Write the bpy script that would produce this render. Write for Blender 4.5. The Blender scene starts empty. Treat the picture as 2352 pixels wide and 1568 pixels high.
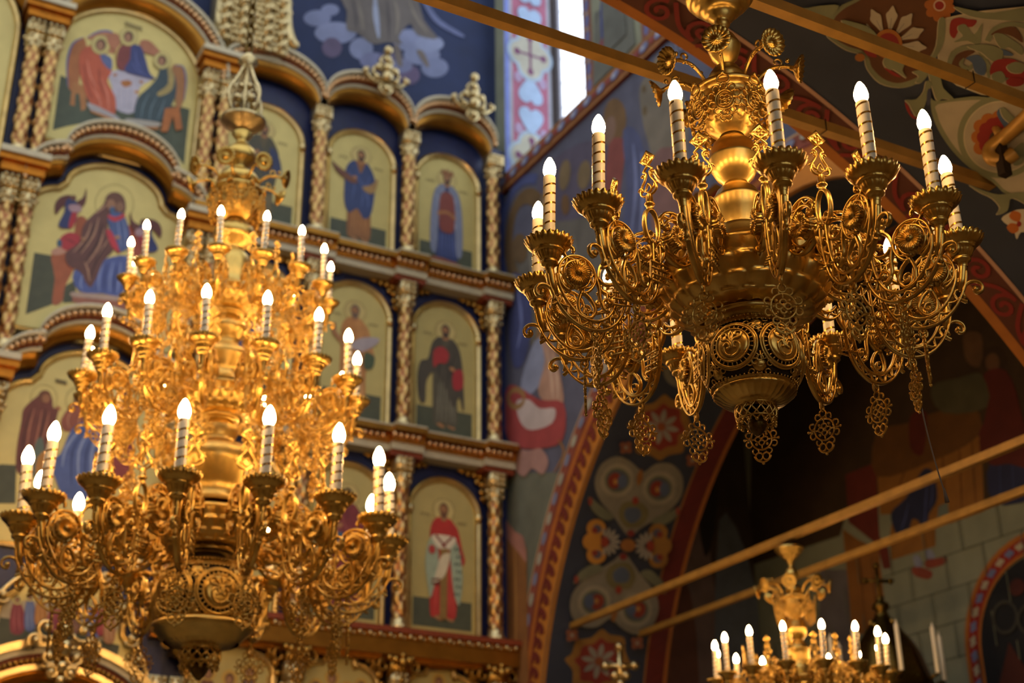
# Orthodox church interior: chandeliers before a gilded icon screen
WORLD = 0.54        # daylight filling the dome and nave
EXPO = 1.3
BULB = 44.0
BULBCOL = '#ffcb88'
WINDOW = 1.1
BRASS = '#d8b05c'
BRASS2 = '#dcb764'
CH2 = (3.33, 11.11)
import bpy, math, random
from mathutils import Vector, Matrix
from mathutils.geometry import tessellate_polygon
random.seed(7)
PI = math.pi
SC = bpy.context.scene
COL = SC.collection

# ------------------------------------------------------------------ camera, world, exposure
def make_camera():
    p, a, r = math.radians(24.7), math.radians(29.2), math.radians(0.66)
    fw = Vector((math.sin(a)*math.cos(p), math.cos(a)*math.cos(p), math.sin(p)))
    rt = Vector((math.cos(a), -math.sin(a), 0)); up = rt.cross(fw)
    rt2 = rt*math.cos(r) - up*math.sin(r); up2 = up*math.cos(r) + rt*math.sin(r)
    cd = bpy.data.cameras.new('camera'); co = bpy.data.objects.new('camera', cd); COL.objects.link(co)
    m = Matrix((rt2, up2, -fw)).transposed().to_4x4(); m.translation = (0, 0, 1.6)
    co.matrix_world = m
    cd.sensor_width = 36.0; cd.lens = 3267.0/2352*36.0
    cd.clip_end = 200
    cd.dof.use_dof = True; cd.dof.focus_distance = 7.05; cd.dof.aperture_fstop = 1.35
    SC.camera = co
make_camera()
w = bpy.data.worlds.new('daylight'); SC.world = w; w.use_nodes = True
wb = w.node_tree.nodes['Background']
wb.inputs[0].default_value = (0.88, 0.94, 1.0, 1); wb.inputs[1].default_value = WORLD
SC.view_settings.view_transform = 'Standard'; SC.view_settings.look = 'None'
SC.view_settings.exposure = EXPO; SC.view_settings.gamma = 1; SC.view_settings.use_curve_mapping = False
SC.cycles.use_denoising = True
SC.cycles.sample_clamp_indirect = 8.0
SC.cycles.max_bounces = 5; SC.cycles.diffuse_bounces = 3; SC.cycles.glossy_bounces = 3; SC.cycles.transparent_max_bounces = 2; SC.cycles.caustics_reflective = False; SC.cycles.caustics_refractive = False; SC.cycles.adaptive_threshold = 0.06

# ------------------------------------------------------------------ colour and materials
def lin(c):
    if isinstance(c, str):
        c = c.lstrip('#'); c = tuple(int(c[i:i+2], 16)/255 for i in (0, 2, 4))
    return tuple((x/12.92 if x <= 0.04045 else ((x+0.055)/1.055)**2.4) for x in c)
MATS = {}
def material(name, col, metallic=0.0, rough=0.5, noise=0.0, nscale=20.0, bump=0.0, bscale=60.0, attr=False, col2=None, coat=0.0, emit=0.0):
    m = bpy.data.materials.new(name); m.use_nodes = True; nt = m.node_tree; N = nt.nodes; L = nt.links
    b = N['Principled BSDF']; b.inputs['Metallic'].default_value = metallic; b.inputs['Roughness'].default_value = rough
    c = lin(col) + (1,); b.inputs['Base Color'].default_value = c
    tc = N.new('ShaderNodeTexCoord')
    src = None
    if attr:
        at = N.new('ShaderNodeAttribute'); at.attribute_name = 'col'; src = at.outputs['Color']
    if noise > 0 or col2:
        nz = N.new('ShaderNodeTexNoise'); nz.inputs['Scale'].default_value = nscale; nz.inputs['Detail'].default_value = 3
        L.new(tc.outputs['Object'], nz.inputs['Vector'])
        mx = N.new('ShaderNodeMix'); mx.data_type = 'RGBA'
        rp = N.new('ShaderNodeValToRGB'); rp.color_ramp.elements[0].position = 0.35; rp.color_ramp.elements[1].position = 0.68
        L.new(nz.outputs['Fac'], rp.inputs['Fac']); L.new(rp.outputs['Color'], mx.inputs['Factor'])
        if src is not None:
            mx.blend_type = 'MULTIPLY'; L.new(src, mx.inputs['A']); k = 1-noise; mx.inputs['B'].default_value = (k, k, k, 1)
        else:
            mx.inputs['A'].default_value = c
            mx.inputs['B'].default_value = (lin(col2)+(1,)) if col2 else tuple(x*(1-noise) for x in c[:3])+(1,)
        src = mx.outputs['Result']
    if src is not None: L.new(src, b.inputs['Base Color'])
    if bump > 0:
        n2 = N.new('ShaderNodeTexNoise'); n2.inputs['Scale'].default_value = bscale; n2.inputs['Detail'].default_value = 2
        L.new(tc.outputs['Object'], n2.inputs['Vector'])
        bp = N.new('ShaderNodeBump'); bp.inputs['Strength'].default_value = bump; bp.inputs['Distance'].default_value = 0.01
        L.new(n2.outputs['Fac'], bp.inputs['Height']); L.new(bp.outputs['Normal'], b.inputs['Normal'])
    if coat: b.inputs['Coat Weight'].default_value = coat
    if emit:
        b.inputs['Emission Color'].default_value = c; b.inputs['Emission Strength'].default_value = emit
    MATS[name] = m
    return m
material('brass', BRASS, 1.0, 0.30, noise=0.25, nscale=9, bump=0.05, bscale=70)
material('brass_smooth', BRASS2, 1.0, 0.34, noise=0.15, nscale=14)
material('bronze_dark', '#6e5526', 1.0, 0.38, noise=0.4, nscale=30, bump=0.1)
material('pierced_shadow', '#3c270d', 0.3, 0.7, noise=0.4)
material('candle_sleeve', '#f3e6c8', 0.0, 0.4, noise=0.06, nscale=60)
material('candle_band', '#d9a441', 1.0, 0.25, noise=0.1)
material('bulb_glow', BULBCOL, 0.0, 0.4, emit=BULB)
material('gold_frame', '#dcc48c', 1.0, 0.28, noise=0.22, nscale=7)
material('gold_leaf', '#c4b270', 0.45, 0.48, noise=0.10, nscale=5, bump=0.05, bscale=30)
material('gold_carved', '#c99a4a', 1.0, 0.32, noise=0.5, nscale=22, bump=0.5, bscale=45)
material('gold_bead', '#e2b684', 0.9, 0.28, noise=0.3, nscale=18)
material('gold_pale', '#dcc590', 0.9, 0.33, noise=0.35, nscale=25, bump=0.3, bscale=50)
material('gold_orange', '#b5701f', 0.85, 0.38, noise=0.25, nscale=10)
material('gold_cove', '#a8752c', 0.9, 0.36, noise=0.2, nscale=6)
material('cream_moulding', '#bdb294', 0.15, 0.45, noise=0.12, nscale=12)
material('red_dentil', '#8a3d1c', 0.2, 0.5, noise=0.3, nscale=20)
material('blue_enamel', '#111b4a', 0.0, 0.45, noise=0.3, nscale=8)
material('carved_vine', '#c99a4a', 0.8, 0.34, attr=True, noise=0.25, nscale=30)
material('paint', '#888888', 0.0, 0.62, attr=True, noise=0.16, nscale=9, bump=0.03, bscale=40)
material('fresco', '#888888', 0.0, 0.8, attr=True, noise=0.22, nscale=3.5, bump=0.05, bscale=25)
material('plaster_blue', '#19274e', 0.0, 0.8, noise=0.3, nscale=1.6, bump=0.08, bscale=20)
material('plaster_navy', '#2b3040', 0.0, 0.75, noise=0.25, nscale=2.2, bump=0.06, bscale=20)
material('plaster_green', '#8d917c', 0.0, 0.85, noise=0.2, nscale=2.0, bump=0.08, bscale=20)
material('plaster_slate', '#5a5d72', 0.0, 0.85, noise=0.35, nscale=1.1, bump=0.08, bscale=20)
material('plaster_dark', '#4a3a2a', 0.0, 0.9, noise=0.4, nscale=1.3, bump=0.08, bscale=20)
material('plaster_warm', '#d8bd90', 0.0, 0.85, noise=0.3, nscale=1.2, bump=0.08, bscale=20)
material('stone_floor', '#c0a680', 0.0, 0.35, noise=0.3, nscale=2.0)
material('rod_gilt', '#b8883c', 0.35, 0.42, noise=0.25, nscale=6, bump=0.15, bscale=30)
material('iron_dark', '#3a2a18', 0.6, 0.45, noise=0.3, nscale=25)
material('door_dark', '#17110a', 0.2, 0.5, noise=0.3)
material('window_frame', '#9a9aa6', 0.0, 0.5, noise=0.1)
material('window_daylight', '#e9f3ff', 0.0, 0.4, emit=WINDOW)
material('cable', '#7a6a5a', 0.0, 0.5, noise=0.1)

# ------------------------------------------------------------------ mesh builder
class MB:
    def __init__(s): s.v = []; s.f = []; s.c = []
    def add(s, v, f, col=None):
        o = len(s.v); s.v += [tuple(p) for p in v]; s.f += [tuple(i+o for i in q) for q in f]
        s.c += [col]*len(v)
    def merge(s, other, M=None):
        o = len(s.v)
        s.v += [tuple(M @ Vector(p)) for p in other.v] if M is not None else other.v
        s.f += [tuple(i+o for i in q) for q in other.f]; s.c += other.c
    def mesh(s, name, mat, smooth=True):
        me = bpy.data.meshes.new(name); me.from_pydata(s.v, [], s.f)
        if any(c is not None for c in s.c):
            a = me.color_attributes.new('col', 'FLOAT_COLOR', 'POINT')
            flat = []
            for c in s.c: flat += [*(c or (0.5, 0.5, 0.5)), 1.0]
            a.data.foreach_set('color', flat)
        if smooth: me.polygons.foreach_set('use_smooth', [True]*len(me.polygons))
        me.materials.append(MATS[mat]); me.update()
        return me
    def build(s, name, mat, parent=None, smooth=True, loc=None):
        return inst(s.mesh(name, mat, smooth), name, parent, loc)
    # --- primitives
    def box(s, x0, x1, y0, y1, z0, z1):
        v = [(x, y, z) for x in (x0, x1) for y in (y0, y1) for z in (z0, z1)]
        s.add(v, [(0, 1, 3, 2), (4, 6, 7, 5), (0, 4, 5, 1), (2, 3, 7, 6), (0, 2, 6, 4), (1, 5, 7, 3)])
    def lathe(s, prof, n=32, mod=None, M=None, col=None, cap=False):
        v = []; m = len(prof)
        for i, (r, z) in enumerate(prof):
            for j in range(n):
                t = 2*PI*j/n
                rr, zz = (mod(r, z, t, i) if mod else (r, z))
                v.append(Vector((rr*math.cos(t), rr*math.sin(t), zz)))
        if M is not None: v = [M @ p for p in v]
        f = [(i*n+j, i*n+(j+1) % n, (i+1)*n+(j+1) % n, (i+1)*n+j) for i in range(m-1) for j in range(n)]
        if cap:
            f.append(tuple(range(n-1, -1, -1))); f.append(tuple((m-1)*n+j for j in range(n)))
        s.add(v, f, col)
    def tube(s, path, r, n=6, closed=False, col=None, cap=True):
        P = [Vector(p) for p in path]; m = len(P); rs = r if isinstance(r, (list, tuple)) else [r]*m
        T = []
        for i in range(m):
            a = P[(i-1) % m] if (closed or i > 0) else P[i]; b = P[(i+1) % m] if (closed or i < m-1) else P[i]
            t = (b-a); T.append(t.normalized() if t.length > 1e-9 else Vector((0, 0, 1)))
        u = T[0].orthogonal().normalized(); v = []
        for i in range(m):
            u = (u - T[i]*u.dot(T[i])); u = u.normalized() if u.length > 1e-6 else T[i].orthogonal().normalized()
            w_ = T[i].cross(u)
            for j in range(n):
                t = 2*PI*j/n; v.append(P[i] + (u*math.cos(t)+w_*math.sin(t))*rs[i])
        k = m if closed else m-1
        f = [(i*n+j, i*n+(j+1) % n, ((i+1) % m)*n+(j+1) % n, ((i+1) % m)*n+j) for i in range(k) for j in range(n)]
        if cap and not closed: f += [tuple(range(n-1, -1, -1)), tuple((m-1)*n+j for j in range(n))]
        s.add(v, f, col)
    def sweep(s, path, prof, B=(0, 1, 0), closed=False, col=None, cap=True, to3=None):
        """planar path of (a,b) pairs; to3 maps (a,b,depth) to xyz; prof = [(in-plane offset, depth)]"""
        m = len(path); v = []; n = len(prof)
        for i in range(m):
            a = path[(i-1) % m] if (closed or i > 0) else path[i]; b = path[(i+1) % m] if (closed or i < m-1) else path[i]
            tx, tz = b[0]-a[0], b[1]-a[1]; l = math.hypot(tx, tz) or 1; nx, nz = -tz/l, tx/l
            k = 1.0
            if 0 < i < m-1 or closed:
                p0 = path[i]; l1 = math.hypot(p0[0]-a[0], p0[1]-a[1]) or 1
                d = abs((p0[0]-a[0])/l1*tx/l + (p0[1]-a[1])/l1*tz/l); k = 1/max(d, 0.6)
            for (o, d) in prof:
                v.append(to3(path[i][0]+nx*o*k, path[i][1]+nz*o*k, d))
        kk = m if closed else m-1
        f = [(i*n+j, i*n+(j+1) % n, ((i+1) % m)*n+(j+1) % n, ((i+1) % m)*n+j) for i in range(kk) for j in range(n)]
        if cap and not closed: f += [tuple(range(n-1, -1, -1)), tuple((m-1)*n+j for j in range(n))]
        s.add(v, f, col)
    def ball(s, c, r, n=8, m=5, sq=(1, 1, 1), col=None):
        v = [(c[0], c[1], c[2]-r*sq[2])]
        for i in range(1, m):
            a = PI*i/m
            for j in range(n):
                t = 2*PI*j/n
                v.append((c[0]+r*sq[0]*math.sin(a)*math.cos(t), c[1]+r*sq[1]*math.sin(a)*math.sin(t), c[2]-r*sq[2]*math.cos(a)))
        v.append((c[0], c[1], c[2]+r*sq[2])); e = len(v)-1
        f = [(0, 1+(j+1) % n, 1+j) for j in range(n)]
        f += [(1+i*n+j, 1+i*n+(j+1) % n, 1+(i+1)*n+(j+1) % n, 1+(i+1)*n+j) for i in range(m-2) for j in range(n)]
        f += [(1+(m-2)*n+j, 1+(m-2)*n+(j+1) % n, e) for j in range(n)]
        s.add(v, f, col)
    def prism(s, poly, d0, d1, to3, col=None):
        """polygon of (a,b) between depths d0 (front) and d1 (back)"""
        n = len(poly); v = [to3(a, b, d0) for a, b in poly] + [to3(a, b, d1) for a, b in poly]
        tri = tessellate_polygon([[Vector((a, b, 0)) for a, b in poly]])
        f = [tuple(t) for t in tri] + [tuple(n+i for i in reversed(t)) for t in tri]
        f += [(i, (i+1) % n, n+(i+1) % n, n+i) for i in range(n)]
        s.add(v, f, col)

def inst(me, name, parent=None, loc=None, M=None):
    o = bpy.data.objects.new(name, me); COL.objects.link(o)
    if parent is not None: o.parent = parent
    if M is not None: o.matrix_local = M
    elif loc is not None: o.location = loc
    return o
def thing(name, label, cat, loc=(0, 0, 0), group=None):
    o = bpy.data.objects.new(name, None); COL.objects.link(o); o.location = loc; o.empty_display_size = 0.1
    return tag(o, label, cat, group)
def tag(o, label, cat, group=None):
    o['label'] = label; o['category'] = cat
    if group: o['group'] = group
    return o
def struct(o, label=None):
    o['kind'] = 'structure'
    if label: o['label'] = label
    return o
XZ = lambda y0: (lambda a, b, d: (a, y0-d, b))     # a wall facing the nave: depth grows toward the viewer
YZ = lambda x0: (lambda a, b, d: (x0-d, a, b))     # the right wall: a runs away from the viewer
def RPROF(w, t, n=8):
    return [(w/2*math.copysign(abs(math.cos(q))**0.7, math.cos(q)), t/2*math.copysign(abs(math.sin(q))**0.7, math.sin(q))) for q in [2*PI*(i+.5)/n for i in range(n)]]
def arc(cx, cz, rx, rz, a0, a1, n=16):
    return [(cx+rx*math.cos(math.radians(a0+(a1-a0)*i/n)), cz+rz*math.sin(math.radians(a0+(a1-a0)*i/n))) for i in range(n+1)]
def spiral(cx, cz, r0, r1, a0, a1, n=18):
    return [(cx+(r0+(r1-r0)*i/n)*math.cos(math.radians(a0+(a1-a0)*i/n)), cz+(r0+(r1-r0)*i/n)*math.sin(math.radians(a0+(a1-a0)*i/n))) for i in range(n+1)]
def smooth(pts, n=5, closed=False):
    m = len(pts); out = []
    k = m if closed else m-1
    g = (lambda i: pts[i % m]) if closed else (lambda i: pts[min(max(i, 0), m-1)])
    for i in range(k):
        p0, p1, p2, p3 = g(i-1), g(i), g(i+1), g(i+2)
        for j in range(n):
            t = j/n
            out.append(tuple(0.5*((2*b)+(-a+c)*t+(2*a-5*b+4*c-d)*t*t+(-a+3*b-3*c+d)*t**3) for a, b, c, d in zip(p0, p1, p2, p3)))
    if not closed: out.append(tuple(pts[-1]))
    return out

# ------------------------------------------------------------------ flat painting on walls and icons
class Paint:
    def __init__(s, dz=0.0004, maxe=9.0): s.items = []; s.dz = dz; s.maxe = maxe
    def fill(s, pts, col, sm=True, n=4):
        pts = smooth(pts, n, True) if sm else list(pts)
        tri = tessellate_polygon([[Vector((a, b, 0)) for a, b in pts]])
        s.items.append((pts, [tuple(t) for t in tri], lin(col)))
    def ell(s, cx, cy, rx, ry, col, rot=0, n=18):
        c, q = math.cos(math.radians(rot)), math.sin(math.radians(rot))
        s.fill([(cx+rx*math.cos(t)*c-ry*math.sin(t)*q, cy+rx*math.cos(t)*q+ry*math.sin(t)*c) for t in [2*PI*i/n for i in range(n)]], col, False)
    def line(s, pts, wd, col, sm=True, taper=False, closed=False, n=5):
        pts = smooth(pts, n, closed) if sm else list(pts)
        m = len(pts); v = []; 
        for i in range(m):
            a = pts[(i-1) % m] if (closed or i > 0) else pts[i]; b = pts[(i+1) % m] if (closed or i < m-1) else pts[i]
            tx, ty = b[0]-a[0], b[1]-a[1]; l = math.hypot(tx, ty) or 1
            h = wd/2*((0.25+0.75*math.sin(PI*min(max(i/(m-1), 0.02), 0.98))) if taper else 1)
            v += [(pts[i][0]-ty/l*h, pts[i][1]+tx/l*h), (pts[i][0]+ty/l*h, pts[i][1]-tx/l*h)]
        k = m if closed else m-1
        f = []
        for i in range(k):
            j = (i+1) % m; f += [(2*i, 2*i+1, 2*j+1), (2*i, 2*j+1, 2*j)]
        s.items.append((v, f, lin(col)))
    def ring(s, cx, cy, r0, r1, col, a0=0, a1=360, n=28):
        full = abs(a1-a0) >= 359.9
        s.line([(cx+(r0+r1)/2*math.cos(math.radians(a0+(a1-a0)*i/n)), cy+(r0+r1)/2*math.sin(math.radians(a0+(a1-a0)*i/n))) for i in range(n+(0 if full else 1))], abs(r1-r0), col, False, closed=full)
    def build(s, name, to3, mat, parent=None, base=0.004):
        b = MB()
        for li, (v, f, c) in enumerate(s.items):
            v = list(v); f = list(f)
            if s.maxe < 5:
                out = []; st = list(f)
                while st:
                    t = st.pop(); e = [(math.dist(v[t[i]], v[t[(i+1) % 3]]), i) for i in range(3)]; d, i = max(e)
                    if d > s.maxe and len(v) < 20000:
                        a, bb, cc = t[i], t[(i+1) % 3], t[(i+2) % 3]
                        v.append(((v[a][0]+v[bb][0])/2, (v[a][1]+v[bb][1])/2)); q = len(v)-1
                        st += [(a, q, cc), (q, bb, cc)]
                    else: out.append(t)
                f = out
            b.add([to3(p[0], p[1], base+li*s.dz) for p in v], f, c)
        return b.build(name, mat, parent, smooth=False)
# ------------------------------------------------------------------ shapes of the paintings, in metres on each surface
TRINITY = [
('F','#4a513f',[(-.845,1.158),(-.497,1.08),(.195,1.108),(.8,1.178),(.869,1.17),(.864,.681),(.867,.294),(.645,.542),(.405,.662),(.133,.699),(-.169,.666),(-.437,.558),(-.678,.425),(-.841,.316)]),
('f','#a9693a',[(-.715,.984),(-.781,1.375),(-.746,1.67),(-.622,1.826),(-.558,1.624),(-.602,1.386),(-.612,1.042)]),
('f','#b27a58',[(-.58,1.816),(-.474,1.966),(-.295,2.03),(-.198,1.899),(-.2,1.722),(-.302,1.712),(-.42,1.847)]),
('l','#56679c',.027,[(-.733,1.002),(-.787,1.373),(-.751,1.681),(-.623,1.831)]),
('l','#56679c',.028,[(-.583,1.84),(-.436,1.992),(-.275,2.037),(-.196,1.875)]),
('F','#a8713f',[(-.681,1.116),(-.497,1.08),(-.475,.749),(-.529,.703),(-.582,.955),(-.63,.939),(-.615,.753),(-.678,.752)]),
('f','#b3aebe',[(-.246,1.383),(-.052,1.497),(.315,1.483),(.176,1.3),(.138,.89),(-.115,.883),(-.18,1.183)]),
('f','#a86a34',[(-.075,1.316),(.024,1.361),(.07,1.315),(-.005,1.241),(-.059,1.26)]),
('F','#a8703c',[(-.137,1.395),(-.138,1.383),(-.145,1.372),(-.156,1.364),(-.168,1.36),(-.18,1.361),(-.188,1.367),(-.192,1.376),(-.191,1.387),(-.184,1.398),(-.173,1.407),(-.161,1.411),(-.149,1.41),(-.14,1.404)]),
('F','#a8703c',[(.216,1.4),(.214,1.388),(.207,1.377),(.196,1.369),(.184,1.365),(.172,1.366),(.163,1.372),(.159,1.381),(.161,1.393),(.168,1.404),(.179,1.412),(.191,1.416),(.203,1.415),(.212,1.409)]),
('F','#b8803c',[(.175,1.225),(.173,1.214),(.165,1.203),(.152,1.194),(.138,1.189),(.124,1.19),(.115,1.195),(.11,1.204),(.113,1.216),(.121,1.227),(.133,1.236),(.147,1.24),(.161,1.24),(.171,1.235)]),
('l','#8f90ac',.018,[(-.105,1.208),(-.075,.925)]),
('l','#8f90ac',.018,[(-.023,1.21),(.007,.926)]),
('l','#8f90ac',.018,[(.055,1.26),(.079,.925)]),
('f','#b8583a',[(-.636,1.597),(-.491,1.747),(-.318,1.669),(-.212,1.444),(-.253,1.257),(-.129,1.053),(-.099,.808),(-.197,.736),(-.432,.859),(-.535,1.067),(-.626,1.329)]),
('f','#5a6592',[(-.401,1.678),(-.317,1.657),(-.23,1.612),(-.222,1.44),(-.343,1.523)]),
('l','#d4826a',.02,[(-.545,1.504),(-.479,1.28),(-.38,1.118)]),
('l','#d4826a',.02,[(-.419,1.105),(-.32,.943),(-.285,.809)]),
('l','#d4826a',.02,[(-.337,1.279),(-.233,1.068),(-.185,.817)]),
('l','#8c3a24',.02,[(-.578,1.444),(-.502,1.126),(-.398,.918)]),
('l','#8c3a24',.02,[(-.375,1.438),(-.351,1.225),(-.242,.968)]),
('F','#9a8850',[(-.271,1.828),(-.272,1.779),(-.286,1.73),(-.31,1.687),(-.342,1.653),(-.38,1.633),(-.419,1.627),(-.456,1.636),(-.487,1.66),(-.51,1.697),(-.521,1.741),(-.52,1.79),(-.507,1.839),(-.484,1.882),(-.451,1.916),(-.413,1.937),(-.374,1.944),(-.337,1.934),(-.305,1.91),(-.283,1.873)]),
('F','#c6b674',[(-.279,1.826),(-.28,1.779),(-.292,1.733),(-.315,1.692),(-.345,1.661),(-.381,1.641),(-.418,1.636),(-.453,1.645),(-.482,1.667),(-.503,1.701),(-.514,1.744),(-.513,1.79),(-.501,1.836),(-.479,1.877),(-.448,1.909),(-.412,1.929),(-.375,1.935),(-.34,1.926),(-.31,1.903),(-.289,1.868)]),
('F','#4e3322',[(-.329,1.808),(-.331,1.765),(-.347,1.725),(-.372,1.698),(-.401,1.687),(-.43,1.696),(-.453,1.723),(-.464,1.761),(-.462,1.804),(-.447,1.844),(-.422,1.872),(-.392,1.882),(-.363,1.873),(-.34,1.847)]),
('F','#a5785a',[(-.358,1.785),(-.359,1.754),(-.368,1.725),(-.385,1.705),(-.404,1.699),(-.424,1.706),(-.439,1.726),(-.446,1.754),(-.445,1.786),(-.436,1.815),(-.419,1.835),(-.4,1.841),(-.38,1.834),(-.365,1.814)]),
('F','#3a2418',[(-.413,1.779),(-.414,1.775),(-.415,1.771),(-.418,1.769),(-.421,1.768),(-.424,1.768),(-.426,1.771),(-.427,1.774),(-.427,1.778),(-.425,1.781),(-.423,1.784),(-.42,1.785),(-.417,1.784),(-.414,1.782)]),
('F','#3a2418',[(-.376,1.792),(-.377,1.788),(-.378,1.784),(-.381,1.782),(-.384,1.781),(-.387,1.781),(-.389,1.784),(-.39,1.787),(-.39,1.791),(-.388,1.794),(-.386,1.797),(-.383,1.798),(-.38,1.797),(-.378,1.795)]),
('f','#a9a2a4',[(-.451,.853),(-.099,.772),(-.048,.711),(-.294,.706),(-.42,.755)]),
('f','#b0753e',[(-.399,.745),(-.052,.709),(-.068,.673),(-.375,.709)]),
('f','#a86e50',[(.114,2.029),(.226,2.068),(.364,1.968),(.438,1.865),(.248,1.851),(.118,1.882)]),
('f','#a86e50',[(-.33,1.967),(-.212,2.034),(-.148,1.917),(-.183,1.753),(-.293,1.816)]),
('f','#b89a5a',[(-.203,1.746),(-.113,1.878),(-.06,1.57),(-.135,1.495)]),
('f','#7a3a36',[(-.158,1.812),(-.035,1.931),(.062,1.914),(.016,1.645),(-.051,1.485),(-.159,1.524)]),
('f','#363f74',[(-.0,1.905),(.123,1.935),(.204,1.76),(.28,1.559),(.367,1.487),(.159,1.468),(-.051,1.485),(.001,1.69)]),
('l','#56609a',.018,[(.057,1.861),(.096,1.673),(.195,1.53)]),
('l','#56609a',.018,[(.036,1.652),(.109,1.551),(.24,1.495)]),
('F','#9a8850',[(.067,2.074),(.066,2.027),(.053,1.98),(.03,1.938),(-.002,1.906),(-.038,1.886),(-.076,1.88),(-.112,1.889),(-.141,1.912),(-.163,1.946),(-.173,1.989),(-.172,2.036),(-.159,2.083),(-.136,2.125),(-.105,2.157),(-.068,2.178),(-.03,2.184),(.006,2.175),(.036,2.152),(.057,2.117)]),
('F','#c6b674',[(.061,2.072),(.059,2.027),(.047,1.983),(.025,1.943),(-.005,1.913),(-.039,1.894),(-.075,1.888),(-.108,1.897),(-.136,1.919),(-.156,1.951),(-.166,1.992),(-.165,2.036),(-.153,2.08),(-.131,2.119),(-.102,2.15),(-.067,2.17),(-.032,2.175),(.002,2.167),(.031,2.145),(.051,2.112)]),
('F','#4e3322',[(.012,2.054),(.009,2.013),(-.006,1.975),(-.03,1.948),(-.059,1.938),(-.086,1.947),(-.107,1.972),(-.118,2.009),(-.116,2.05),(-.101,2.088),(-.077,2.115),(-.048,2.125),(-.02,2.117),(.001,2.091)]),
('F','#a5785a',[(-.016,2.032),(-.017,2.002),(-.026,1.974),(-.042,1.955),(-.061,1.949),(-.08,1.956),(-.094,1.975),(-.101,2.002),(-.1,2.033),(-.091,2.06),(-.075,2.079),(-.056,2.086),(-.037,2.079),(-.023,2.06)]),
('F','#3a2418',[(-.069,2.026),(-.07,2.022),(-.071,2.019),(-.074,2.016),(-.077,2.015),(-.079,2.016),(-.081,2.018),(-.082,2.021),(-.082,2.025),(-.081,2.028),(-.078,2.031),(-.075,2.032),(-.073,2.031),(-.07,2.029)]),
('F','#3a2418',[(-.034,2.038),(-.034,2.035),(-.036,2.031),(-.038,2.029),(-.041,2.028),(-.044,2.028),(-.046,2.03),(-.047,2.034),(-.046,2.037),(-.045,2.041),(-.043,2.043),(-.04,2.044),(-.037,2.044),(-.035,2.041)]),
('f','#a06e44',[(.566,1.756),(.691,1.803),(.763,1.644),(.768,1.293),(.702,1.073),(.645,1.353)]),
('l','#56679c',.023,[(.596,1.779),(.712,1.805),(.776,1.597),(.774,1.27)]),
('f','#36474f',[(.431,1.71),(.608,1.643),(.66,1.358),(.611,1.143),(.529,.895),(.351,.786),(.164,.757),(.155,1.095),(.297,1.339),(.385,1.519)]),
('f','#a39058',[(.503,1.735),(.604,1.642),(.599,1.388),(.454,1.241),(.408,1.276),(.539,1.469)]),
('l','#5f7480',.018,[(.307,1.243),(.244,1.026),(.235,.804)]),
('l','#5f7480',.018,[(.413,1.228),(.35,1.011),(.348,.815)]),
('l','#5f7480',.018,[(.52,1.213),(.477,1.001),(.447,.87)]),
('F','#9a8850',[(.538,1.843),(.536,1.799),(.523,1.755),(.5,1.716),(.47,1.686),(.435,1.667),(.399,1.662),(.365,1.67),(.337,1.692),(.317,1.724),(.307,1.765),(.309,1.809),(.322,1.853),(.344,1.892),(.374,1.922),(.409,1.941),(.446,1.947),(.48,1.938),(.508,1.917),(.528,1.884)]),
('F','#c6b674',[(.531,1.841),(.529,1.799),(.517,1.758),(.496,1.721),(.467,1.692),(.434,1.675),(.4,1.67),(.368,1.678),(.342,1.698),(.323,1.729),(.314,1.767),(.315,1.809),(.327,1.85),(.349,1.887),(.377,1.916),(.41,1.934),(.444,1.939),(.476,1.931),(.503,1.91),(.522,1.879)]),
('F','#4e3322',[(.484,1.825),(.482,1.786),(.467,1.751),(.444,1.726),(.416,1.716),(.39,1.724),(.37,1.748),(.36,1.783),(.363,1.822),(.377,1.857),(.401,1.882),(.428,1.892),(.455,1.884),(.475,1.86)]),
('F','#a5785a',[(.458,1.805),(.457,1.776),(.447,1.75),(.432,1.733),(.414,1.726),(.396,1.733),(.383,1.751),(.376,1.777),(.378,1.805),(.387,1.831),(.402,1.849),(.42,1.855),(.438,1.849),(.451,1.83)]),
('F','#3a2418',[(.407,1.799),(.406,1.795),(.405,1.792),(.403,1.79),(.4,1.789),(.397,1.789),(.395,1.791),(.394,1.794),(.395,1.798),(.396,1.801),(.398,1.803),(.401,1.804),(.404,1.804),(.406,1.802)]),
('F','#3a2418',[(.441,1.81),(.441,1.807),(.439,1.804),(.437,1.801),(.434,1.8),(.431,1.801),(.429,1.803),(.428,1.806),(.429,1.809),(.43,1.813),(.433,1.815),(.435,1.816),(.438,1.815),(.44,1.813)]),
('F','#a8642e',[(.533,1.069),(.717,1.152),(.792,.825),(.708,.774),(.647,.981),(.597,.721),(.51,.694)]),
('f','#aaa297',[(.065,.763),(.472,.829),(.467,.766),(.296,.714),(.071,.704)]),
('f','#a8703a',[(.075,.701),(.297,.706),(.468,.759),(.442,.703),(.095,.664)]),
('L','#5a4a2c',.016,[(-.121,2.258),(-.1,2.201)]),
('L','#5a4a2c',.016,[(-.091,2.256),(-.07,2.199)]),
('L','#5a4a2c',.016,[(-.061,2.254),(-.041,2.197)]),
('L','#5a4a2c',.016,[(-.032,2.252),(-.011,2.195)]),
('L','#5a4a2c',.016,[(-.002,2.25),(.019,2.193)]),
('L','#5a4a2c',.016,[(.028,2.247),(.049,2.19)]),
('L','#5a4a2c',.016,[(.058,2.245),(.079,2.188)]),
('L','#5a4a2c',.016,[(.088,2.243),(.109,2.186)]),
]
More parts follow.
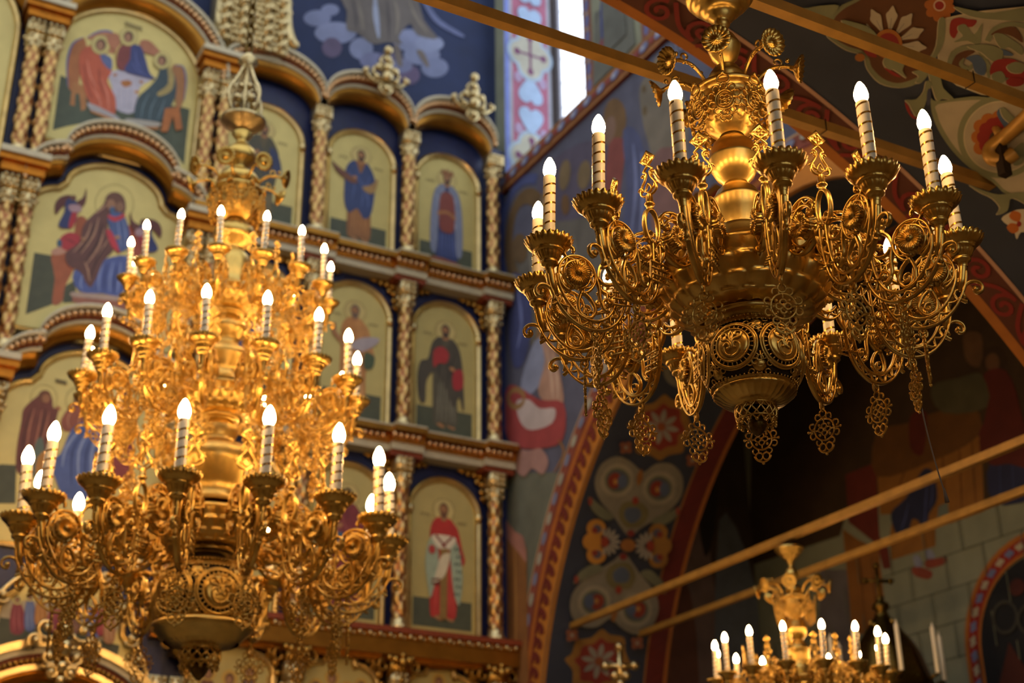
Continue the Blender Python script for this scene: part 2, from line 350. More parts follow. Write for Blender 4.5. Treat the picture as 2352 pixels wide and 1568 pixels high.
ENTHRONED = [
('L','#a79a5e',.012,[(.251,2.144),(.249,2.063),(.228,1.984),(.189,1.914),(.136,1.857),(.074,1.818),(.006,1.8),(-.06,1.804),(-.121,1.831),(-.171,1.877),(-.207,1.94),(-.225,2.014),(-.224,2.093),(-.204,2.171),(-.166,2.242),(-.114,2.301),(-.052,2.341),(.016,2.36),(.084,2.356),(.146,2.33),(.197,2.283),(.233,2.219),(.251,2.144)]),
('F','#4b4f3c',[(-.866,1.158),(-.622,1.169),(-.586,.875),(-.565,.527),(-.685,.443),(-.862,.322),(-.862,.734)]),
('F','#4b4f3c',[(-.475,.776),(-.347,.907),(-.292,.619),(-.451,.57)]),
('f','#a05a3a',[(-.66,1.21),(-.322,1.269),(-.383,1.025),(-.454,.781),(-.463,.58),(-.576,.529),(-.586,.875)]),
('f','#b88c78',[(-.673,1.227),(-.572,1.309),(-.499,1.25),(-.623,1.181)]),
('f','#9a5434',[(-.424,1.762),(-.3,1.768),(-.279,1.487),(-.411,1.453)]),
('f','#9a4c38',[(.192,1.806),(.361,1.757),(.426,1.456),(.253,1.439)]),
('f','#a8343c',[(-.587,1.433),(-.488,1.536),(-.362,1.517),(-.358,1.389),(-.48,1.281),(-.562,1.311)]),
('l','#6e2830',.019,[(-.544,1.444),(-.451,1.417),(-.382,1.396)]),
('F','#3a5a78',[(-.559,1.363),(-.559,1.339),(-.565,1.318),(-.576,1.304),(-.589,1.301),(-.603,1.308),(-.613,1.325),(-.619,1.348),(-.619,1.372),(-.613,1.394),(-.602,1.407),(-.589,1.411),(-.575,1.403),(-.565,1.386)]),
('f','#b29a8c',[(-.35,.743),(.002,.787),(.294,.817),(.3,.755),(-.033,.691),(-.342,.67)]),
('F','#a06450',[(-.353,.675),(.3,.755),(.312,.644),(-.344,.6)]),
('f','#4f5e9c',[(-.372,1.027),(-.05,1.26),(.235,1.383),(.281,1.16),(.235,.837),(.0,.8),(-.287,.77)]),
('l','#7c8cc0',.026,[(-.044,1.21),(-.067,.999),(-.046,.814)]),
('l','#7c8cc0',.026,[(.086,1.268),(.066,1.031),(.087,.833)]),
('l','#7c8cc0',.026,[(.176,1.29),(.18,1.033),(.177,.841)]),
('l','#7c8cc0',.026,[(-.269,1.001),(-.277,.873),(-.256,.79)]),
('l','#323e74',.024,[(.019,1.251),(-.001,1.015),(.021,.817)]),
('l','#323e74',.024,[(.136,1.228),(.124,1.02),(.137,.832)]),
('f','#62403c',[(-.289,1.771),(-.132,2.012),(-.08,2.174),(.029,2.245),(.13,2.178),(.15,1.982),(-.024,1.868),(-.024,1.657),(.078,1.448),(-.036,1.237),(-.132,.877),(-.211,.889),(-.294,1.021),(-.457,1.083),(-.499,1.25),(-.361,1.414),(-.341,1.627)]),
('l','#a8826a',.024,[(-.239,1.732),(-.282,1.512),(-.412,1.272)]),
('l','#a8826a',.024,[(-.159,1.833),(-.197,1.56),(-.322,1.269)]),
('l','#a8826a',.024,[(-.075,1.696),(-.114,1.425),(-.24,1.136)]),
('l','#a8826a',.024,[(-.013,1.555),(-.1,1.299),(-.163,1.053)]),
('l','#a8826a',.024,[(-.267,1.18),(-.209,1.067),(-.171,.924)]),
('l','#a8826a',.025,[(-.209,1.872),(-.128,1.973),(-.069,2.07)]),
('l','#3c2426',.022,[(-.195,1.744),(-.238,1.523),(-.344,1.264)]),
('l','#3c2426',.022,[(-.106,1.767),(-.141,1.47),(-.267,1.18)]),
('l','#3c2426',.022,[(-.028,1.473),(-.116,1.243),(-.176,.973)]),
('f','#4c5e92',[(-.049,1.888),(.105,1.969),(.216,1.799),(.256,1.519),(.116,1.418),(.012,1.64)]),
('l','#7886b4',.022,[(.066,1.892),(.11,1.692),(.154,1.493)]),
('l','#7886b4',.022,[(.137,1.885),(.192,1.687),(.211,1.507)]),
('f','#b83a48',[(-.053,1.663),(.02,1.669),(.153,1.401),(.042,1.464)]),
('f','#b83a48',[(-.051,1.901),(.043,1.886),(.14,1.966),(.157,1.917),(.05,1.822),(-.033,1.84)]),
('F','#6a483a',[(.126,2.15),(.119,2.092),(.091,2.039),(.046,2.002),(-.006,1.988),(-.056,2.0),(-.093,2.034),(-.11,2.085),(-.105,2.143),(-.077,2.195),(-.032,2.233),(.02,2.247),(.071,2.236),(.108,2.201)]),
('F','#9c7458',[(.022,2.062),(.021,2.027),(.008,1.996),(-.012,1.975),(-.036,1.968),(-.059,1.978),(-.077,2.001),(-.086,2.033),(-.084,2.068),(-.072,2.099),(-.052,2.12),(-.028,2.127),(-.005,2.118),(.013,2.095)]),
('F','#8a6650',[(.14,2.059),(.137,2.026),(.125,1.997),(.105,1.977),(.08,1.97),(.057,1.978),(.039,2.0),(.031,2.03),(.033,2.063),(.045,2.092),(.065,2.112),(.09,2.119),(.113,2.111),(.131,2.09)]),
('F','#40608a',[(.023,1.988),(.022,1.967),(.015,1.948),(.004,1.936),(-.01,1.932),(-.024,1.937),(-.035,1.951),(-.04,1.971),(-.039,1.992),(-.032,2.01),(-.02,2.023),(-.006,2.027),(.008,2.021),(.018,2.007)]),
('F','#9c7458',[(-.28,1.466),(-.287,1.456),(-.299,1.451),(-.313,1.451),(-.328,1.457),(-.339,1.466),(-.345,1.478),(-.345,1.49),(-.338,1.5),(-.326,1.505),(-.311,1.505),(-.297,1.499),(-.285,1.49),(-.279,1.478)]),
('F','#a88060',[(.132,1.618),(.13,1.606),(.121,1.595),(.107,1.586),(.091,1.582),(.076,1.583),(.065,1.59),(.06,1.6),(.062,1.612),(.071,1.623),(.085,1.632),(.101,1.636),(.116,1.635),(.127,1.629)]),
('f','#5e322e',[(-.679,1.733),(-.707,1.869),(-.654,1.989),(-.537,2.048),(-.537,1.955),(-.615,1.855)]),
('f','#5e322e',[(-.459,1.963),(-.379,2.065),(-.361,2.203),(-.343,2.008),(-.395,1.901)]),
('f','#2f386c',[(-.583,1.956),(-.498,2.01),(-.428,1.892),(-.457,1.617),(-.631,1.577),(-.582,1.798)]),
('f','#a82f38',[(-.488,1.823),(-.43,1.813),(-.456,1.61),(-.514,1.602)]),
('f','#a88a94',[(-.542,1.901),(-.41,1.937),(-.389,1.85),(-.51,1.818)]),
('F','#6a4432',[(-.464,2.025),(-.465,2.007),(-.473,1.99),(-.487,1.978),(-.502,1.973),(-.517,1.978),(-.529,1.989),(-.534,2.006),(-.533,2.025),(-.525,2.042),(-.512,2.054),(-.496,2.058),(-.481,2.054),(-.469,2.042)]),
('f','#5e322e',[(.635,1.735),(.633,1.882),(.553,1.968),(.423,1.961),(.444,1.872),(.544,1.818)]),
('f','#5e322e',[(.364,1.838),(.265,1.892),(.217,2.013),(.242,1.819),(.315,1.745)]),
('f','#2f386c',[(.489,1.897),(.393,1.904),(.349,1.754),(.437,1.507),(.621,1.558),(.522,1.746)]),
('f','#a82f38',[(.423,1.72),(.368,1.679),(.438,1.499),(.497,1.522)]),
('f','#a88a94',[(.46,1.823),(.322,1.787),(.32,1.693),(.446,1.726)]),
('F','#6a4432',[(.429,1.919),(.428,1.9),(.419,1.883),(.405,1.871),(.388,1.867),(.373,1.871),(.361,1.883),(.356,1.9),(.358,1.919),(.366,1.936),(.38,1.948),(.397,1.953),(.412,1.948),(.424,1.937)]),
]
DEESIS = [
('L','#a79a5e',.013,[(-.373,1.956),(-.374,1.909),(-.386,1.863),(-.41,1.823),(-.442,1.791),(-.481,1.771),(-.523,1.763),(-.565,1.768),(-.603,1.787),(-.635,1.816),(-.658,1.855),(-.669,1.9),(-.669,1.947),(-.657,1.992),(-.634,2.033),(-.602,2.065),(-.563,2.086),(-.521,2.094),(-.479,2.089),(-.44,2.071),(-.408,2.041),(-.385,2.001),(-.373,1.956)]),
('L','#a79a5e',.013,[(.068,2.005),(.067,1.952),(.052,1.9),(.025,1.855),(-.012,1.819),(-.057,1.796),(-.104,1.787),(-.152,1.793),(-.195,1.814),(-.231,1.847),(-.256,1.891),(-.269,1.941),(-.269,1.994),(-.255,2.045),(-.228,2.091),(-.191,2.127),(-.147,2.151),(-.098,2.16),(-.05,2.154),(-.006,2.134),(.03,2.1),(.055,2.056),(.068,2.005)]),
('F','#4b4f3c',[(-.882,1.049),(-.722,1.065),(-.673,.613),(-.956,.57),(-.975,1.001)]),
('f','#6c3a32',[(-.588,1.95),(-.511,2.011),(-.431,1.957),(-.4,1.823),(-.334,1.859),(-.351,1.648),(-.331,1.4),(-.492,1.192),(-.518,.987),(-.701,.98),(-.744,1.261),(-.735,1.601),(-.727,1.762)]),
('l','#a87058',.019,[(-.609,1.784),(-.636,1.505),(-.625,1.103)]),
('l','#a87058',.019,[(-.524,1.777),(-.534,1.523),(-.559,1.225)]),
('l','#a87058',.019,[(-.439,1.77),(-.455,1.56),(-.477,1.397)]),
('l','#42221e',.019,[(-.647,1.754),(-.687,1.428),(-.669,1.051)]),
('l','#42221e',.019,[(-.486,1.807),(-.496,1.553),(-.519,1.322)]),
('f','#5b6a62',[(-.552,1.339),(-.471,1.432),(-.418,1.092),(-.523,.942)]),
('F','#6e442e',[(-.439,1.96),(-.442,1.923),(-.46,1.891),(-.487,1.869),(-.52,1.863),(-.552,1.873),(-.576,1.898),(-.588,1.932),(-.585,1.968),(-.568,2.001),(-.54,2.022),(-.507,2.029),(-.475,2.019),(-.451,1.994)]),
('F','#9c6c4a',[(-.451,1.934),(-.453,1.91),(-.463,1.889),(-.48,1.875),(-.5,1.871),(-.519,1.878),(-.534,1.894),(-.542,1.917),(-.54,1.942),(-.53,1.963),(-.513,1.977),(-.493,1.981),(-.473,1.974),(-.459,1.957)]),
('F','#9c6c4a',[(-.313,1.816),(-.321,1.809),(-.333,1.807),(-.346,1.811),(-.359,1.819),(-.368,1.83),(-.372,1.842),(-.37,1.853),(-.362,1.86),(-.35,1.861),(-.337,1.858),(-.324,1.849),(-.315,1.838),(-.311,1.826)]),
('f','#b07c38',[(-.503,1.19),(-.343,1.33),(-.296,1.112),(-.351,.881),(-.471,.862)]),
('f','#8c5040',[(-.294,1.704),(-.18,1.911),(-.009,1.92),(.094,1.775),(.072,1.585),(-.14,1.57),(-.257,1.573)]),
('l','#b07a60',.02,[(-.175,1.865),(-.221,1.717),(-.187,1.608)]),
('l','#b07a60',.02,[(-.067,1.862),(-.093,1.717),(-.059,1.608)]),
('f','#4e629e',[(-.253,1.277),(-.164,1.589),(-.009,1.733),(.184,1.744),(.304,1.44),(.282,.845),(-.129,.76),(-.342,1.15)]),
('l','#8a9cc8',.028,[(-.062,1.63),(-.2,1.354),(-.214,1.126)]),
('l','#8a9cc8',.028,[(.046,1.626),(-.049,1.334),(-.003,.935)]),
('l','#8a9cc8',.029,[(.151,1.645),(.1,1.337),(.147,.914)]),
('l','#334578',.026,[(-.017,1.615),(-.122,1.322),(-.086,.922)]),
('l','#334578',.026,[(.109,1.638),(.037,1.326),(.074,.903)]),
('F','#6e442e',[(-.024,2.011),(-.027,1.97),(-.046,1.933),(-.076,1.91),(-.112,1.903),(-.146,1.915),(-.172,1.942),(-.184,1.981),(-.181,2.022),(-.162,2.058),(-.132,2.082),(-.097,2.089),(-.062,2.078),(-.036,2.05)]),
('F','#9c6c4a',[(-.049,1.983),(-.051,1.954),(-.063,1.929),(-.083,1.912),(-.106,1.908),(-.128,1.916),(-.146,1.936),(-.154,1.963),(-.152,1.992),(-.14,2.017),(-.12,2.033),(-.097,2.038),(-.074,2.029),(-.057,2.01)]),
('F','#a84a48',[(.136,1.782),(.245,1.779),(.265,1.596),(.159,1.577)]),
('f','#8a3c38',[(.328,2.03),(.456,2.078),(.56,1.718),(.598,1.121),(.38,1.132),(.348,1.634)]),
('F','#6e442e',[(.46,2.127),(.457,2.089),(.439,2.056),(.411,2.034),(.378,2.028),(.347,2.038),(.323,2.064),(.312,2.099),(.316,2.137),(.333,2.17),(.361,2.192),(.394,2.198),(.425,2.188),(.449,2.162)]),
('L','#5a4a2c',.013,[(-.417,2.194),(-.405,2.145)]),
('L','#5a4a2c',.013,[(-.398,2.193),(-.385,2.144)]),
('L','#5a4a2c',.013,[(-.378,2.192),(-.366,2.143)]),
('L','#5a4a2c',.013,[(-.359,2.192),(-.347,2.142)]),
('L','#5a4a2c',.013,[(-.34,2.191),(-.327,2.141)]),
('L','#5a4a2c',.013,[(-.32,2.19),(-.308,2.14)]),
('L','#5a4a2c',.013,[(-.301,2.189),(-.289,2.139)]),
]
FEAST = [
('F','#b0a080',[(-.831,1.284),(.531,1.351),(.66,1.149),(.579,.909),(-.769,.843)]),
('F','#4a4c38',[(-.805,1.096),(-.54,1.09),(.043,1.03),(.684,.919),(.665,.759),(-.76,.776)]),
('f','#8a3440',[(-.517,1.267),(-.45,1.275),(-.388,1.149),(-.378,.952),(-.504,.939),(-.537,1.132)]),
('l','#b06060',.012,[(-.498,1.234),(-.491,1.071),(-.469,.959)]),
('l','#b06060',.012,[(-.46,1.239),(-.439,1.077),(-.41,.965)]),
('F','#9a8850',[(-.432,1.309),(-.432,1.292),(-.437,1.275),(-.447,1.262),(-.461,1.253),(-.477,1.248),(-.493,1.249),(-.509,1.255),(-.522,1.266),(-.531,1.28),(-.536,1.297),(-.536,1.314),(-.53,1.33),(-.52,1.343),(-.507,1.353),(-.491,1.357),(-.475,1.357),(-.459,1.35),(-.446,1.34),(-.436,1.325)]),
('F','#c6b674',[(-.435,1.308),(-.435,1.292),(-.44,1.277),(-.45,1.264),(-.462,1.255),(-.477,1.251),(-.493,1.252),(-.507,1.258),(-.52,1.268),(-.529,1.281),(-.533,1.297),(-.533,1.313),(-.528,1.328),(-.518,1.341),(-.506,1.35),(-.491,1.354),(-.475,1.354),(-.46,1.348),(-.448,1.338),(-.439,1.324)]),
('F','#4e3322',[(-.456,1.306),(-.457,1.291),(-.463,1.278),(-.473,1.27),(-.486,1.269),(-.498,1.274),(-.507,1.285),(-.512,1.299),(-.511,1.314),(-.505,1.327),(-.495,1.335),(-.482,1.336),(-.47,1.331),(-.46,1.32)]),
('F','#a5785a',[(-.468,1.3),(-.468,1.289),(-.472,1.28),(-.479,1.274),(-.487,1.273),(-.495,1.277),(-.501,1.285),(-.505,1.296),(-.504,1.307),(-.5,1.316),(-.493,1.322),(-.485,1.323),(-.477,1.319),(-.471,1.311)]),
('F','#3a2418',[(-.491,1.302),(-.491,1.301),(-.492,1.299),(-.493,1.299),(-.494,1.299),(-.495,1.299),(-.496,1.3),(-.497,1.301),(-.496,1.303),(-.496,1.304),(-.495,1.304),(-.494,1.305),(-.492,1.304),(-.491,1.303)]),
('F','#3a2418',[(-.475,1.304),(-.476,1.302),(-.476,1.301),(-.477,1.301),(-.479,1.3),(-.48,1.301),(-.481,1.302),(-.481,1.303),(-.481,1.304),(-.48,1.305),(-.479,1.306),(-.478,1.306),(-.477,1.306),(-.476,1.305)]),
('f','#5a6a98',[(-.381,1.318),(-.328,1.324),(-.276,1.196),(-.263,.998),(-.362,.988),(-.393,1.183)]),
('l','#8a98c0',.012,[(-.364,1.285),(-.355,1.121),(-.335,1.007)]),
('l','#8a98c0',.012,[(-.335,1.288),(-.314,1.125),(-.288,1.012)]),
('F','#9a8850',[(-.303,1.359),(-.303,1.342),(-.309,1.325),(-.319,1.312),(-.332,1.302),(-.348,1.298),(-.365,1.299),(-.381,1.305),(-.394,1.316),(-.403,1.33),(-.408,1.347),(-.408,1.364),(-.402,1.38),(-.392,1.394),(-.378,1.403),(-.362,1.408),(-.346,1.407),(-.33,1.401),(-.317,1.39),(-.307,1.376)]),
('F','#c6b674',[(-.306,1.359),(-.306,1.342),(-.311,1.327),(-.321,1.314),(-.334,1.305),(-.349,1.301),(-.364,1.302),(-.379,1.308),(-.392,1.318),(-.4,1.331),(-.405,1.347),(-.405,1.363),(-.399,1.379),(-.39,1.391),(-.377,1.4),(-.362,1.405),(-.346,1.404),(-.331,1.398),(-.319,1.388),(-.31,1.374)]),
('F','#4e3322',[(-.327,1.356),(-.328,1.341),(-.334,1.328),(-.345,1.32),(-.357,1.319),(-.37,1.324),(-.379,1.335),(-.384,1.35),(-.383,1.365),(-.376,1.377),(-.366,1.385),(-.353,1.387),(-.341,1.382),(-.332,1.371)]),
('F','#a5785a',[(-.339,1.35),(-.339,1.339),(-.343,1.33),(-.35,1.324),(-.359,1.323),(-.367,1.327),(-.373,1.335),(-.376,1.346),(-.376,1.357),(-.372,1.366),(-.365,1.372),(-.357,1.373),(-.348,1.369),(-.342,1.361)]),
('F','#3a2418',[(-.362,1.352),(-.363,1.351),(-.363,1.35),(-.364,1.349),(-.366,1.349),(-.367,1.349),(-.368,1.35),(-.368,1.351),(-.368,1.353),(-.367,1.354),(-.366,1.354),(-.365,1.355),(-.364,1.354),(-.363,1.353)]),
('F','#3a2418',[(-.347,1.354),(-.347,1.352),(-.348,1.351),(-.349,1.351),(-.35,1.351),(-.351,1.351),(-.352,1.352),(-.353,1.353),(-.352,1.354),(-.352,1.356),(-.351,1.356),(-.349,1.356),(-.348,1.356),(-.347,1.355)]),
('f','#b07434',[(-.267,1.313),(-.21,1.32),(-.158,1.22),(-.152,1.062),(-.26,1.051),(-.286,1.206)]),
('l','#cf9c5c',.012,[(-.25,1.28),(-.247,1.157),(-.23,1.067)]),
('l','#cf9c5c',.012,[(-.218,1.284),(-.203,1.162),(-.179,1.073)]),
('F','#9a8850',[(-.186,1.355),(-.187,1.337),(-.192,1.321),(-.202,1.308),(-.216,1.298),(-.232,1.294),(-.249,1.294),(-.265,1.3),(-.278,1.311),(-.287,1.326),(-.292,1.342),(-.292,1.36),(-.286,1.376),(-.276,1.39),(-.262,1.399),(-.246,1.404),(-.229,1.403),(-.214,1.397),(-.2,1.386),(-.191,1.371)]),
('F','#c6b674',[(-.189,1.354),(-.189,1.338),(-.195,1.323),(-.204,1.31),(-.218,1.301),(-.233,1.297),(-.248,1.297),(-.263,1.303),(-.276,1.313),(-.285,1.327),(-.289,1.343),(-.289,1.359),(-.283,1.374),(-.274,1.387),(-.261,1.396),(-.246,1.401),(-.23,1.4),(-.215,1.394),(-.202,1.384),(-.193,1.37)]),
('F','#4e3322',[(-.211,1.352),(-.212,1.337),(-.218,1.324),(-.229,1.316),(-.241,1.315),(-.254,1.32),(-.263,1.331),(-.268,1.345),(-.267,1.36),(-.26,1.373),(-.25,1.381),(-.237,1.383),(-.225,1.377),(-.215,1.366)]),
('F','#a5785a',[(-.223,1.346),(-.223,1.335),(-.227,1.325),(-.234,1.32),(-.243,1.319),(-.251,1.323),(-.257,1.331),(-.26,1.342),(-.26,1.353),(-.256,1.362),(-.249,1.368),(-.24,1.369),(-.232,1.365),(-.226,1.357)]),
('F','#3a2418',[(-.246,1.348),(-.246,1.346),(-.247,1.345),(-.248,1.345),(-.249,1.344),(-.251,1.345),(-.252,1.346),(-.252,1.347),(-.252,1.348),(-.251,1.35),(-.25,1.35),(-.249,1.35),(-.248,1.35),(-.247,1.349)]),
('F','#3a2418',[(-.231,1.35),(-.231,1.348),(-.231,1.347),(-.232,1.346),(-.234,1.346),(-.235,1.347),(-.236,1.348),(-.236,1.349),(-.236,1.35),(-.236,1.351),(-.234,1.352),(-.233,1.352),(-.232,1.352),(-.231,1.351)]),
('f','#a04048',[(-.097,1.262),(.01,1.274),(.094,1.177),(.089,1.018),(-.112,.997),(-.143,1.151)]),
('l','#c07070',.012,[(-.069,1.23),(-.078,1.105),(-.055,1.016)]),
('l','#c07070',.012,[(-.009,1.236),(.005,1.114),(.04,1.026)]),
('F','#9a8850',[(.013,1.306),(.012,1.289),(.006,1.273),(-.004,1.259),(-.018,1.25),(-.034,1.245),(-.051,1.246),(-.067,1.252),(-.081,1.263),(-.09,1.277),(-.095,1.294),(-.094,1.312),(-.088,1.328),(-.078,1.341),(-.064,1.351),(-.048,1.356),(-.031,1.355),(-.015,1.349),(-.002,1.338),(.008,1.323)]),
('F','#c6b674',[(.009,1.306),(.009,1.29),(.003,1.274),(-.006,1.261),(-.02,1.252),(-.035,1.248),(-.051,1.249),(-.066,1.255),(-.078,1.265),(-.087,1.279),(-.092,1.295),(-.091,1.311),(-.086,1.326),(-.076,1.339),(-.063,1.348),(-.047,1.352),(-.031,1.352),(-.016,1.346),(-.004,1.336),(.005,1.322)]),
('F','#4e3322',[(-.012,1.304),(-.013,1.288),(-.02,1.276),(-.031,1.268),(-.044,1.266),(-.056,1.271),(-.065,1.282),(-.07,1.297),(-.069,1.312),(-.062,1.325),(-.052,1.333),(-.039,1.334),(-.026,1.329),(-.017,1.318)]),
('F','#a5785a',[(-.024,1.298),(-.025,1.286),(-.029,1.277),(-.036,1.271),(-.045,1.27),(-.053,1.274),(-.059,1.283),(-.063,1.293),(-.062,1.305),(-.058,1.314),(-.051,1.32),(-.042,1.321),(-.034,1.317),(-.028,1.308)]),
('F','#3a2418',[(-.048,1.299),(-.049,1.298),(-.049,1.297),(-.05,1.296),(-.052,1.296),(-.053,1.297),(-.054,1.298),(-.054,1.299),(-.054,1.3),(-.053,1.301),(-.052,1.302),(-.051,1.302),(-.05,1.302),(-.049,1.301)]),
('F','#3a2418',[(-.032,1.301),(-.033,1.3),(-.033,1.299),(-.034,1.298),(-.036,1.298),(-.037,1.298),(-.038,1.299),(-.038,1.301),(-.038,1.302),(-.037,1.303),(-.036,1.304),(-.035,1.304),(-.034,1.303),(-.033,1.303)]),
('f','#7a5040',[(.101,1.267),(.163,1.273),(.216,1.173),(.221,1.014),(.105,1.002),(.079,1.158)]),
('l','#a07860',.012,[(.119,1.233),(.12,1.109),(.137,1.018)]),
('l','#a07860',.012,[(.153,1.237),(.168,1.114),(.192,1.024)]),
('F','#9a8850',[(.186,1.308),(.185,1.291),(.179,1.274),(.169,1.261),(.155,1.251),(.138,1.247),(.121,1.247),(.105,1.254),(.092,1.265),(.082,1.279),(.078,1.296),(.078,1.313),(.084,1.33),(.095,1.343),(.109,1.353),(.125,1.358),(.142,1.357),(.158,1.351),(.172,1.34),(.181,1.325)]),
('F','#c6b674',[(.183,1.308),(.182,1.291),(.177,1.276),(.167,1.263),(.153,1.254),(.138,1.25),(.122,1.25),(.107,1.256),(.094,1.267),(.085,1.28),(.081,1.296),(.081,1.313),(.087,1.328),(.097,1.341),(.11,1.35),(.126,1.355),(.142,1.354),(.157,1.348),(.17,1.338),(.179,1.324)]),
('F','#4e3322',[(.161,1.305),(.16,1.29),(.153,1.277),(.142,1.269),(.129,1.268),(.117,1.273),(.107,1.284),(.103,1.299),(.104,1.314),(.11,1.327),(.121,1.335),(.134,1.336),(.147,1.331),(.156,1.32)]),
('F','#a5785a',[(.149,1.299),(.148,1.288),(.144,1.279),(.137,1.273),(.128,1.272),(.12,1.276),(.113,1.284),(.11,1.295),(.111,1.306),(.115,1.316),(.122,1.322),(.131,1.323),(.139,1.318),(.145,1.31)]),
('F','#3a2418',[(.124,1.301),(.124,1.3),(.124,1.299),(.123,1.298),(.121,1.298),(.12,1.298),(.119,1.299),(.119,1.301),(.119,1.302),(.119,1.303),(.121,1.304),(.122,1.304),(.123,1.303),(.124,1.302)]),
('F','#3a2418',[(.141,1.303),(.14,1.302),(.14,1.301),(.139,1.3),(.137,1.3),(.136,1.3),(.135,1.301),(.135,1.302),(.135,1.304),(.136,1.305),(.137,1.306),(.138,1.306),(.139,1.305),(.14,1.304)]),
('f','#5868a0',[(.304,1.325),(.382,1.334),(.45,1.205),(.454,1.002),(.307,.987),(.276,1.186)]),
('l','#8c9ac8',.012,[(.325,1.292),(.327,1.124),(.348,1.008)]),
('l','#8c9ac8',.012,[(.369,1.296),(.387,1.13),(.418,1.016)]),
('F','#9a8850',[(.399,1.368),(.398,1.351),(.392,1.334),(.381,1.32),(.367,1.311),(.35,1.306),(.333,1.307),(.317,1.313),(.303,1.324),(.294,1.339),(.289,1.356),(.29,1.373),(.296,1.39),(.307,1.404),(.321,1.413),(.338,1.418),(.355,1.417),(.371,1.411),(.385,1.4),(.394,1.385)]),
('F','#c6b674',[(.396,1.368),(.395,1.351),(.389,1.336),(.379,1.323),(.366,1.314),(.35,1.309),(.334,1.31),(.318,1.316),(.306,1.326),(.297,1.34),(.292,1.356),(.293,1.373),(.299,1.388),(.309,1.401),(.322,1.41),(.338,1.415),(.354,1.414),(.37,1.408),(.382,1.398),(.391,1.384)]),
('F','#4e3322',[(.374,1.365),(.372,1.35),(.365,1.337),(.354,1.329),(.341,1.327),(.329,1.333),(.319,1.344),(.314,1.359),(.316,1.374),(.322,1.387),(.334,1.395),(.347,1.397),(.359,1.391),(.369,1.38)]),
('F','#a5785a',[(.361,1.359),(.36,1.348),(.356,1.338),(.349,1.333),(.34,1.332),(.332,1.336),(.325,1.344),(.322,1.355),(.323,1.366),(.327,1.376),(.334,1.382),(.343,1.383),(.351,1.379),(.358,1.37)]),
('F','#3a2418',[(.337,1.361),(.336,1.36),(.336,1.359),(.335,1.358),(.333,1.358),(.332,1.358),(.331,1.359),(.331,1.36),(.331,1.362),(.331,1.363),(.333,1.364),(.334,1.364),(.335,1.363),(.336,1.362)]),
('F','#3a2418',[(.353,1.363),(.353,1.362),(.352,1.36),(.351,1.36),(.35,1.36),(.348,1.36),(.347,1.361),(.347,1.362),(.347,1.364),(.348,1.365),(.349,1.365),(.35,1.366),(.351,1.365),(.352,1.364)]),
('f','#9a3038',[(.402,1.318),(.449,1.323),(.494,1.206),(.503,1.025),(.414,1.016),(.389,1.195)]),
('l','#b85a54',.012,[(.416,1.284),(.422,1.138),(.438,1.034)]),
('l','#b85a54',.012,[(.442,1.287),(.458,1.142),(.48,1.038)]),
('F','#9a8850',[(.48,1.359),(.479,1.342),(.473,1.325),(.462,1.311),(.447,1.302),(.431,1.297),(.413,1.298),(.397,1.304),(.384,1.315),(.374,1.33),(.369,1.347),(.37,1.364),(.376,1.381),(.387,1.395),(.401,1.405),(.418,1.409),(.436,1.409),(.452,1.402),(.466,1.391),(.475,1.376)]),
('F','#c6b674',[(.477,1.359),(.476,1.342),(.47,1.327),(.46,1.314),(.446,1.305),(.43,1.3),(.414,1.301),(.399,1.307),(.386,1.317),(.377,1.331),(.372,1.347),(.373,1.364),(.379,1.379),(.389,1.392),(.403,1.402),(.419,1.406),(.435,1.405),(.45,1.399),(.463,1.389),(.472,1.375)]),
('F','#4e3322',[(.454,1.356),(.453,1.341),(.446,1.328),(.435,1.32),(.422,1.318),(.409,1.324),(.399,1.335),(.395,1.35),(.396,1.365),(.403,1.378),(.414,1.386),(.427,1.388),(.44,1.382),(.45,1.371)]),
('F','#a5785a',[(.442,1.35),(.441,1.339),(.436,1.329),(.429,1.324),(.42,1.323),(.412,1.327),(.406,1.335),(.402,1.346),(.403,1.357),(.408,1.367),(.415,1.373),(.424,1.374),(.432,1.37),(.438,1.361)]),
('F','#3a2418',[(.417,1.352),(.417,1.351),(.416,1.35),(.415,1.349),(.414,1.349),(.412,1.349),(.411,1.35),(.411,1.352),(.411,1.353),(.412,1.354),(.413,1.355),(.414,1.355),(.416,1.354),(.417,1.354)]),
('F','#3a2418',[(.433,1.354),(.433,1.353),(.432,1.352),(.431,1.351),(.43,1.351),(.429,1.351),(.428,1.352),(.427,1.353),(.428,1.355),(.428,1.356),(.429,1.357),(.431,1.357),(.432,1.356),(.433,1.355)]),
('f','#a8744a',[(.49,1.274),(.547,1.28),(.599,1.149),(.608,.947),(.501,.936),(.473,1.136)]),
('l','#caa078',.012,[(.506,1.24),(.512,1.072),(.531,.956)]),
('l','#caa078',.012,[(.538,1.243),(.556,1.077),(.581,.961)]),
('F','#9a8850',[(.573,1.316),(.573,1.298),(.566,1.282),(.555,1.268),(.541,1.258),(.524,1.253),(.507,1.254),(.49,1.261),(.477,1.272),(.467,1.286),(.463,1.303),(.463,1.321),(.47,1.338),(.48,1.351),(.495,1.361),(.512,1.366),(.529,1.365),(.546,1.359),(.559,1.348),(.569,1.333)]),
('F','#c6b674',[(.57,1.315),(.569,1.299),(.564,1.283),(.553,1.27),(.539,1.261),(.524,1.257),(.507,1.257),(.492,1.263),(.479,1.274),(.47,1.288),(.466,1.304),(.466,1.32),(.472,1.336),(.483,1.349),(.496,1.358),(.512,1.363),(.529,1.362),(.544,1.356),(.557,1.345),(.566,1.331)]),
('F','#4e3322',[(.548,1.313),(.546,1.297),(.539,1.284),(.528,1.276),(.515,1.275),(.502,1.28),(.493,1.291),(.488,1.306),(.489,1.322),(.496,1.335),(.508,1.343),(.521,1.344),(.534,1.339),(.543,1.328)]),
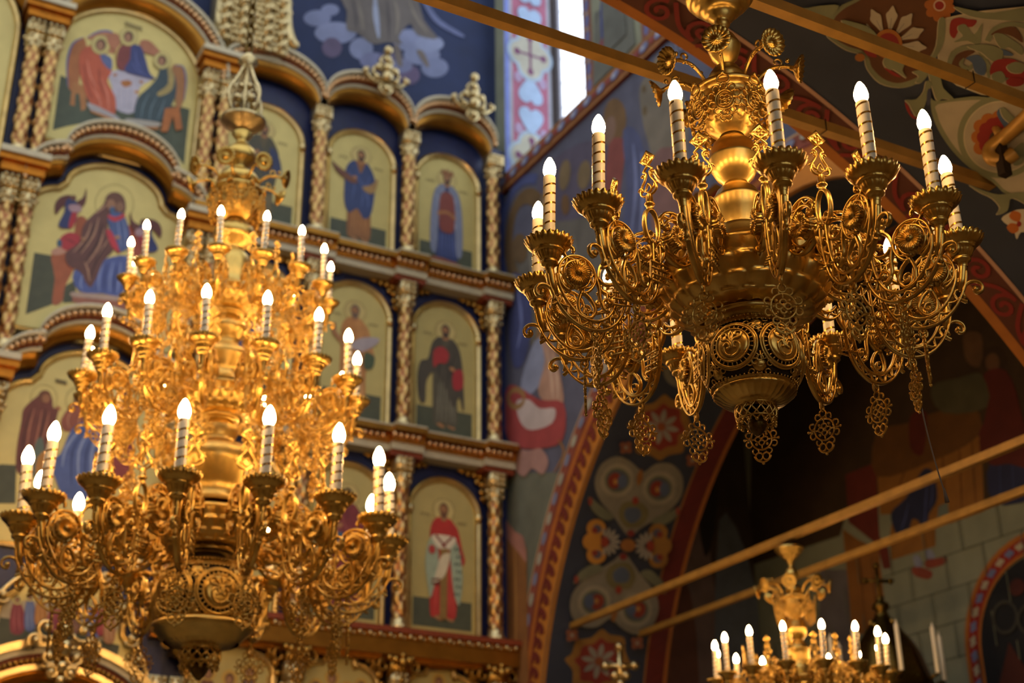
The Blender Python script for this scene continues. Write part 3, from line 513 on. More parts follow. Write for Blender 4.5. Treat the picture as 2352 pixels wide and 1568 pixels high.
('F','#a5785a',[(.535,1.307),(.534,1.295),(.53,1.286),(.522,1.28),(.514,1.279),(.505,1.283),(.499,1.292),(.496,1.302),(.496,1.314),(.501,1.323),(.508,1.329),(.517,1.33),(.526,1.326),(.532,1.318)]),
('F','#3a2418',[(.51,1.309),(.51,1.307),(.51,1.306),(.508,1.305),(.507,1.305),(.506,1.306),(.505,1.307),(.504,1.308),(.505,1.309),(.505,1.311),(.506,1.311),(.508,1.311),(.509,1.311),(.51,1.31)]),
('F','#3a2418',[(.527,1.311),(.527,1.309),(.526,1.308),(.525,1.307),(.524,1.307),(.522,1.308),(.521,1.309),(.521,1.31),(.521,1.311),(.522,1.312),(.523,1.313),(.524,1.313),(.525,1.313),(.526,1.312)]),
]
WALLR = [
('F','#6d7061',[(16.191,8.129),(14.229,7.513),(14.678,6.99),(15.117,6.37),(15.568,5.154),(16.55,4.595),(16.216,6.816)]),
('F','#5c5e72',[(16.04,12.586),(13.927,12.546),(11.881,12.521),(10.655,10.484),(11.94,9.645),(12.719,9.182),(13.555,8.467),(14.229,7.513),(16.154,8.117)]),
('f','#67645e',[(16.039,11.335),(15.047,11.423),(14.009,11.175),(13.417,10.358),(13.587,9.437),(14.256,8.852),(15.237,9.617),(15.96,10.179)]),
('f','#5a5468',[(15.136,12.326),(14.06,12.234),(13.317,11.746),(13.276,10.865),(14.017,11.045),(14.922,11.501)]),
('f','#7b7467',[(12.549,12.239),(12.245,12.285),(11.883,12.025),(11.583,11.33),(11.773,10.391),(12.209,10.623),(12.432,11.314),(12.54,11.767)]),
('F','#6a5a3e',[(12.409,12.12),(12.416,12.098),(12.431,12.086),(12.451,12.086),(12.472,12.099),(12.49,12.122),(12.502,12.15),(12.504,12.178),(12.497,12.2),(12.482,12.212),(12.462,12.211),(12.441,12.198),(12.423,12.175),(12.411,12.147)]),
('F','#6a5a3e',[(12.418,11.794),(12.426,11.764),(12.441,11.746),(12.461,11.742),(12.482,11.755),(12.5,11.78),(12.511,11.814),(12.513,11.85),(12.505,11.88),(12.49,11.898),(12.469,11.901),(12.448,11.889),(12.431,11.863),(12.42,11.829)]),
('F','#8a7a60',[(12.059,12.245),(12.109,12.209),(12.166,12.194),(12.219,12.205),(12.257,12.239),(12.272,12.289),(12.262,12.346),(12.229,12.399),(12.178,12.435),(12.121,12.449),(12.068,12.438),(12.03,12.404),(12.015,12.353),(12.026,12.297)]),
('f','#7f5f5b',[(12.356,11.079),(11.731,10.794),(11.559,9.923),(11.94,9.645),(12.455,10.014)]),
('F','#775c3c',[(12.882,11.934),(12.919,11.81),(13.003,11.742),(13.116,11.742),(13.237,11.811),(13.344,11.937),(13.413,12.096),(13.431,12.256),(13.393,12.384),(13.307,12.453),(13.19,12.45),(13.067,12.376),(12.963,12.247),(12.897,12.089)]),
('F','#84695a',[(13.159,11.907),(13.211,11.841),(13.28,11.807),(13.353,11.813),(13.415,11.857),(13.455,11.931),(13.463,12.021),(13.438,12.107),(13.386,12.174),(13.315,12.207),(13.242,12.2),(13.18,12.155),(13.142,12.081),(13.134,11.992)]),
('f','#8a4c46',[(13.335,11.79),(12.945,11.657),(13.019,11.249),(13.196,10.824),(13.467,10.833)]),
('f','#52597e',[(12.974,11.82),(12.609,11.544),(12.481,10.768),(12.611,9.969),(12.939,9.759),(13.141,10.224),(12.961,10.959)]),
('l','#7883b0',.076,[(12.764,11.501),(12.749,10.847),(12.919,10.241)]),
('l','#7883b0',.074,[(12.584,11.27),(12.609,10.647),(12.73,10.149)]),
('F','#7c6a4c',[(14.302,11.85),(14.347,11.767),(14.411,11.719),(14.484,11.714),(14.549,11.754),(14.595,11.831),(14.612,11.931),(14.596,12.034),(14.551,12.118),(14.485,12.166),(14.413,12.17),(14.347,12.128),(14.303,12.05),(14.287,11.951)]),
('F','#7c6a4c',[(13.786,11.57),(13.83,11.496),(13.897,11.456),(13.973,11.458),(14.045,11.502),(14.097,11.58),(14.12,11.677),(14.108,11.772),(14.063,11.848),(13.995,11.888),(13.918,11.884),(13.847,11.839),(13.795,11.76),(13.774,11.664)]),
('F','#7c6850',[(14.787,11.623),(14.84,11.55),(14.919,11.514),(15.01,11.522),(15.094,11.573),(15.154,11.657),(15.179,11.758),(15.163,11.855),(15.109,11.929),(15.028,11.965),(14.937,11.955),(14.854,11.903),(14.795,11.818),(14.771,11.718)]),
('F','#6f5234',[(14.336,11.41),(14.351,11.346),(14.385,11.307),(14.432,11.299),(14.482,11.324),(14.526,11.378),(14.555,11.451),(14.563,11.527),(14.548,11.591),(14.514,11.632),(14.466,11.639),(14.416,11.613),(14.372,11.558),(14.344,11.485)]),
('l','#8c867a',.08,[(15.484,11.356),(15.379,10.749),(15.518,10.265)]),
('l','#8c867a',.077,[(14.94,11.093),(14.91,10.401),(15.047,9.931)]),
('l','#8c867a',.073,[(14.25,10.893),(14.232,10.226),(14.375,9.647)]),
('L','#6c5536',.241,[(15.785,10.827),(15.85,10.918),(15.909,11.019),(15.96,11.128),(16.001,11.243),(16.032,11.36),(16.051,11.479),(16.059,11.595),(16.055,11.707),(16.038,11.812),(16.011,11.908),(15.971,11.992),(15.922,12.063),(15.864,12.119),(15.798,12.159),(15.725,12.182),(15.648,12.187),(15.568,12.175),(15.487,12.147),(15.406,12.102),(15.328,12.042),(15.253,11.969),(15.184,11.884)]),
('L','#4c5688',.156,[(15.723,10.483),(15.83,10.586),(15.93,10.704),(16.022,10.834),(16.103,10.975),(16.172,11.124),(16.227,11.277),(16.267,11.434),(16.291,11.589),(16.298,11.74),(16.288,11.884),(16.262,12.018),(16.218,12.138),(16.159,12.243),(16.086,12.33),(15.999,12.398),(15.902,12.445),(15.796,12.47),(15.683,12.473),(15.566,12.454),(15.446,12.415),(15.328,12.355),(15.211,12.277)]),
('F','#6c563a',[(15.499,11.292),(15.524,11.2),(15.589,11.148),(15.68,11.144),(15.782,11.192),(15.873,11.281),(15.935,11.395),(15.956,11.511),(15.93,11.606),(15.864,11.659),(15.77,11.66),(15.668,11.61),(15.578,11.519),(15.518,11.406)]),
('f','#434b7c',[(16.07,11.064),(15.503,10.736),(15.442,9.964),(15.725,9.547),(16.032,9.801)]),
('l','#7480b8',.08,[(15.817,10.808),(15.706,10.209),(15.841,9.86)]),
('f','#8f6a3e',[(15.154,10.242),(14.961,10.026),(15.049,9.606),(15.268,9.434),(15.301,9.839)]),
('f','#8f97b4',[(15.352,9.761),(15.058,9.674),(15.084,9.329),(15.282,9.054),(15.677,9.072),(15.73,9.352)]),
('f','#b8917c',[(15.207,9.801),(14.866,9.531),(14.651,8.818),(14.685,8.584),(15.106,8.787),(15.283,9.022),(15.082,9.374)]),
('l','#d0b09a',.073,[(15.029,9.533),(14.931,9.111),(14.901,8.756)]),
('l','#d0b09a',.072,[(14.895,9.415),(14.777,8.99),(14.77,8.677)]),
('f','#a44646',[(16.182,9.324),(15.904,9.319),(15.242,8.861),(14.63,8.589),(14.676,8.097),(15.268,8.174),(15.926,8.423),(16.193,8.737)]),
('f','#cabcba',[(15.886,9.07),(15.535,8.968),(15.247,8.737),(14.852,8.595),(14.939,8.417),(15.49,8.509),(15.784,8.737)]),
('L','#a07a4c',.079,[(15.666,9.035),(15.675,9.003),(15.702,8.979),(15.743,8.966),(15.796,8.965),(15.856,8.977),(15.919,8.999),(15.979,9.031),(16.032,9.07),(16.074,9.114),(16.1,9.157),(16.108,9.197),(16.098,9.231),(16.071,9.255),(16.028,9.267),(15.974,9.268),(15.913,9.255),(15.85,9.232),(15.79,9.199),(15.738,9.16),(15.698,9.117),(15.673,9.074),(15.666,9.035)]),
('f','#b08880',[(16.123,8.456),(15.581,8.246),(15.234,8.162),(15.051,7.921),(15.214,7.792),(15.473,7.964),(15.71,7.916),(16.006,8.165)]),
('l','#a0703c',.051,[(14.784,8.134),(14.653,7.911),(14.914,7.728)]),
('F','#8f5f2e',[(16.27,7.222),(15.908,7.184),(15.658,6.909),(15.667,5.172),(16.544,5.036)]),
('f','#b07a6a',[(16.265,7.496),(15.967,7.23),(15.734,7.077),(15.663,6.735),(15.856,6.902),(16.209,7.223)]),
('l','#b88444',.053,[(15.972,6.992),(15.957,6.169),(15.997,5.497)]),
('F','#6f7168',[(13.51,14.07),(12.628,13.757),(12.571,12.938),(13.232,12.905),(13.621,12.897)]),
('f','#3c4690',[(13.3,14.301),(12.877,14.004),(12.961,13.624),(13.245,13.487),(13.367,13.495)]),
('f','#8a4450',[(12.912,13.555),(13.064,13.404),(13.332,13.363),(13.413,13.488),(13.185,13.556)]),
('F','#8a8070',[(12.859,13.268),(12.876,13.248),(12.917,13.251),(12.975,13.275),(13.04,13.318),(13.097,13.369),(13.136,13.42),(13.148,13.459),(13.131,13.48),(13.089,13.477),(13.029,13.451),(12.965,13.408),(12.909,13.357),(12.871,13.307)]),
('L','#8a90a8',.034,[(11.892,12.414),(11.864,12.211)]),
('L','#8a90a8',.033,[(11.806,12.412),(11.779,12.209)]),
('L','#8a90a8',.033,[(11.721,12.409),(11.694,12.207)]),
('L','#8a90a8',.033,[(11.636,12.406),(11.61,12.205)]),
('L','#8a90a8',.033,[(11.552,12.404),(11.527,12.204)]),
]
EASTW = [
('F','#6c7394',[(6.144,14.954),(6.133,14.898),(6.097,14.839),(6.041,14.785),(5.972,14.743),(5.897,14.716),(5.826,14.709),(5.768,14.721),(5.729,14.752),(5.713,14.798),(5.723,14.853),(5.758,14.911),(5.813,14.965),(5.882,15.008),(5.957,15.036),(6.029,15.044),(6.088,15.031),(6.128,15.0)]),
('F','#6c7394',[(6.268,15.152),(6.261,15.112),(6.237,15.07),(6.199,15.032),(6.152,15.002),(6.102,14.984),(6.054,14.98),(6.014,14.989),(5.988,15.012),(5.977,15.045),(5.984,15.085),(6.008,15.126),(6.045,15.164),(6.092,15.195),(6.143,15.213),(6.191,15.218),(6.231,15.208),(6.258,15.185)]),
('F','#767d9e',[(6.565,14.834),(6.547,14.758),(6.491,14.678),(6.403,14.602),(6.295,14.54),(6.179,14.5),(6.07,14.485),(5.98,14.498),(5.921,14.537),(5.897,14.597),(5.914,14.671),(5.968,14.751),(6.054,14.827),(6.161,14.889),(6.278,14.931),(6.389,14.947),(6.481,14.935),(6.542,14.895)]),
('F','#574c68',[(6.341,14.487),(6.334,14.422),(6.309,14.358),(6.268,14.304),(6.218,14.265),(6.163,14.246),(6.11,14.25),(6.067,14.275),(6.037,14.319),(6.024,14.377),(6.031,14.441),(6.056,14.505),(6.096,14.56),(6.147,14.599),(6.202,14.619),(6.255,14.615),(6.299,14.59),(6.329,14.545)]),
('F','#767d9e',[(6.843,14.644),(6.833,14.572),(6.802,14.5),(6.752,14.438),(6.69,14.393),(6.624,14.371),(6.561,14.373),(6.508,14.399),(6.473,14.447),(6.459,14.511),(6.467,14.582),(6.498,14.654),(6.547,14.716),(6.609,14.762),(6.676,14.785),(6.74,14.784),(6.793,14.757),(6.829,14.708)]),
('F','#6c6f92',[(7.044,14.494),(7.033,14.439),(6.998,14.381),(6.943,14.329),(6.876,14.289),(6.804,14.265),(6.736,14.259),(6.68,14.274),(6.642,14.306),(6.628,14.352),(6.639,14.407),(6.673,14.464),(6.727,14.516),(6.794,14.557),(6.866,14.582),(6.935,14.588),(6.992,14.574),(7.03,14.541)]),
('F','#5a5470',[(7.348,14.597),(7.336,14.536),(7.3,14.473),(7.245,14.416),(7.176,14.373),(7.103,14.349),(7.034,14.345),(6.977,14.363),(6.939,14.401),(6.924,14.453),(6.935,14.514),(6.97,14.577),(7.025,14.634),(7.093,14.677),(7.167,14.703),(7.237,14.707),(7.295,14.689),(7.333,14.651)]),
('F','#767d9e',[(7.712,15.101),(7.696,15.024),(7.648,14.945),(7.574,14.874),(7.484,14.818),(7.388,14.785),(7.297,14.778),(7.223,14.797),(7.173,14.842),(7.155,14.906),(7.17,14.981),(7.216,15.06),(7.288,15.132),(7.378,15.188),(7.475,15.223),(7.568,15.231),(7.643,15.211),(7.693,15.166)]),
('F','#767d9e',[(7.968,14.912),(7.95,14.841),(7.896,14.766),(7.813,14.695),(7.711,14.639),(7.603,14.602),(7.502,14.59),(7.42,14.604),(7.365,14.641),(7.345,14.699),(7.362,14.769),(7.414,14.843),(7.496,14.914),(7.596,14.971),(7.705,15.009),(7.808,15.022),(7.892,15.009),(7.948,14.971)]),
('F','#6c7394',[(8.113,14.72),(8.099,14.651),(8.059,14.58),(7.996,14.518),(7.92,14.47),(7.838,14.443),(7.762,14.44),(7.699,14.46),(7.658,14.503),(7.643,14.562),(7.656,14.63),(7.695,14.7),(7.757,14.763),(7.833,14.811),(7.915,14.84),(7.992,14.843),(8.056,14.823),(8.098,14.78)]),
('F','#5a4c6c',[(7.63,14.422),(7.62,14.355),(7.589,14.289),(7.54,14.232),(7.481,14.19),(7.418,14.169),(7.358,14.172),(7.308,14.196),(7.275,14.241),(7.263,14.299),(7.272,14.366),(7.302,14.431),(7.35,14.489),(7.409,14.531),(7.473,14.553),(7.534,14.551),(7.584,14.526),(7.617,14.481)]),
('F','#6c6f90',[(7.503,14.548),(7.493,14.499),(7.462,14.448),(7.414,14.401),(7.354,14.365),(7.291,14.344),(7.231,14.34),(7.182,14.354),(7.15,14.383),(7.138,14.425),(7.147,14.474),(7.178,14.525),(7.225,14.572),(7.284,14.608),(7.348,14.63),(7.408,14.634),(7.458,14.621),(7.491,14.591)]),
('F','#7e86a6',[(8.029,15.142),(8.014,15.083),(7.971,15.021),(7.904,14.963),(7.822,14.916),(7.734,14.886),(7.653,14.876),(7.586,14.888),(7.542,14.919),(7.526,14.967),(7.54,15.025),(7.582,15.086),(7.648,15.144),(7.73,15.192),(7.817,15.223),(7.9,15.233),(7.968,15.222),(8.013,15.19)]),
('f','#5f5856',[(6.296,15.558),(7.41,15.978),(7.674,15.472),(7.917,15.201),(7.569,15.148),(7.44,15.318),(7.26,15.011),(7.316,14.887),(7.065,14.833),(6.825,14.716),(6.58,14.832),(6.401,14.843),(6.387,15.178)]),
('l','#8a92aa',.1,[(6.841,15.623),(6.869,15.251),(6.927,14.86)]),
('l','#756c64',.059,[(6.557,15.448),(6.628,15.163),(6.668,14.904)]),
('l','#756c64',.061,[(7.165,15.674),(7.235,15.384),(7.213,15.029)]),
('l','#756c64',.061,[(7.415,15.766),(7.547,15.462),(7.741,15.251)]),
('l','#4a4448',.046,[(6.467,15.414),(6.539,15.131),(6.548,14.896)]),
('l','#4a4448',.047,[(7.042,15.628),(7.084,15.259),(7.094,14.884)]),
('f','#6a5f5a',[(7.173,14.793),(7.265,14.841),(7.323,14.589),(7.32,14.47),(7.243,14.494)]),
('f','#6a5f5a',[(7.559,14.841),(7.668,14.878),(7.765,14.705),(7.767,14.597),(7.672,14.674)]),
('f','#5d658c',[(7.635,15.848),(7.764,15.789),(7.96,15.575),(8.366,15.437),(8.317,15.377),(7.929,15.458),(7.735,15.636)]),
('F','#26212c',[(9.027,16.813),(9.193,16.876),(9.16,13.727),(9.003,13.68)]),
('l','#4a3830',.043,[(9.106,16.768),(9.093,15.299),(9.079,13.837)]),
]
SIDEW = [
('F','#43311f',[(15.463,13.066),(9.522,10.032),(10.23,6.865),(11.156,6.988),(12.006,7.017),(13.267,7.321),(14.022,7.912),(14.386,7.327),(16.427,7.409)]),
('F','#6f6a6c',[(14.855,6.964),(14.318,6.83),(14.416,5.458),(15.133,5.59)]),
('F','#93602a',[(14.321,7.411),(14.038,7.177),(13.673,6.949),(13.685,6.353),(13.681,5.831),(14.366,5.953),(14.329,6.722)]),
('l','#6a3f18',.023,[(14.052,7.092),(14.062,6.657),(14.09,5.938)]),
('l','#6a3f18',.023,[(13.834,6.904),(13.842,6.496),(13.881,5.914)]),
('F','#6e2c22',[(14.139,8.135),(13.533,8.127),(13.63,7.111),(13.494,6.902),(13.479,6.642),(13.63,6.669),(13.691,7.019),(14.183,7.463)]),
('F','#96652a',[(13.507,8.278),(12.922,8.308),(11.657,7.879),(11.793,6.934),(12.377,6.936),(12.598,7.081),(12.665,6.725),(13.467,6.745),(13.442,7.06),(13.328,7.332),(13.565,7.399)]),
('l','#6e4418',.035,[(12.81,8.27),(12.922,7.975),(13.269,7.533)]),
('l','#6e4418',.034,[(12.269,8.087),(12.365,7.581),(12.388,7.022)]),
('l','#6e4418',.033,[(12.009,7.998),(12.084,7.473),(12.15,6.995)]),
('l','#6e4418',.032,[(11.807,7.929),(11.859,7.527),(11.909,7.008)]),
('f','#2a3052',[(13.359,7.362),(13.071,7.474),(12.867,7.63),(12.67,7.763),(12.52,7.651),(12.522,7.311),(12.698,7.152),(12.761,6.959),(12.901,6.972),(12.878,7.097),(12.994,7.172),(13.089,7.049),(13.272,7.01),(13.336,7.117)]),
('l','#4a5490',.025,[(13.026,7.396),(13.115,7.228),(13.232,7.067)]),
('l','#4a5490',.024,[(12.642,7.603),(12.722,7.328),(12.812,6.994)]),
('l','#4a5490',.024,[(12.562,7.578),(12.607,7.337),(12.686,7.212)]),
('F','#6f7a70',[(12.519,7.205),(12.351,7.219),(12.377,6.936),(12.587,6.994)]),
('f','#8c92ac',[(13.068,6.685),(12.97,6.676),(12.923,6.544),(13.039,6.532)]),
('f','#8e4434',[(13.107,6.549),(12.955,6.521),(12.779,6.415),(12.834,6.341),(13.006,6.399),(13.112,6.477)]),
('f','#8c92ac',[(12.836,6.708),(12.734,6.685),(12.693,6.578),(12.818,6.579)]),
('f','#8e4434',[(12.858,6.589),(12.694,6.568),(12.513,6.538),(12.544,6.464),(12.85,6.48)]),
('f','#2b3154',[(11.577,7.499),(10.932,7.233),(11.006,6.882),(11.629,6.987)]),
('l','#4a5694',.022,[(11.44,7.414),(11.509,7.012)]),
('l','#4a5694',.022,[(11.251,7.354),(11.307,6.961)]),
('f','#5e2420',[(11.634,7.997),(10.829,7.718),(10.932,7.233),(11.294,7.388),(11.582,7.47),(11.656,7.753)]),
('f','#6a451c',[(13.435,8.523),(12.839,8.452),(12.576,8.459),(11.721,8.284),(11.702,7.884),(12.526,7.813),(13.539,7.918)]),
('f','#5e2218',[(12.78,8.531),(12.487,8.477),(12.647,7.961),(12.856,8.112)]),
('F','#3c2a1c',[(11.062,8.668),(11.097,8.599),(11.163,8.559),(11.248,8.556),(11.336,8.589),(11.408,8.654),(11.452,8.738),(11.456,8.823),(11.421,8.893),(11.353,8.933),(11.266,8.936),(11.178,8.9),(11.107,8.834),(11.065,8.752)]),
('F','#6a4a34',[(11.183,8.684),(11.203,8.637),(11.241,8.608),(11.289,8.601),(11.337,8.62),(11.376,8.659),(11.398,8.712),(11.398,8.768),(11.377,8.816),(11.339,8.845),(11.29,8.851),(11.242,8.832),(11.204,8.792),(11.183,8.739)]),
('f','#5e221c',[(11.455,8.63),(11.106,8.544),(10.99,8.021),(11.039,7.436),(11.708,7.655),(11.483,8.198)]),
('f','#6a4c34',[(11.669,9.268),(11.39,9.153),(11.489,8.756),(11.697,8.918)]),
('f','#54503c',[(12.344,8.788),(11.836,8.727),(11.492,8.644),(11.483,8.198),(12.211,8.379)]),
]
SOFFA2 = [
('f','#8a6228',[(1.971,9.721),(1.914,9.85),(1.896,10.069),(1.721,10.122),(1.541,10.232),(1.451,10.111),(1.283,10.106),(1.226,9.898),(1.147,9.764),(1.203,9.618),(1.214,9.408),(1.415,9.374),(1.539,9.242),(1.625,9.334),(1.787,9.378),(1.846,9.578)]),
('f','#7e2a1c',[(1.857,9.728),(1.816,9.821),(1.802,9.977),(1.677,10.014),(1.548,10.093),(1.483,10.007),(1.362,10.004),(1.321,9.855),(1.264,9.759),(1.304,9.654),(1.312,9.502),(1.457,9.476),(1.546,9.38),(1.609,9.447),(1.725,9.479),(1.768,9.624)]),
('f','#8a8478',[(1.562,9.786),(1.516,9.893),(1.545,10.01),(1.591,9.901)]),
('f','#8a8478',[(1.535,9.77),(1.44,9.806),(1.392,9.912),(1.488,9.876)]),
('f','#8a8478',[(1.526,9.735),(1.438,9.68),(1.342,9.714),(1.431,9.77)]),
('f','#8a8478',[(1.54,9.704),(1.51,9.59),(1.422,9.534),(1.452,9.648)]),
('f','#8a8478',[(1.569,9.693),(1.615,9.587),(1.585,9.473),(1.54,9.579)]),
('f','#8a8478',[(1.595,9.709),(1.691,9.672),(1.738,9.564),(1.642,9.603)]),
('f','#8a8478',[(1.604,9.743),(1.694,9.797),(1.79,9.759),(1.7,9.707)]),
('f','#8a8478',[(1.59,9.775),(1.621,9.89),(1.711,9.946),(1.679,9.83)]),
('F','#8a4a26',[(1.571,9.8),(1.548,9.797),(1.529,9.783),(1.517,9.76),(1.515,9.733),(1.522,9.707),(1.538,9.688),(1.56,9.679),(1.582,9.682),(1.601,9.696),(1.613,9.719),(1.616,9.746),(1.608,9.772),(1.592,9.791)]),
('f','#8a6228',[(5.162,9.519),(5.109,9.664),(5.108,9.879),(4.918,10.002),(4.729,10.182),(4.62,10.102),(4.434,10.166),(4.355,9.984),(4.258,9.883),(4.307,9.718),(4.303,9.506),(4.52,9.398),(4.645,9.225),(4.748,9.281),(4.93,9.263),(5.012,9.432)]),
('f','#7e2a1c',[(5.036,9.571),(4.998,9.675),(4.997,9.83),(4.861,9.917),(4.725,10.045),(4.647,9.988),(4.513,10.034),(4.456,9.904),(4.385,9.833),(4.421,9.714),(4.417,9.562),(4.574,9.482),(4.665,9.356),(4.739,9.396),(4.87,9.384),(4.929,9.506)]),
('f','#8a8478',[(4.715,9.743),(4.673,9.865),(4.715,9.966),(4.757,9.842)]),
('f','#8a8478',[(4.685,9.737),(4.583,9.81),(4.539,9.932),(4.642,9.859)]),
('f','#8a8478',[(4.672,9.708),(4.57,9.688),(4.467,9.758),(4.57,9.779)]),
('f','#8a8478',[(4.685,9.671),(4.642,9.573),(4.541,9.551),(4.583,9.651)]),
('f','#8a8478',[(4.715,9.65),(4.757,9.529),(4.715,9.43),(4.674,9.551)]),
('f','#8a8478',[(4.746,9.655),(4.848,9.582),(4.891,9.461),(4.789,9.535)]),
('f','#8a8478',[(4.759,9.685),(4.861,9.701),(4.965,9.627),(4.861,9.612)]),
('f','#8a8478',[(4.746,9.721),(4.789,9.819),(4.893,9.837),(4.848,9.739)]),
('F','#8a4a26',[(4.726,9.753),(4.701,9.759),(4.679,9.752),(4.664,9.735),(4.659,9.709),(4.665,9.682),(4.681,9.657),(4.704,9.64),(4.729,9.634),(4.751,9.64),(4.767,9.658),(4.772,9.683),(4.765,9.71),(4.749,9.735)]),
('f','#7b7464',[(3.188,9.832),(3.318,9.947),(3.451,10.107),(3.608,10.285),(3.85,10.39),(4.105,10.295),(4.242,10.066),(4.205,9.845),(4.067,9.723),(4.103,9.621),(4.179,9.463),(4.207,9.252),(4.068,9.088),(3.816,9.085),(3.596,9.247),(3.442,9.484),(3.285,9.675)]),
('F','#4a4e58',[(3.939,9.639),(3.838,9.653),(3.749,9.613),(3.691,9.528),(3.673,9.417),(3.7,9.302),(3.765,9.205),(3.856,9.145),(3.956,9.133),(4.044,9.17),(4.104,9.251),(4.123,9.359),(4.097,9.475),(4.031,9.576)]),
('L','#8e8672',.075,[(3.931,9.595),(3.877,9.607),(3.826,9.601),(3.78,9.578),(3.743,9.54),(3.719,9.489),(3.71,9.431),(3.716,9.37),(3.736,9.311),(3.77,9.258),(3.813,9.217),(3.864,9.189),(3.917,9.177),(3.968,9.183),(4.014,9.204),(4.051,9.241),(4.075,9.29),(4.085,9.347),(4.08,9.408),(4.06,9.468),(4.026,9.522),(3.982,9.566),(3.931,9.595)]),
('L','#5c5f4c',.031,[(3.924,9.55),(3.882,9.56),(3.842,9.555),(3.806,9.537),(3.778,9.507),(3.759,9.468),(3.752,9.422),(3.756,9.375),(3.772,9.328),(3.798,9.287),(3.832,9.255),(3.871,9.233),(3.912,9.224),(3.952,9.228),(3.988,9.245),(4.017,9.274),(4.036,9.312),(4.043,9.357),(4.039,9.405),(4.023,9.452),(3.997,9.494),(3.963,9.528),(3.924,9.55)]),
('F','#7c2e1c',[(3.869,9.452),(3.825,9.442),(3.792,9.414),(3.777,9.374),(3.784,9.331),(3.811,9.292),(3.852,9.265),(3.899,9.256),(3.944,9.265),(3.977,9.292),(3.992,9.332),(3.985,9.375),(3.959,9.415),(3.917,9.442)]),
('F','#4c5870',[(3.905,9.54),(3.865,9.548),(3.83,9.541),(3.808,9.519),(3.803,9.487),(3.816,9.452),(3.844,9.421),(3.882,9.398),(3.922,9.39),(3.957,9.397),(3.979,9.419),(3.984,9.45),(3.972,9.485),(3.943,9.518)]),
('F','#a87838',[(3.88,9.4),(3.863,9.404),(3.849,9.4),(3.84,9.39),(3.838,9.376),(3.843,9.361),(3.854,9.348),(3.87,9.339),(3.886,9.336),(3.9,9.339),(3.91,9.349),(3.912,9.362),(3.907,9.378),(3.895,9.391)]),
('F','#4a4e58',[(3.935,10.281),(3.833,10.295),(3.743,10.255),(3.683,10.168),(3.665,10.053),(3.692,9.934),(3.759,9.834),(3.852,9.772),(3.953,9.758),(4.042,9.796),(4.103,9.879),(4.122,9.991),(4.096,10.111),(4.029,10.215)]),
('L','#8e8672',.077,[(3.927,10.235),(3.873,10.248),(3.82,10.243),(3.773,10.219),(3.737,10.18),(3.712,10.128),(3.703,10.068),(3.709,10.005),(3.73,9.943),(3.764,9.889),(3.808,9.846),(3.859,9.817),(3.913,9.805),(3.965,9.81),(4.012,9.832),(4.049,9.869),(4.074,9.919),(4.084,9.978),(4.078,10.041),(4.058,10.104),(4.024,10.16),(3.979,10.205),(3.927,10.235)]),
('L','#5c5f4c',.032,[(3.92,10.189),(3.878,10.199),(3.837,10.195),(3.8,10.177),(3.771,10.146),(3.753,10.105),(3.745,10.058),(3.75,10.009),(3.766,9.961),(3.792,9.919),(3.826,9.885),(3.866,9.862),(3.908,9.852),(3.949,9.856),(3.985,9.874),(4.014,9.904),(4.034,9.943),(4.041,9.989),(4.037,10.039),(4.021,10.087),(3.995,10.131),(3.96,10.166),(3.92,10.189)]),
('F','#7c2e1c',[(3.865,10.088),(3.819,10.078),(3.786,10.05),(3.771,10.009),(3.778,9.963),(3.805,9.923),(3.847,9.895),(3.895,9.885),(3.941,9.895),(3.974,9.923),(3.989,9.963),(3.982,10.008),(3.955,10.049),(3.913,10.078)]),
('F','#4c5870',[(3.901,10.179),(3.86,10.188),(3.825,10.18),(3.802,10.158),(3.797,10.125),(3.81,10.089),(3.839,10.056),(3.877,10.033),(3.918,10.024),(3.953,10.031),(3.976,10.053),(3.981,10.086),(3.969,10.122),(3.94,10.155)]),
('F','#a87838',[(3.875,10.035),(3.859,10.038),(3.844,10.035),(3.835,10.025),(3.833,10.01),(3.838,9.995),(3.849,9.981),(3.865,9.971),(3.882,9.968),(3.896,9.972),(3.906,9.981),(3.908,9.996),(3.903,10.011),(3.891,10.025)]),
('f','#6a6240',[(3.309,9.763),(3.381,9.958),(3.53,9.996),(3.65,9.876),(3.664,9.734),(3.624,9.582),(3.487,9.555),(3.366,9.637)]),
('f','#4c5668',[(3.373,9.797),(3.462,9.895),(3.564,9.849),(3.581,9.753),(3.544,9.646),(3.43,9.67)]),
('F','#8a3020',[(3.682,9.788),(3.658,9.792),(3.637,9.786),(3.624,9.772),(3.621,9.752),(3.629,9.73),(3.645,9.711),(3.668,9.698),(3.692,9.693),(3.712,9.699),(3.725,9.713),(3.728,9.733),(3.721,9.755),(3.704,9.775)]),
('F','#7c2a26',[(3.247,9.878),(3.227,9.879),(3.209,9.868),(3.198,9.849),(3.194,9.824),(3.2,9.8),(3.213,9.779),(3.232,9.768),(3.252,9.767),(3.269,9.777),(3.281,9.796),(3.285,9.821),(3.279,9.845),(3.266,9.866)]),
('f','#8a5a28',[(3.874,9.705),(3.982,9.734),(4.106,9.666),(3.998,9.638)]),
('f','#6a6a54',[(3.422,9.511),(3.554,9.234),(3.627,9.061),(3.468,9.162),(3.355,9.388)]),
('F','#8a3a2c',[(3.573,9.138),(3.549,9.143),(3.53,9.141),(3.518,9.132),(3.516,9.118),(3.524,9.103),(3.541,9.088),(3.563,9.077),(3.586,9.072),(3.606,9.074),(3.618,9.083),(3.62,9.096),(3.612,9.112),(3.595,9.127)]),
('f','#6a6a54',[(3.449,10.061),(3.608,10.285),(3.701,10.429),(3.529,10.398),(3.393,10.214)]),
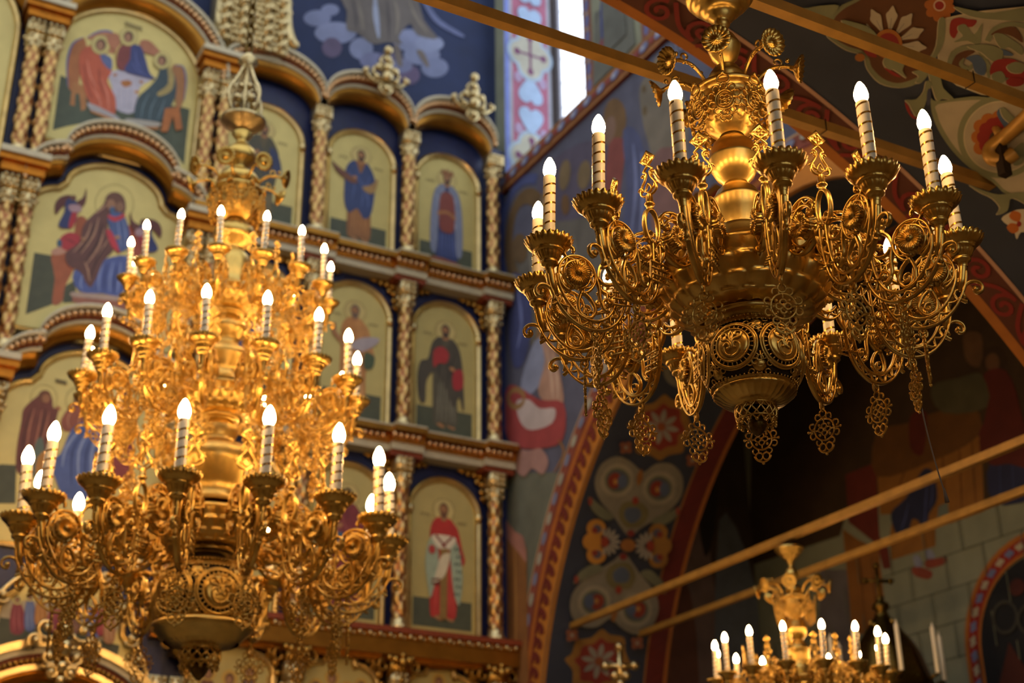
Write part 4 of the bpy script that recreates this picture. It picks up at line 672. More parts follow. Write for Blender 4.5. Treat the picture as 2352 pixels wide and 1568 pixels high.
('F','#8a3a2c',[(3.641,10.441),(3.617,10.447),(3.597,10.445),(3.584,10.436),(3.582,10.421),(3.59,10.404),(3.608,10.388),(3.631,10.376),(3.655,10.37),(3.675,10.372),(3.688,10.381),(3.69,10.396),(3.681,10.413),(3.664,10.429)]),
('f','#7b7464',[(2.981,9.788),(2.852,9.669),(2.723,9.503),(2.575,9.316),(2.349,9.181),(2.108,9.221),(1.971,9.409),(1.993,9.636),(2.116,9.79),(2.077,9.885),(1.997,10.029),(1.959,10.241),(2.084,10.449),(2.334,10.503),(2.56,10.362),(2.721,10.129),(2.882,9.943)]),
('F','#4a4e58',[(2.295,10.432),(2.198,10.425),(2.115,10.366),(2.062,10.267),(2.049,10.149),(2.079,10.035),(2.146,9.947),(2.236,9.901),(2.332,9.907),(2.415,9.962),(2.469,10.058),(2.483,10.175),(2.454,10.292),(2.386,10.384)]),
('L','#8e8672',.075,[(2.29,10.384),(2.238,10.386),(2.188,10.37),(2.145,10.337),(2.112,10.29),(2.091,10.233),(2.084,10.171),(2.092,10.108),(2.114,10.051),(2.148,10.002),(2.192,9.967),(2.241,9.948),(2.293,9.946),(2.342,9.961),(2.385,9.992),(2.419,10.037),(2.44,10.093),(2.447,10.155),(2.44,10.218),(2.418,10.277),(2.384,10.327),(2.34,10.363),(2.29,10.384)]),
('L','#5c5f4c',.031,[(2.284,10.336),(2.244,10.338),(2.205,10.325),(2.172,10.299),(2.146,10.263),(2.13,10.218),(2.124,10.169),(2.131,10.121),(2.148,10.075),(2.174,10.038),(2.208,10.01),(2.246,9.995),(2.286,9.993),(2.325,10.005),(2.358,10.03),(2.385,10.065),(2.401,10.109),(2.407,10.158),(2.401,10.207),(2.384,10.253),(2.357,10.292),(2.323,10.32),(2.284,10.336)]),
('F','#7c2e1c',[(2.258,10.306),(2.215,10.287),(2.185,10.252),(2.172,10.208),(2.181,10.163),(2.208,10.128),(2.248,10.107),(2.295,10.107),(2.337,10.125),(2.368,10.16),(2.381,10.204),(2.372,10.248),(2.345,10.285),(2.304,10.306)]),
('F','#4c5870',[(2.281,10.16),(2.242,10.161),(2.209,10.146),(2.188,10.119),(2.185,10.086),(2.198,10.052),(2.227,10.025),(2.264,10.009),(2.303,10.008),(2.335,10.022),(2.356,10.048),(2.36,10.082),(2.346,10.116),(2.318,10.144)]),
('F','#a87838',[(2.29,10.225),(2.274,10.225),(2.261,10.218),(2.252,10.206),(2.25,10.192),(2.256,10.177),(2.267,10.165),(2.283,10.158),(2.299,10.158),(2.312,10.164),(2.321,10.176),(2.322,10.191),(2.317,10.206),(2.305,10.218)]),
('F','#4a4e58',[(2.324,9.784),(2.228,9.778),(2.146,9.721),(2.094,9.626),(2.082,9.511),(2.111,9.4),(2.177,9.314),(2.266,9.27),(2.36,9.274),(2.442,9.328),(2.496,9.42),(2.509,9.534),(2.48,9.647),(2.414,9.737)]),
('L','#8e8672',.073,[(2.319,9.737),(2.268,9.74),(2.219,9.724),(2.176,9.692),(2.143,9.647),(2.123,9.592),(2.116,9.532),(2.124,9.471),(2.146,9.415),(2.179,9.368),(2.222,9.334),(2.271,9.315),(2.321,9.312),(2.37,9.327),(2.413,9.357),(2.446,9.401),(2.467,9.455),(2.474,9.515),(2.467,9.576),(2.445,9.633),(2.411,9.681),(2.368,9.717),(2.319,9.737)]),
('L','#5c5f4c',.03,[(2.314,9.691),(2.274,9.693),(2.236,9.681),(2.203,9.656),(2.177,9.621),(2.161,9.577),(2.156,9.53),(2.162,9.483),(2.179,9.439),(2.205,9.402),(2.238,9.375),(2.276,9.36),(2.315,9.359),(2.353,9.37),(2.386,9.394),(2.412,9.428),(2.429,9.47),(2.434,9.517),(2.428,9.565),(2.412,9.61),(2.386,9.647),(2.352,9.675),(2.314,9.691)]),
('F','#7c2e1c',[(2.288,9.662),(2.246,9.644),(2.215,9.61),(2.203,9.567),(2.211,9.524),(2.238,9.489),(2.278,9.469),(2.324,9.468),(2.366,9.486),(2.396,9.52),(2.408,9.562),(2.4,9.605),(2.374,9.641),(2.333,9.661)]),
('F','#4c5870',[(2.31,9.52),(2.271,9.521),(2.239,9.507),(2.219,9.481),(2.215,9.449),(2.229,9.416),(2.256,9.389),(2.293,9.374),(2.331,9.373),(2.364,9.386),(2.384,9.412),(2.388,9.444),(2.374,9.477),(2.347,9.505)]),
('F','#a87838',[(2.319,9.583),(2.303,9.583),(2.29,9.577),(2.282,9.565),(2.28,9.551),(2.286,9.537),(2.297,9.525),(2.312,9.519),(2.328,9.518),(2.341,9.524),(2.349,9.536),(2.351,9.55),(2.346,9.564),(2.334,9.576)]),
('f','#6a6240',[(2.858,9.853),(2.79,9.655),(2.644,9.604),(2.523,9.71),(2.506,9.851),(2.541,10.01),(2.677,10.053),(2.8,9.978)]),
('f','#4c5668',[(2.795,9.816),(2.709,9.711),(2.606,9.747),(2.588,9.842),(2.622,9.954),(2.736,9.94)]),
('F','#8a3020',[(2.501,9.887),(2.478,9.888),(2.458,9.879),(2.446,9.863),(2.444,9.842),(2.451,9.821),(2.468,9.804),(2.49,9.794),(2.513,9.793),(2.533,9.801),(2.545,9.817),(2.547,9.838),(2.539,9.859),(2.523,9.877)]),
('F','#7c2a26',[(2.937,9.851),(2.917,9.851),(2.899,9.841),(2.888,9.821),(2.885,9.796),(2.89,9.772),(2.904,9.752),(2.922,9.741),(2.942,9.741),(2.96,9.751),(2.971,9.771),(2.974,9.796),(2.969,9.82),(2.955,9.84)]),
('f','#8a5a28',[(2.301,9.847),(2.198,9.796),(2.076,9.839),(2.179,9.89)]),
('f','#6a6a54',[(2.741,10.103),(2.602,10.381),(2.523,10.557),(2.688,10.466),(2.808,10.235)]),
('F','#8a3a2c',[(2.589,10.548),(2.565,10.55),(2.546,10.546),(2.534,10.535),(2.532,10.52),(2.541,10.504),(2.558,10.49),(2.58,10.481),(2.604,10.478),(2.623,10.483),(2.635,10.493),(2.637,10.508),(2.628,10.524),(2.611,10.539)]),
('f','#6a6a54',[(2.725,9.548),(2.575,9.316),(2.49,9.168),(2.654,9.217),(2.782,9.404)]),
('F','#8a3a2c',[(2.555,9.226),(2.533,9.229),(2.514,9.224),(2.502,9.214),(2.501,9.2),(2.509,9.185),(2.526,9.172),(2.548,9.163),(2.57,9.161),(2.589,9.165),(2.6,9.175),(2.602,9.189),(2.594,9.205),(2.577,9.218)]),
('F','#b27a2c',[(3.259,9.434),(3.207,9.436),(3.161,9.41),(3.13,9.361),(3.122,9.299),(3.136,9.237),(3.171,9.186),(3.22,9.157),(3.272,9.154),(3.318,9.179),(3.348,9.227),(3.358,9.289),(3.343,9.352),(3.308,9.403)]),
('F','#b27a2c',[(3.08,9.431),(3.027,9.432),(2.982,9.405),(2.952,9.356),(2.943,9.294),(2.958,9.232),(2.993,9.181),(3.041,9.153),(3.093,9.152),(3.139,9.178),(3.169,9.226),(3.178,9.288),(3.163,9.351),(3.128,9.402)]),
('F','#b27a2c',[(2.916,9.538),(2.864,9.539),(2.818,9.511),(2.789,9.46),(2.781,9.398),(2.796,9.335),(2.831,9.286),(2.879,9.258),(2.931,9.258),(2.976,9.285),(3.006,9.334),(3.014,9.396),(3.0,9.459),(2.964,9.51)]),
('F','#4a4e60',[(3.241,9.371),(3.216,9.373),(3.194,9.362),(3.179,9.34),(3.175,9.312),(3.182,9.284),(3.199,9.26),(3.223,9.246),(3.248,9.245),(3.27,9.256),(3.285,9.277),(3.289,9.305),(3.282,9.334),(3.264,9.357)]),
('F','#7c2e22',[(3.215,9.326),(3.197,9.327),(3.182,9.319),(3.171,9.303),(3.169,9.283),(3.174,9.263),(3.186,9.246),(3.203,9.236),(3.221,9.235),(3.236,9.243),(3.247,9.259),(3.25,9.279),(3.244,9.299),(3.232,9.316)]),
('F','#4a4e60',[(2.916,9.47),(2.891,9.471),(2.869,9.458),(2.855,9.436),(2.851,9.408),(2.859,9.379),(2.876,9.356),(2.899,9.343),(2.924,9.343),(2.946,9.355),(2.96,9.377),(2.964,9.405),(2.957,9.433),(2.94,9.457)]),
('F','#7c2e22',[(2.927,9.413),(2.909,9.413),(2.894,9.405),(2.884,9.389),(2.881,9.368),(2.886,9.348),(2.898,9.332),(2.915,9.322),(2.933,9.322),(2.949,9.33),(2.959,9.346),(2.961,9.366),(2.956,9.387),(2.944,9.403)]),
('f','#968e80',[(3.119,9.485),(3.218,9.442),(3.255,9.386),(3.195,9.402)]),
('f','#968e80',[(3.123,9.5),(3.222,9.508),(3.278,9.472),(3.222,9.458)]),
('f','#968e80',[(3.12,9.517),(3.197,9.573),(3.258,9.567),(3.219,9.525)]),
('f','#968e80',[(3.109,9.531),(3.147,9.624),(3.199,9.648),(3.186,9.588)]),
('f','#968e80',[(3.095,9.54),(3.085,9.647),(3.116,9.697),(3.132,9.632)]),
('f','#968e80',[(3.079,9.541),(3.023,9.638),(3.027,9.701),(3.069,9.648)]),
('f','#968e80',[(3.065,9.534),(2.977,9.599),(2.953,9.661),(3.01,9.631)]),
('f','#968e80',[(3.058,9.52),(2.957,9.539),(2.909,9.585),(2.969,9.585)]),
('f','#968e80',[(3.057,9.504),(2.966,9.471),(2.907,9.492),(2.956,9.522)]),
('F','#8a3420',[(3.092,9.524),(3.06,9.528),(3.033,9.519),(3.016,9.499),(3.012,9.473),(3.023,9.445),(3.046,9.422),(3.076,9.406),(3.108,9.403),(3.136,9.411),(3.153,9.43),(3.157,9.456),(3.146,9.484),(3.123,9.508)]),
('F','#8e6428',[(3.337,10.346),(3.283,10.35),(3.236,10.323),(3.205,10.272),(3.196,10.208),(3.21,10.142),(3.246,10.089),(3.296,10.057),(3.349,10.054),(3.397,10.08),(3.428,10.129),(3.437,10.193),(3.423,10.259),(3.387,10.314)]),
('F','#8e6428',[(3.169,10.464),(3.115,10.466),(3.068,10.439),(3.037,10.387),(3.028,10.322),(3.044,10.256),(3.079,10.203),(3.129,10.173),(3.182,10.17),(3.229,10.197),(3.26,10.248),(3.27,10.312),(3.255,10.378),(3.219,10.433)]),
('F','#8e6428',[(2.985,10.46),(2.932,10.461),(2.885,10.433),(2.855,10.38),(2.846,10.315),(2.861,10.249),(2.897,10.197),(2.947,10.168),(3.0,10.167),(3.046,10.194),(3.077,10.246),(3.086,10.31),(3.071,10.376),(3.035,10.43)]),
('F','#4a4e60',[(3.315,10.258),(3.289,10.26),(3.266,10.249),(3.251,10.226),(3.247,10.197),(3.255,10.167),(3.272,10.142),(3.296,10.128),(3.322,10.126),(3.345,10.137),(3.359,10.159),(3.364,10.188),(3.356,10.218),(3.339,10.243)]),
('F','#7c2e22',[(3.299,10.281),(3.28,10.282),(3.264,10.274),(3.253,10.258),(3.25,10.237),(3.256,10.216),(3.268,10.198),(3.285,10.187),(3.304,10.186),(3.32,10.194),(3.331,10.21),(3.333,10.231),(3.328,10.252),(3.316,10.27)]),
('F','#4a4e60',[(2.982,10.365),(2.956,10.366),(2.934,10.354),(2.92,10.33),(2.916,10.301),(2.923,10.271),(2.941,10.247),(2.965,10.233),(2.99,10.232),(3.013,10.244),(3.027,10.267),(3.031,10.297),(3.024,10.327),(3.006,10.351)]),
('F','#7c2e22',[(3.003,10.376),(2.984,10.377),(2.968,10.368),(2.958,10.351),(2.955,10.33),(2.961,10.309),(2.973,10.292),(2.99,10.282),(3.009,10.281),(3.025,10.29),(3.035,10.306),(3.038,10.327),(3.032,10.348),(3.02,10.366)]),
('f','#968e80',[(3.088,10.117),(2.989,10.16),(2.95,10.217),(3.012,10.202)]),
('f','#968e80',[(3.084,10.102),(2.985,10.092),(2.928,10.127),(2.985,10.144)]),
('f','#968e80',[(3.088,10.084),(3.01,10.026),(2.949,10.03),(2.988,10.075)]),
('f','#968e80',[(3.098,10.07),(3.06,9.975),(3.008,9.949),(3.021,10.011)]),
('f','#968e80',[(3.113,10.061),(3.124,9.951),(3.092,9.901),(3.075,9.966)]),
('f','#968e80',[(3.13,10.06),(3.186,9.959),(3.181,9.895),(3.14,9.95)]),
('f','#968e80',[(3.143,10.067),(3.233,9.998),(3.257,9.934),(3.199,9.966)]),
('f','#968e80',[(3.151,10.08),(3.254,10.059),(3.302,10.009),(3.241,10.012)]),
('f','#968e80',[(3.152,10.098),(3.245,10.128),(3.305,10.104),(3.255,10.076)]),
('F','#8a3420',[(3.132,10.198),(3.1,10.202),(3.072,10.194),(3.054,10.174),(3.051,10.146),(3.061,10.118),(3.085,10.093),(3.116,10.077),(3.148,10.073),(3.176,10.081),(3.194,10.101),(3.198,10.128),(3.187,10.157),(3.164,10.182)]),
('F','#96602a',[(3.105,9.918),(3.066,9.919),(3.032,9.897),(3.01,9.858),(3.003,9.808),(3.014,9.759),(3.039,9.72),(3.074,9.698),(3.113,9.697),(3.146,9.719),(3.169,9.757),(3.176,9.806),(3.166,9.856),(3.14,9.896)]),
('F','#7c4830',[(4.347,9.404),(4.329,9.408),(4.312,9.402),(4.301,9.388),(4.297,9.369),(4.302,9.348),(4.314,9.33),(4.331,9.318),(4.35,9.314),(4.367,9.32),(4.378,9.334),(4.382,9.353),(4.377,9.374),(4.365,9.392)]),
('F','#7c4830',[(4.326,9.328),(4.307,9.331),(4.291,9.325),(4.28,9.311),(4.276,9.292),(4.281,9.271),(4.293,9.253),(4.31,9.241),(4.329,9.238),(4.346,9.244),(4.357,9.257),(4.361,9.277),(4.356,9.297),(4.344,9.316)]),
('F','#7c4830',[(4.401,9.288),(4.382,9.291),(4.366,9.286),(4.354,9.272),(4.351,9.253),(4.356,9.232),(4.368,9.214),(4.385,9.202),(4.404,9.198),(4.421,9.204),(4.432,9.218),(4.435,9.237),(4.431,9.257),(4.418,9.276)]),
('F','#7c4830',[(4.422,9.364),(4.403,9.368),(4.387,9.362),(4.376,9.348),(4.372,9.329),(4.377,9.308),(4.389,9.29),(4.406,9.278),(4.425,9.274),(4.442,9.28),(4.453,9.293),(4.457,9.313),(4.452,9.333),(4.44,9.352)]),
('F','#8a8272',[(4.371,9.329),(4.36,9.331),(4.35,9.327),(4.343,9.319),(4.341,9.308),(4.344,9.295),(4.351,9.284),(4.361,9.277),(4.373,9.275),(4.383,9.278),(4.389,9.286),(4.392,9.298),(4.389,9.31),(4.381,9.321)]),
('F','#7c4830',[(4.348,10.414),(4.329,10.418),(4.312,10.412),(4.301,10.398),(4.297,10.377),(4.302,10.355),(4.314,10.336),(4.332,10.323),(4.351,10.319),(4.368,10.325),(4.38,10.339),(4.384,10.359),(4.379,10.381),(4.366,10.401)]),
('F','#7c4830',[(4.327,10.334),(4.308,10.338),(4.291,10.332),(4.279,10.317),(4.276,10.297),(4.28,10.275),(4.293,10.256),(4.311,10.243),(4.33,10.239),(4.347,10.245),(4.358,10.259),(4.362,10.279),(4.357,10.301),(4.344,10.321)]),
('F','#7c4830',[(4.404,10.291),(4.384,10.295),(4.367,10.289),(4.356,10.275),(4.352,10.255),(4.357,10.233),(4.369,10.213),(4.387,10.2),(4.406,10.196),(4.423,10.202),(4.435,10.216),(4.439,10.236),(4.434,10.258),(4.421,10.278)]),
('F','#7c4830',[(4.425,10.37),(4.406,10.375),(4.389,10.369),(4.377,10.355),(4.374,10.334),(4.379,10.312),(4.391,10.293),(4.409,10.28),(4.428,10.276),(4.445,10.281),(4.457,10.295),(4.461,10.316),(4.456,10.338),(4.443,10.357)]),
('F','#8a8272',[(4.373,10.334),(4.361,10.336),(4.351,10.333),(4.344,10.324),(4.342,10.312),(4.345,10.299),(4.352,10.287),(4.363,10.28),(4.374,10.277),(4.385,10.281),(4.392,10.289),(4.394,10.301),(4.391,10.315),(4.383,10.326)]),
('F','#7c4830',[(1.831,9.359),(1.813,9.357),(1.799,9.347),(1.789,9.33),(1.787,9.31),(1.793,9.29),(1.805,9.275),(1.821,9.268),(1.839,9.269),(1.853,9.28),(1.863,9.297),(1.865,9.317),(1.859,9.337),(1.847,9.352)]),
('F','#7c4830',[(1.816,9.277),(1.799,9.275),(1.784,9.264),(1.775,9.247),(1.773,9.227),(1.778,9.208),(1.791,9.193),(1.807,9.186),(1.824,9.187),(1.839,9.198),(1.848,9.215),(1.85,9.235),(1.845,9.254),(1.832,9.269)]),
('F','#7c4830',[(1.886,9.257),(1.869,9.256),(1.854,9.245),(1.845,9.228),(1.843,9.208),(1.848,9.189),(1.861,9.174),(1.877,9.167),(1.894,9.168),(1.909,9.178),(1.918,9.195),(1.92,9.215),(1.915,9.235),(1.903,9.25)]),
('F','#7c4830',[(1.901,9.339),(1.884,9.338),(1.869,9.328),(1.859,9.311),(1.857,9.29),(1.863,9.271),(1.875,9.256),(1.892,9.248),(1.909,9.25),(1.924,9.26),(1.933,9.277),(1.935,9.297),(1.929,9.317),(1.917,9.332)]),
('F','#8a8272',[(1.857,9.29),(1.846,9.289),(1.837,9.283),(1.832,9.273),(1.831,9.26),(1.834,9.249),(1.841,9.24),(1.851,9.235),(1.861,9.236),(1.87,9.242),(1.876,9.253),(1.877,9.265),(1.874,9.276),(1.866,9.285)]),
('F','#7c4830',[(1.828,10.334),(1.81,10.332),(1.795,10.321),(1.786,10.303),(1.784,10.282),(1.789,10.262),(1.802,10.246),(1.819,10.239),(1.836,10.241),(1.851,10.251),(1.861,10.269),(1.863,10.291),(1.857,10.311),(1.845,10.327)]),
('F','#7c4830',[(1.813,10.248),(1.796,10.246),(1.781,10.235),(1.771,10.217),(1.769,10.196),(1.775,10.175),(1.787,10.16),(1.804,10.152),(1.822,10.154),(1.837,10.165),(1.846,10.183),(1.848,10.204),(1.842,10.225),(1.83,10.24)]),
('F','#7c4830',[(1.885,10.228),(1.867,10.226),(1.852,10.215),(1.843,10.198),(1.841,10.176),(1.846,10.156),(1.859,10.141),(1.876,10.133),(1.893,10.135),(1.908,10.145),(1.918,10.163),(1.92,10.184),(1.914,10.205),(1.902,10.22)]),
('F','#7c4830',[(1.9,10.314),(1.882,10.313),(1.867,10.302),(1.858,10.284),(1.856,10.263),(1.861,10.242),(1.874,10.227),(1.891,10.219),(1.908,10.221),(1.923,10.231),(1.933,10.249),(1.935,10.27),(1.929,10.291),(1.917,10.307)]),
('F','#8a8272',[(1.855,10.262),(1.844,10.261),(1.835,10.254),(1.829,10.244),(1.828,10.231),(1.832,10.219),(1.839,10.209),(1.849,10.205),(1.86,10.206),(1.869,10.212),(1.874,10.223),(1.876,10.236),(1.872,10.248),(1.865,10.257)]),
('f','#8a6228',[(8.56,8.056),(8.513,8.183),(8.53,8.337),(8.326,8.51),(8.13,8.725),(8.003,8.714),(7.805,8.841),(7.704,8.738),(7.59,8.702),(7.63,8.557),(7.608,8.398),(7.834,8.232),(7.957,8.052),(8.075,8.054),(8.275,7.968),(8.382,8.057)]),
('f','#7e2a1c',[(8.422,8.147),(8.388,8.239),(8.4,8.351),(8.254,8.474),(8.114,8.626),(8.023,8.618),(7.88,8.709),(7.807,8.637),(7.724,8.612),(7.753,8.508),(7.736,8.395),(7.9,8.273),(7.989,8.143),(8.075,8.143),(8.219,8.08),(8.295,8.146)]),
('f','#8a8478',[(8.078,8.409),(8.041,8.516),(8.096,8.573),(8.133,8.464)]),
('f','#8a8478',[(8.043,8.417),(7.937,8.513),(7.9,8.623),(8.006,8.525)]),
('f','#8a8478',[(8.027,8.401),(7.914,8.428),(7.807,8.523),(7.921,8.496)]),
('f','#8a8478',[(8.038,8.369),(7.983,8.313),(7.87,8.338),(7.925,8.395)]),
('f','#8a8478',[(8.07,8.34),(8.106,8.234),(8.051,8.178),(8.016,8.284)]),
('f','#8a8478',[(8.104,8.331),(8.211,8.235),(8.249,8.128),(8.141,8.225)]),
('f','#8a8478',[(8.121,8.348),(8.236,8.317),(8.346,8.218),(8.228,8.251)]),
('f','#8a8478',[(8.11,8.38),(8.166,8.434),(8.283,8.402),(8.225,8.35)]),
('F','#8a4a26',[(8.091,8.411),(8.064,8.426),(8.038,8.431),(8.02,8.424),(8.013,8.407),(8.017,8.384),(8.033,8.359),(8.057,8.337),(8.084,8.323),(8.109,8.318),(8.127,8.324),(8.135,8.341),(8.13,8.364),(8.115,8.389)]),
('L','#6f6a5c',.088,[(5.637,9.705),(5.577,9.731),(5.518,9.738),(5.465,9.727),(5.423,9.697),(5.394,9.653),(5.381,9.597),(5.385,9.535),(5.406,9.471),(5.441,9.411),(5.488,9.359),(5.544,9.32),(5.603,9.296),(5.661,9.289),(5.714,9.299),(5.757,9.326),(5.786,9.369),(5.8,9.422),(5.797,9.484),(5.776,9.548),(5.741,9.61),(5.693,9.664),(5.637,9.705)]),
('F','#7c2e1c',[(5.61,9.597),(5.561,9.616),(5.518,9.613),(5.489,9.591),(5.48,9.552),(5.493,9.506),(5.525,9.462),(5.569,9.427),(5.618,9.409),(5.662,9.411),(5.691,9.433),(5.7,9.471),(5.688,9.517),(5.656,9.562)]),
('L','#6f6a5c',.09,[(5.666,10.115),(5.605,10.142),(5.546,10.15),(5.492,10.139),(5.45,10.11),(5.42,10.065),(5.407,10.008),(5.412,9.945),(5.432,9.879),(5.468,9.817),(5.516,9.764),(5.572,9.723),(5.632,9.698),(5.691,9.689),(5.744,9.699),(5.788,9.726),(5.817,9.769),(5.831,9.824),(5.828,9.886),(5.807,9.952),(5.771,10.016),(5.723,10.072),(5.666,10.115)]),
('F','#7c2e1c',[(5.639,10.005),(5.59,10.024),(5.546,10.023),(5.516,10.0),(5.507,9.961),(5.52,9.914),(5.552,9.868),(5.598,9.832),(5.647,9.813),(5.691,9.814),(5.721,9.836),(5.73,9.874),(5.718,9.921),(5.685,9.968)]),
('L','#6f6a5c',.09,[(6.57,9.422),(6.508,9.455),(6.447,9.472),(6.392,9.472),(6.349,9.454),(6.319,9.421),(6.306,9.375),(6.31,9.321),(6.332,9.262),(6.369,9.204),(6.418,9.151),(6.476,9.107),(6.537,9.075),(6.598,9.059),(6.652,9.058),(6.697,9.073),(6.727,9.104),(6.741,9.148),(6.737,9.201),(6.716,9.26),(6.678,9.32),(6.629,9.375),(6.57,9.422)]),
('F','#7c2e1c',[(6.543,9.332),(6.497,9.354),(6.457,9.357),(6.429,9.342),(6.421,9.311),(6.432,9.272),(6.461,9.23),(6.502,9.196),(6.548,9.175),(6.588,9.171),(6.616,9.186),(6.625,9.216),(6.614,9.255),(6.585,9.297)]),
('L','#6f6a5c',.091,[(6.523,9.772),(6.461,9.806),(6.399,9.824),(6.344,9.824),(6.3,9.806),(6.271,9.772),(6.258,9.725),(6.262,9.67),(6.284,9.61),(6.321,9.55),(6.371,9.496),(6.429,9.451),(6.491,9.418),(6.551,9.401),(6.607,9.4),(6.651,9.416),(6.682,9.447),(6.696,9.491),(6.692,9.546),(6.67,9.606),(6.632,9.667),(6.582,9.724),(6.523,9.772)]),
('F','#7c2e1c',[(6.496,9.68),(6.45,9.703),(6.41,9.706),(6.382,9.691),(6.373,9.66),(6.384,9.619),(6.414,9.577),(6.455,9.541),(6.501,9.52),(6.542,9.516),(6.57,9.53),(6.579,9.561),(6.568,9.602),(6.538,9.644)]),
]
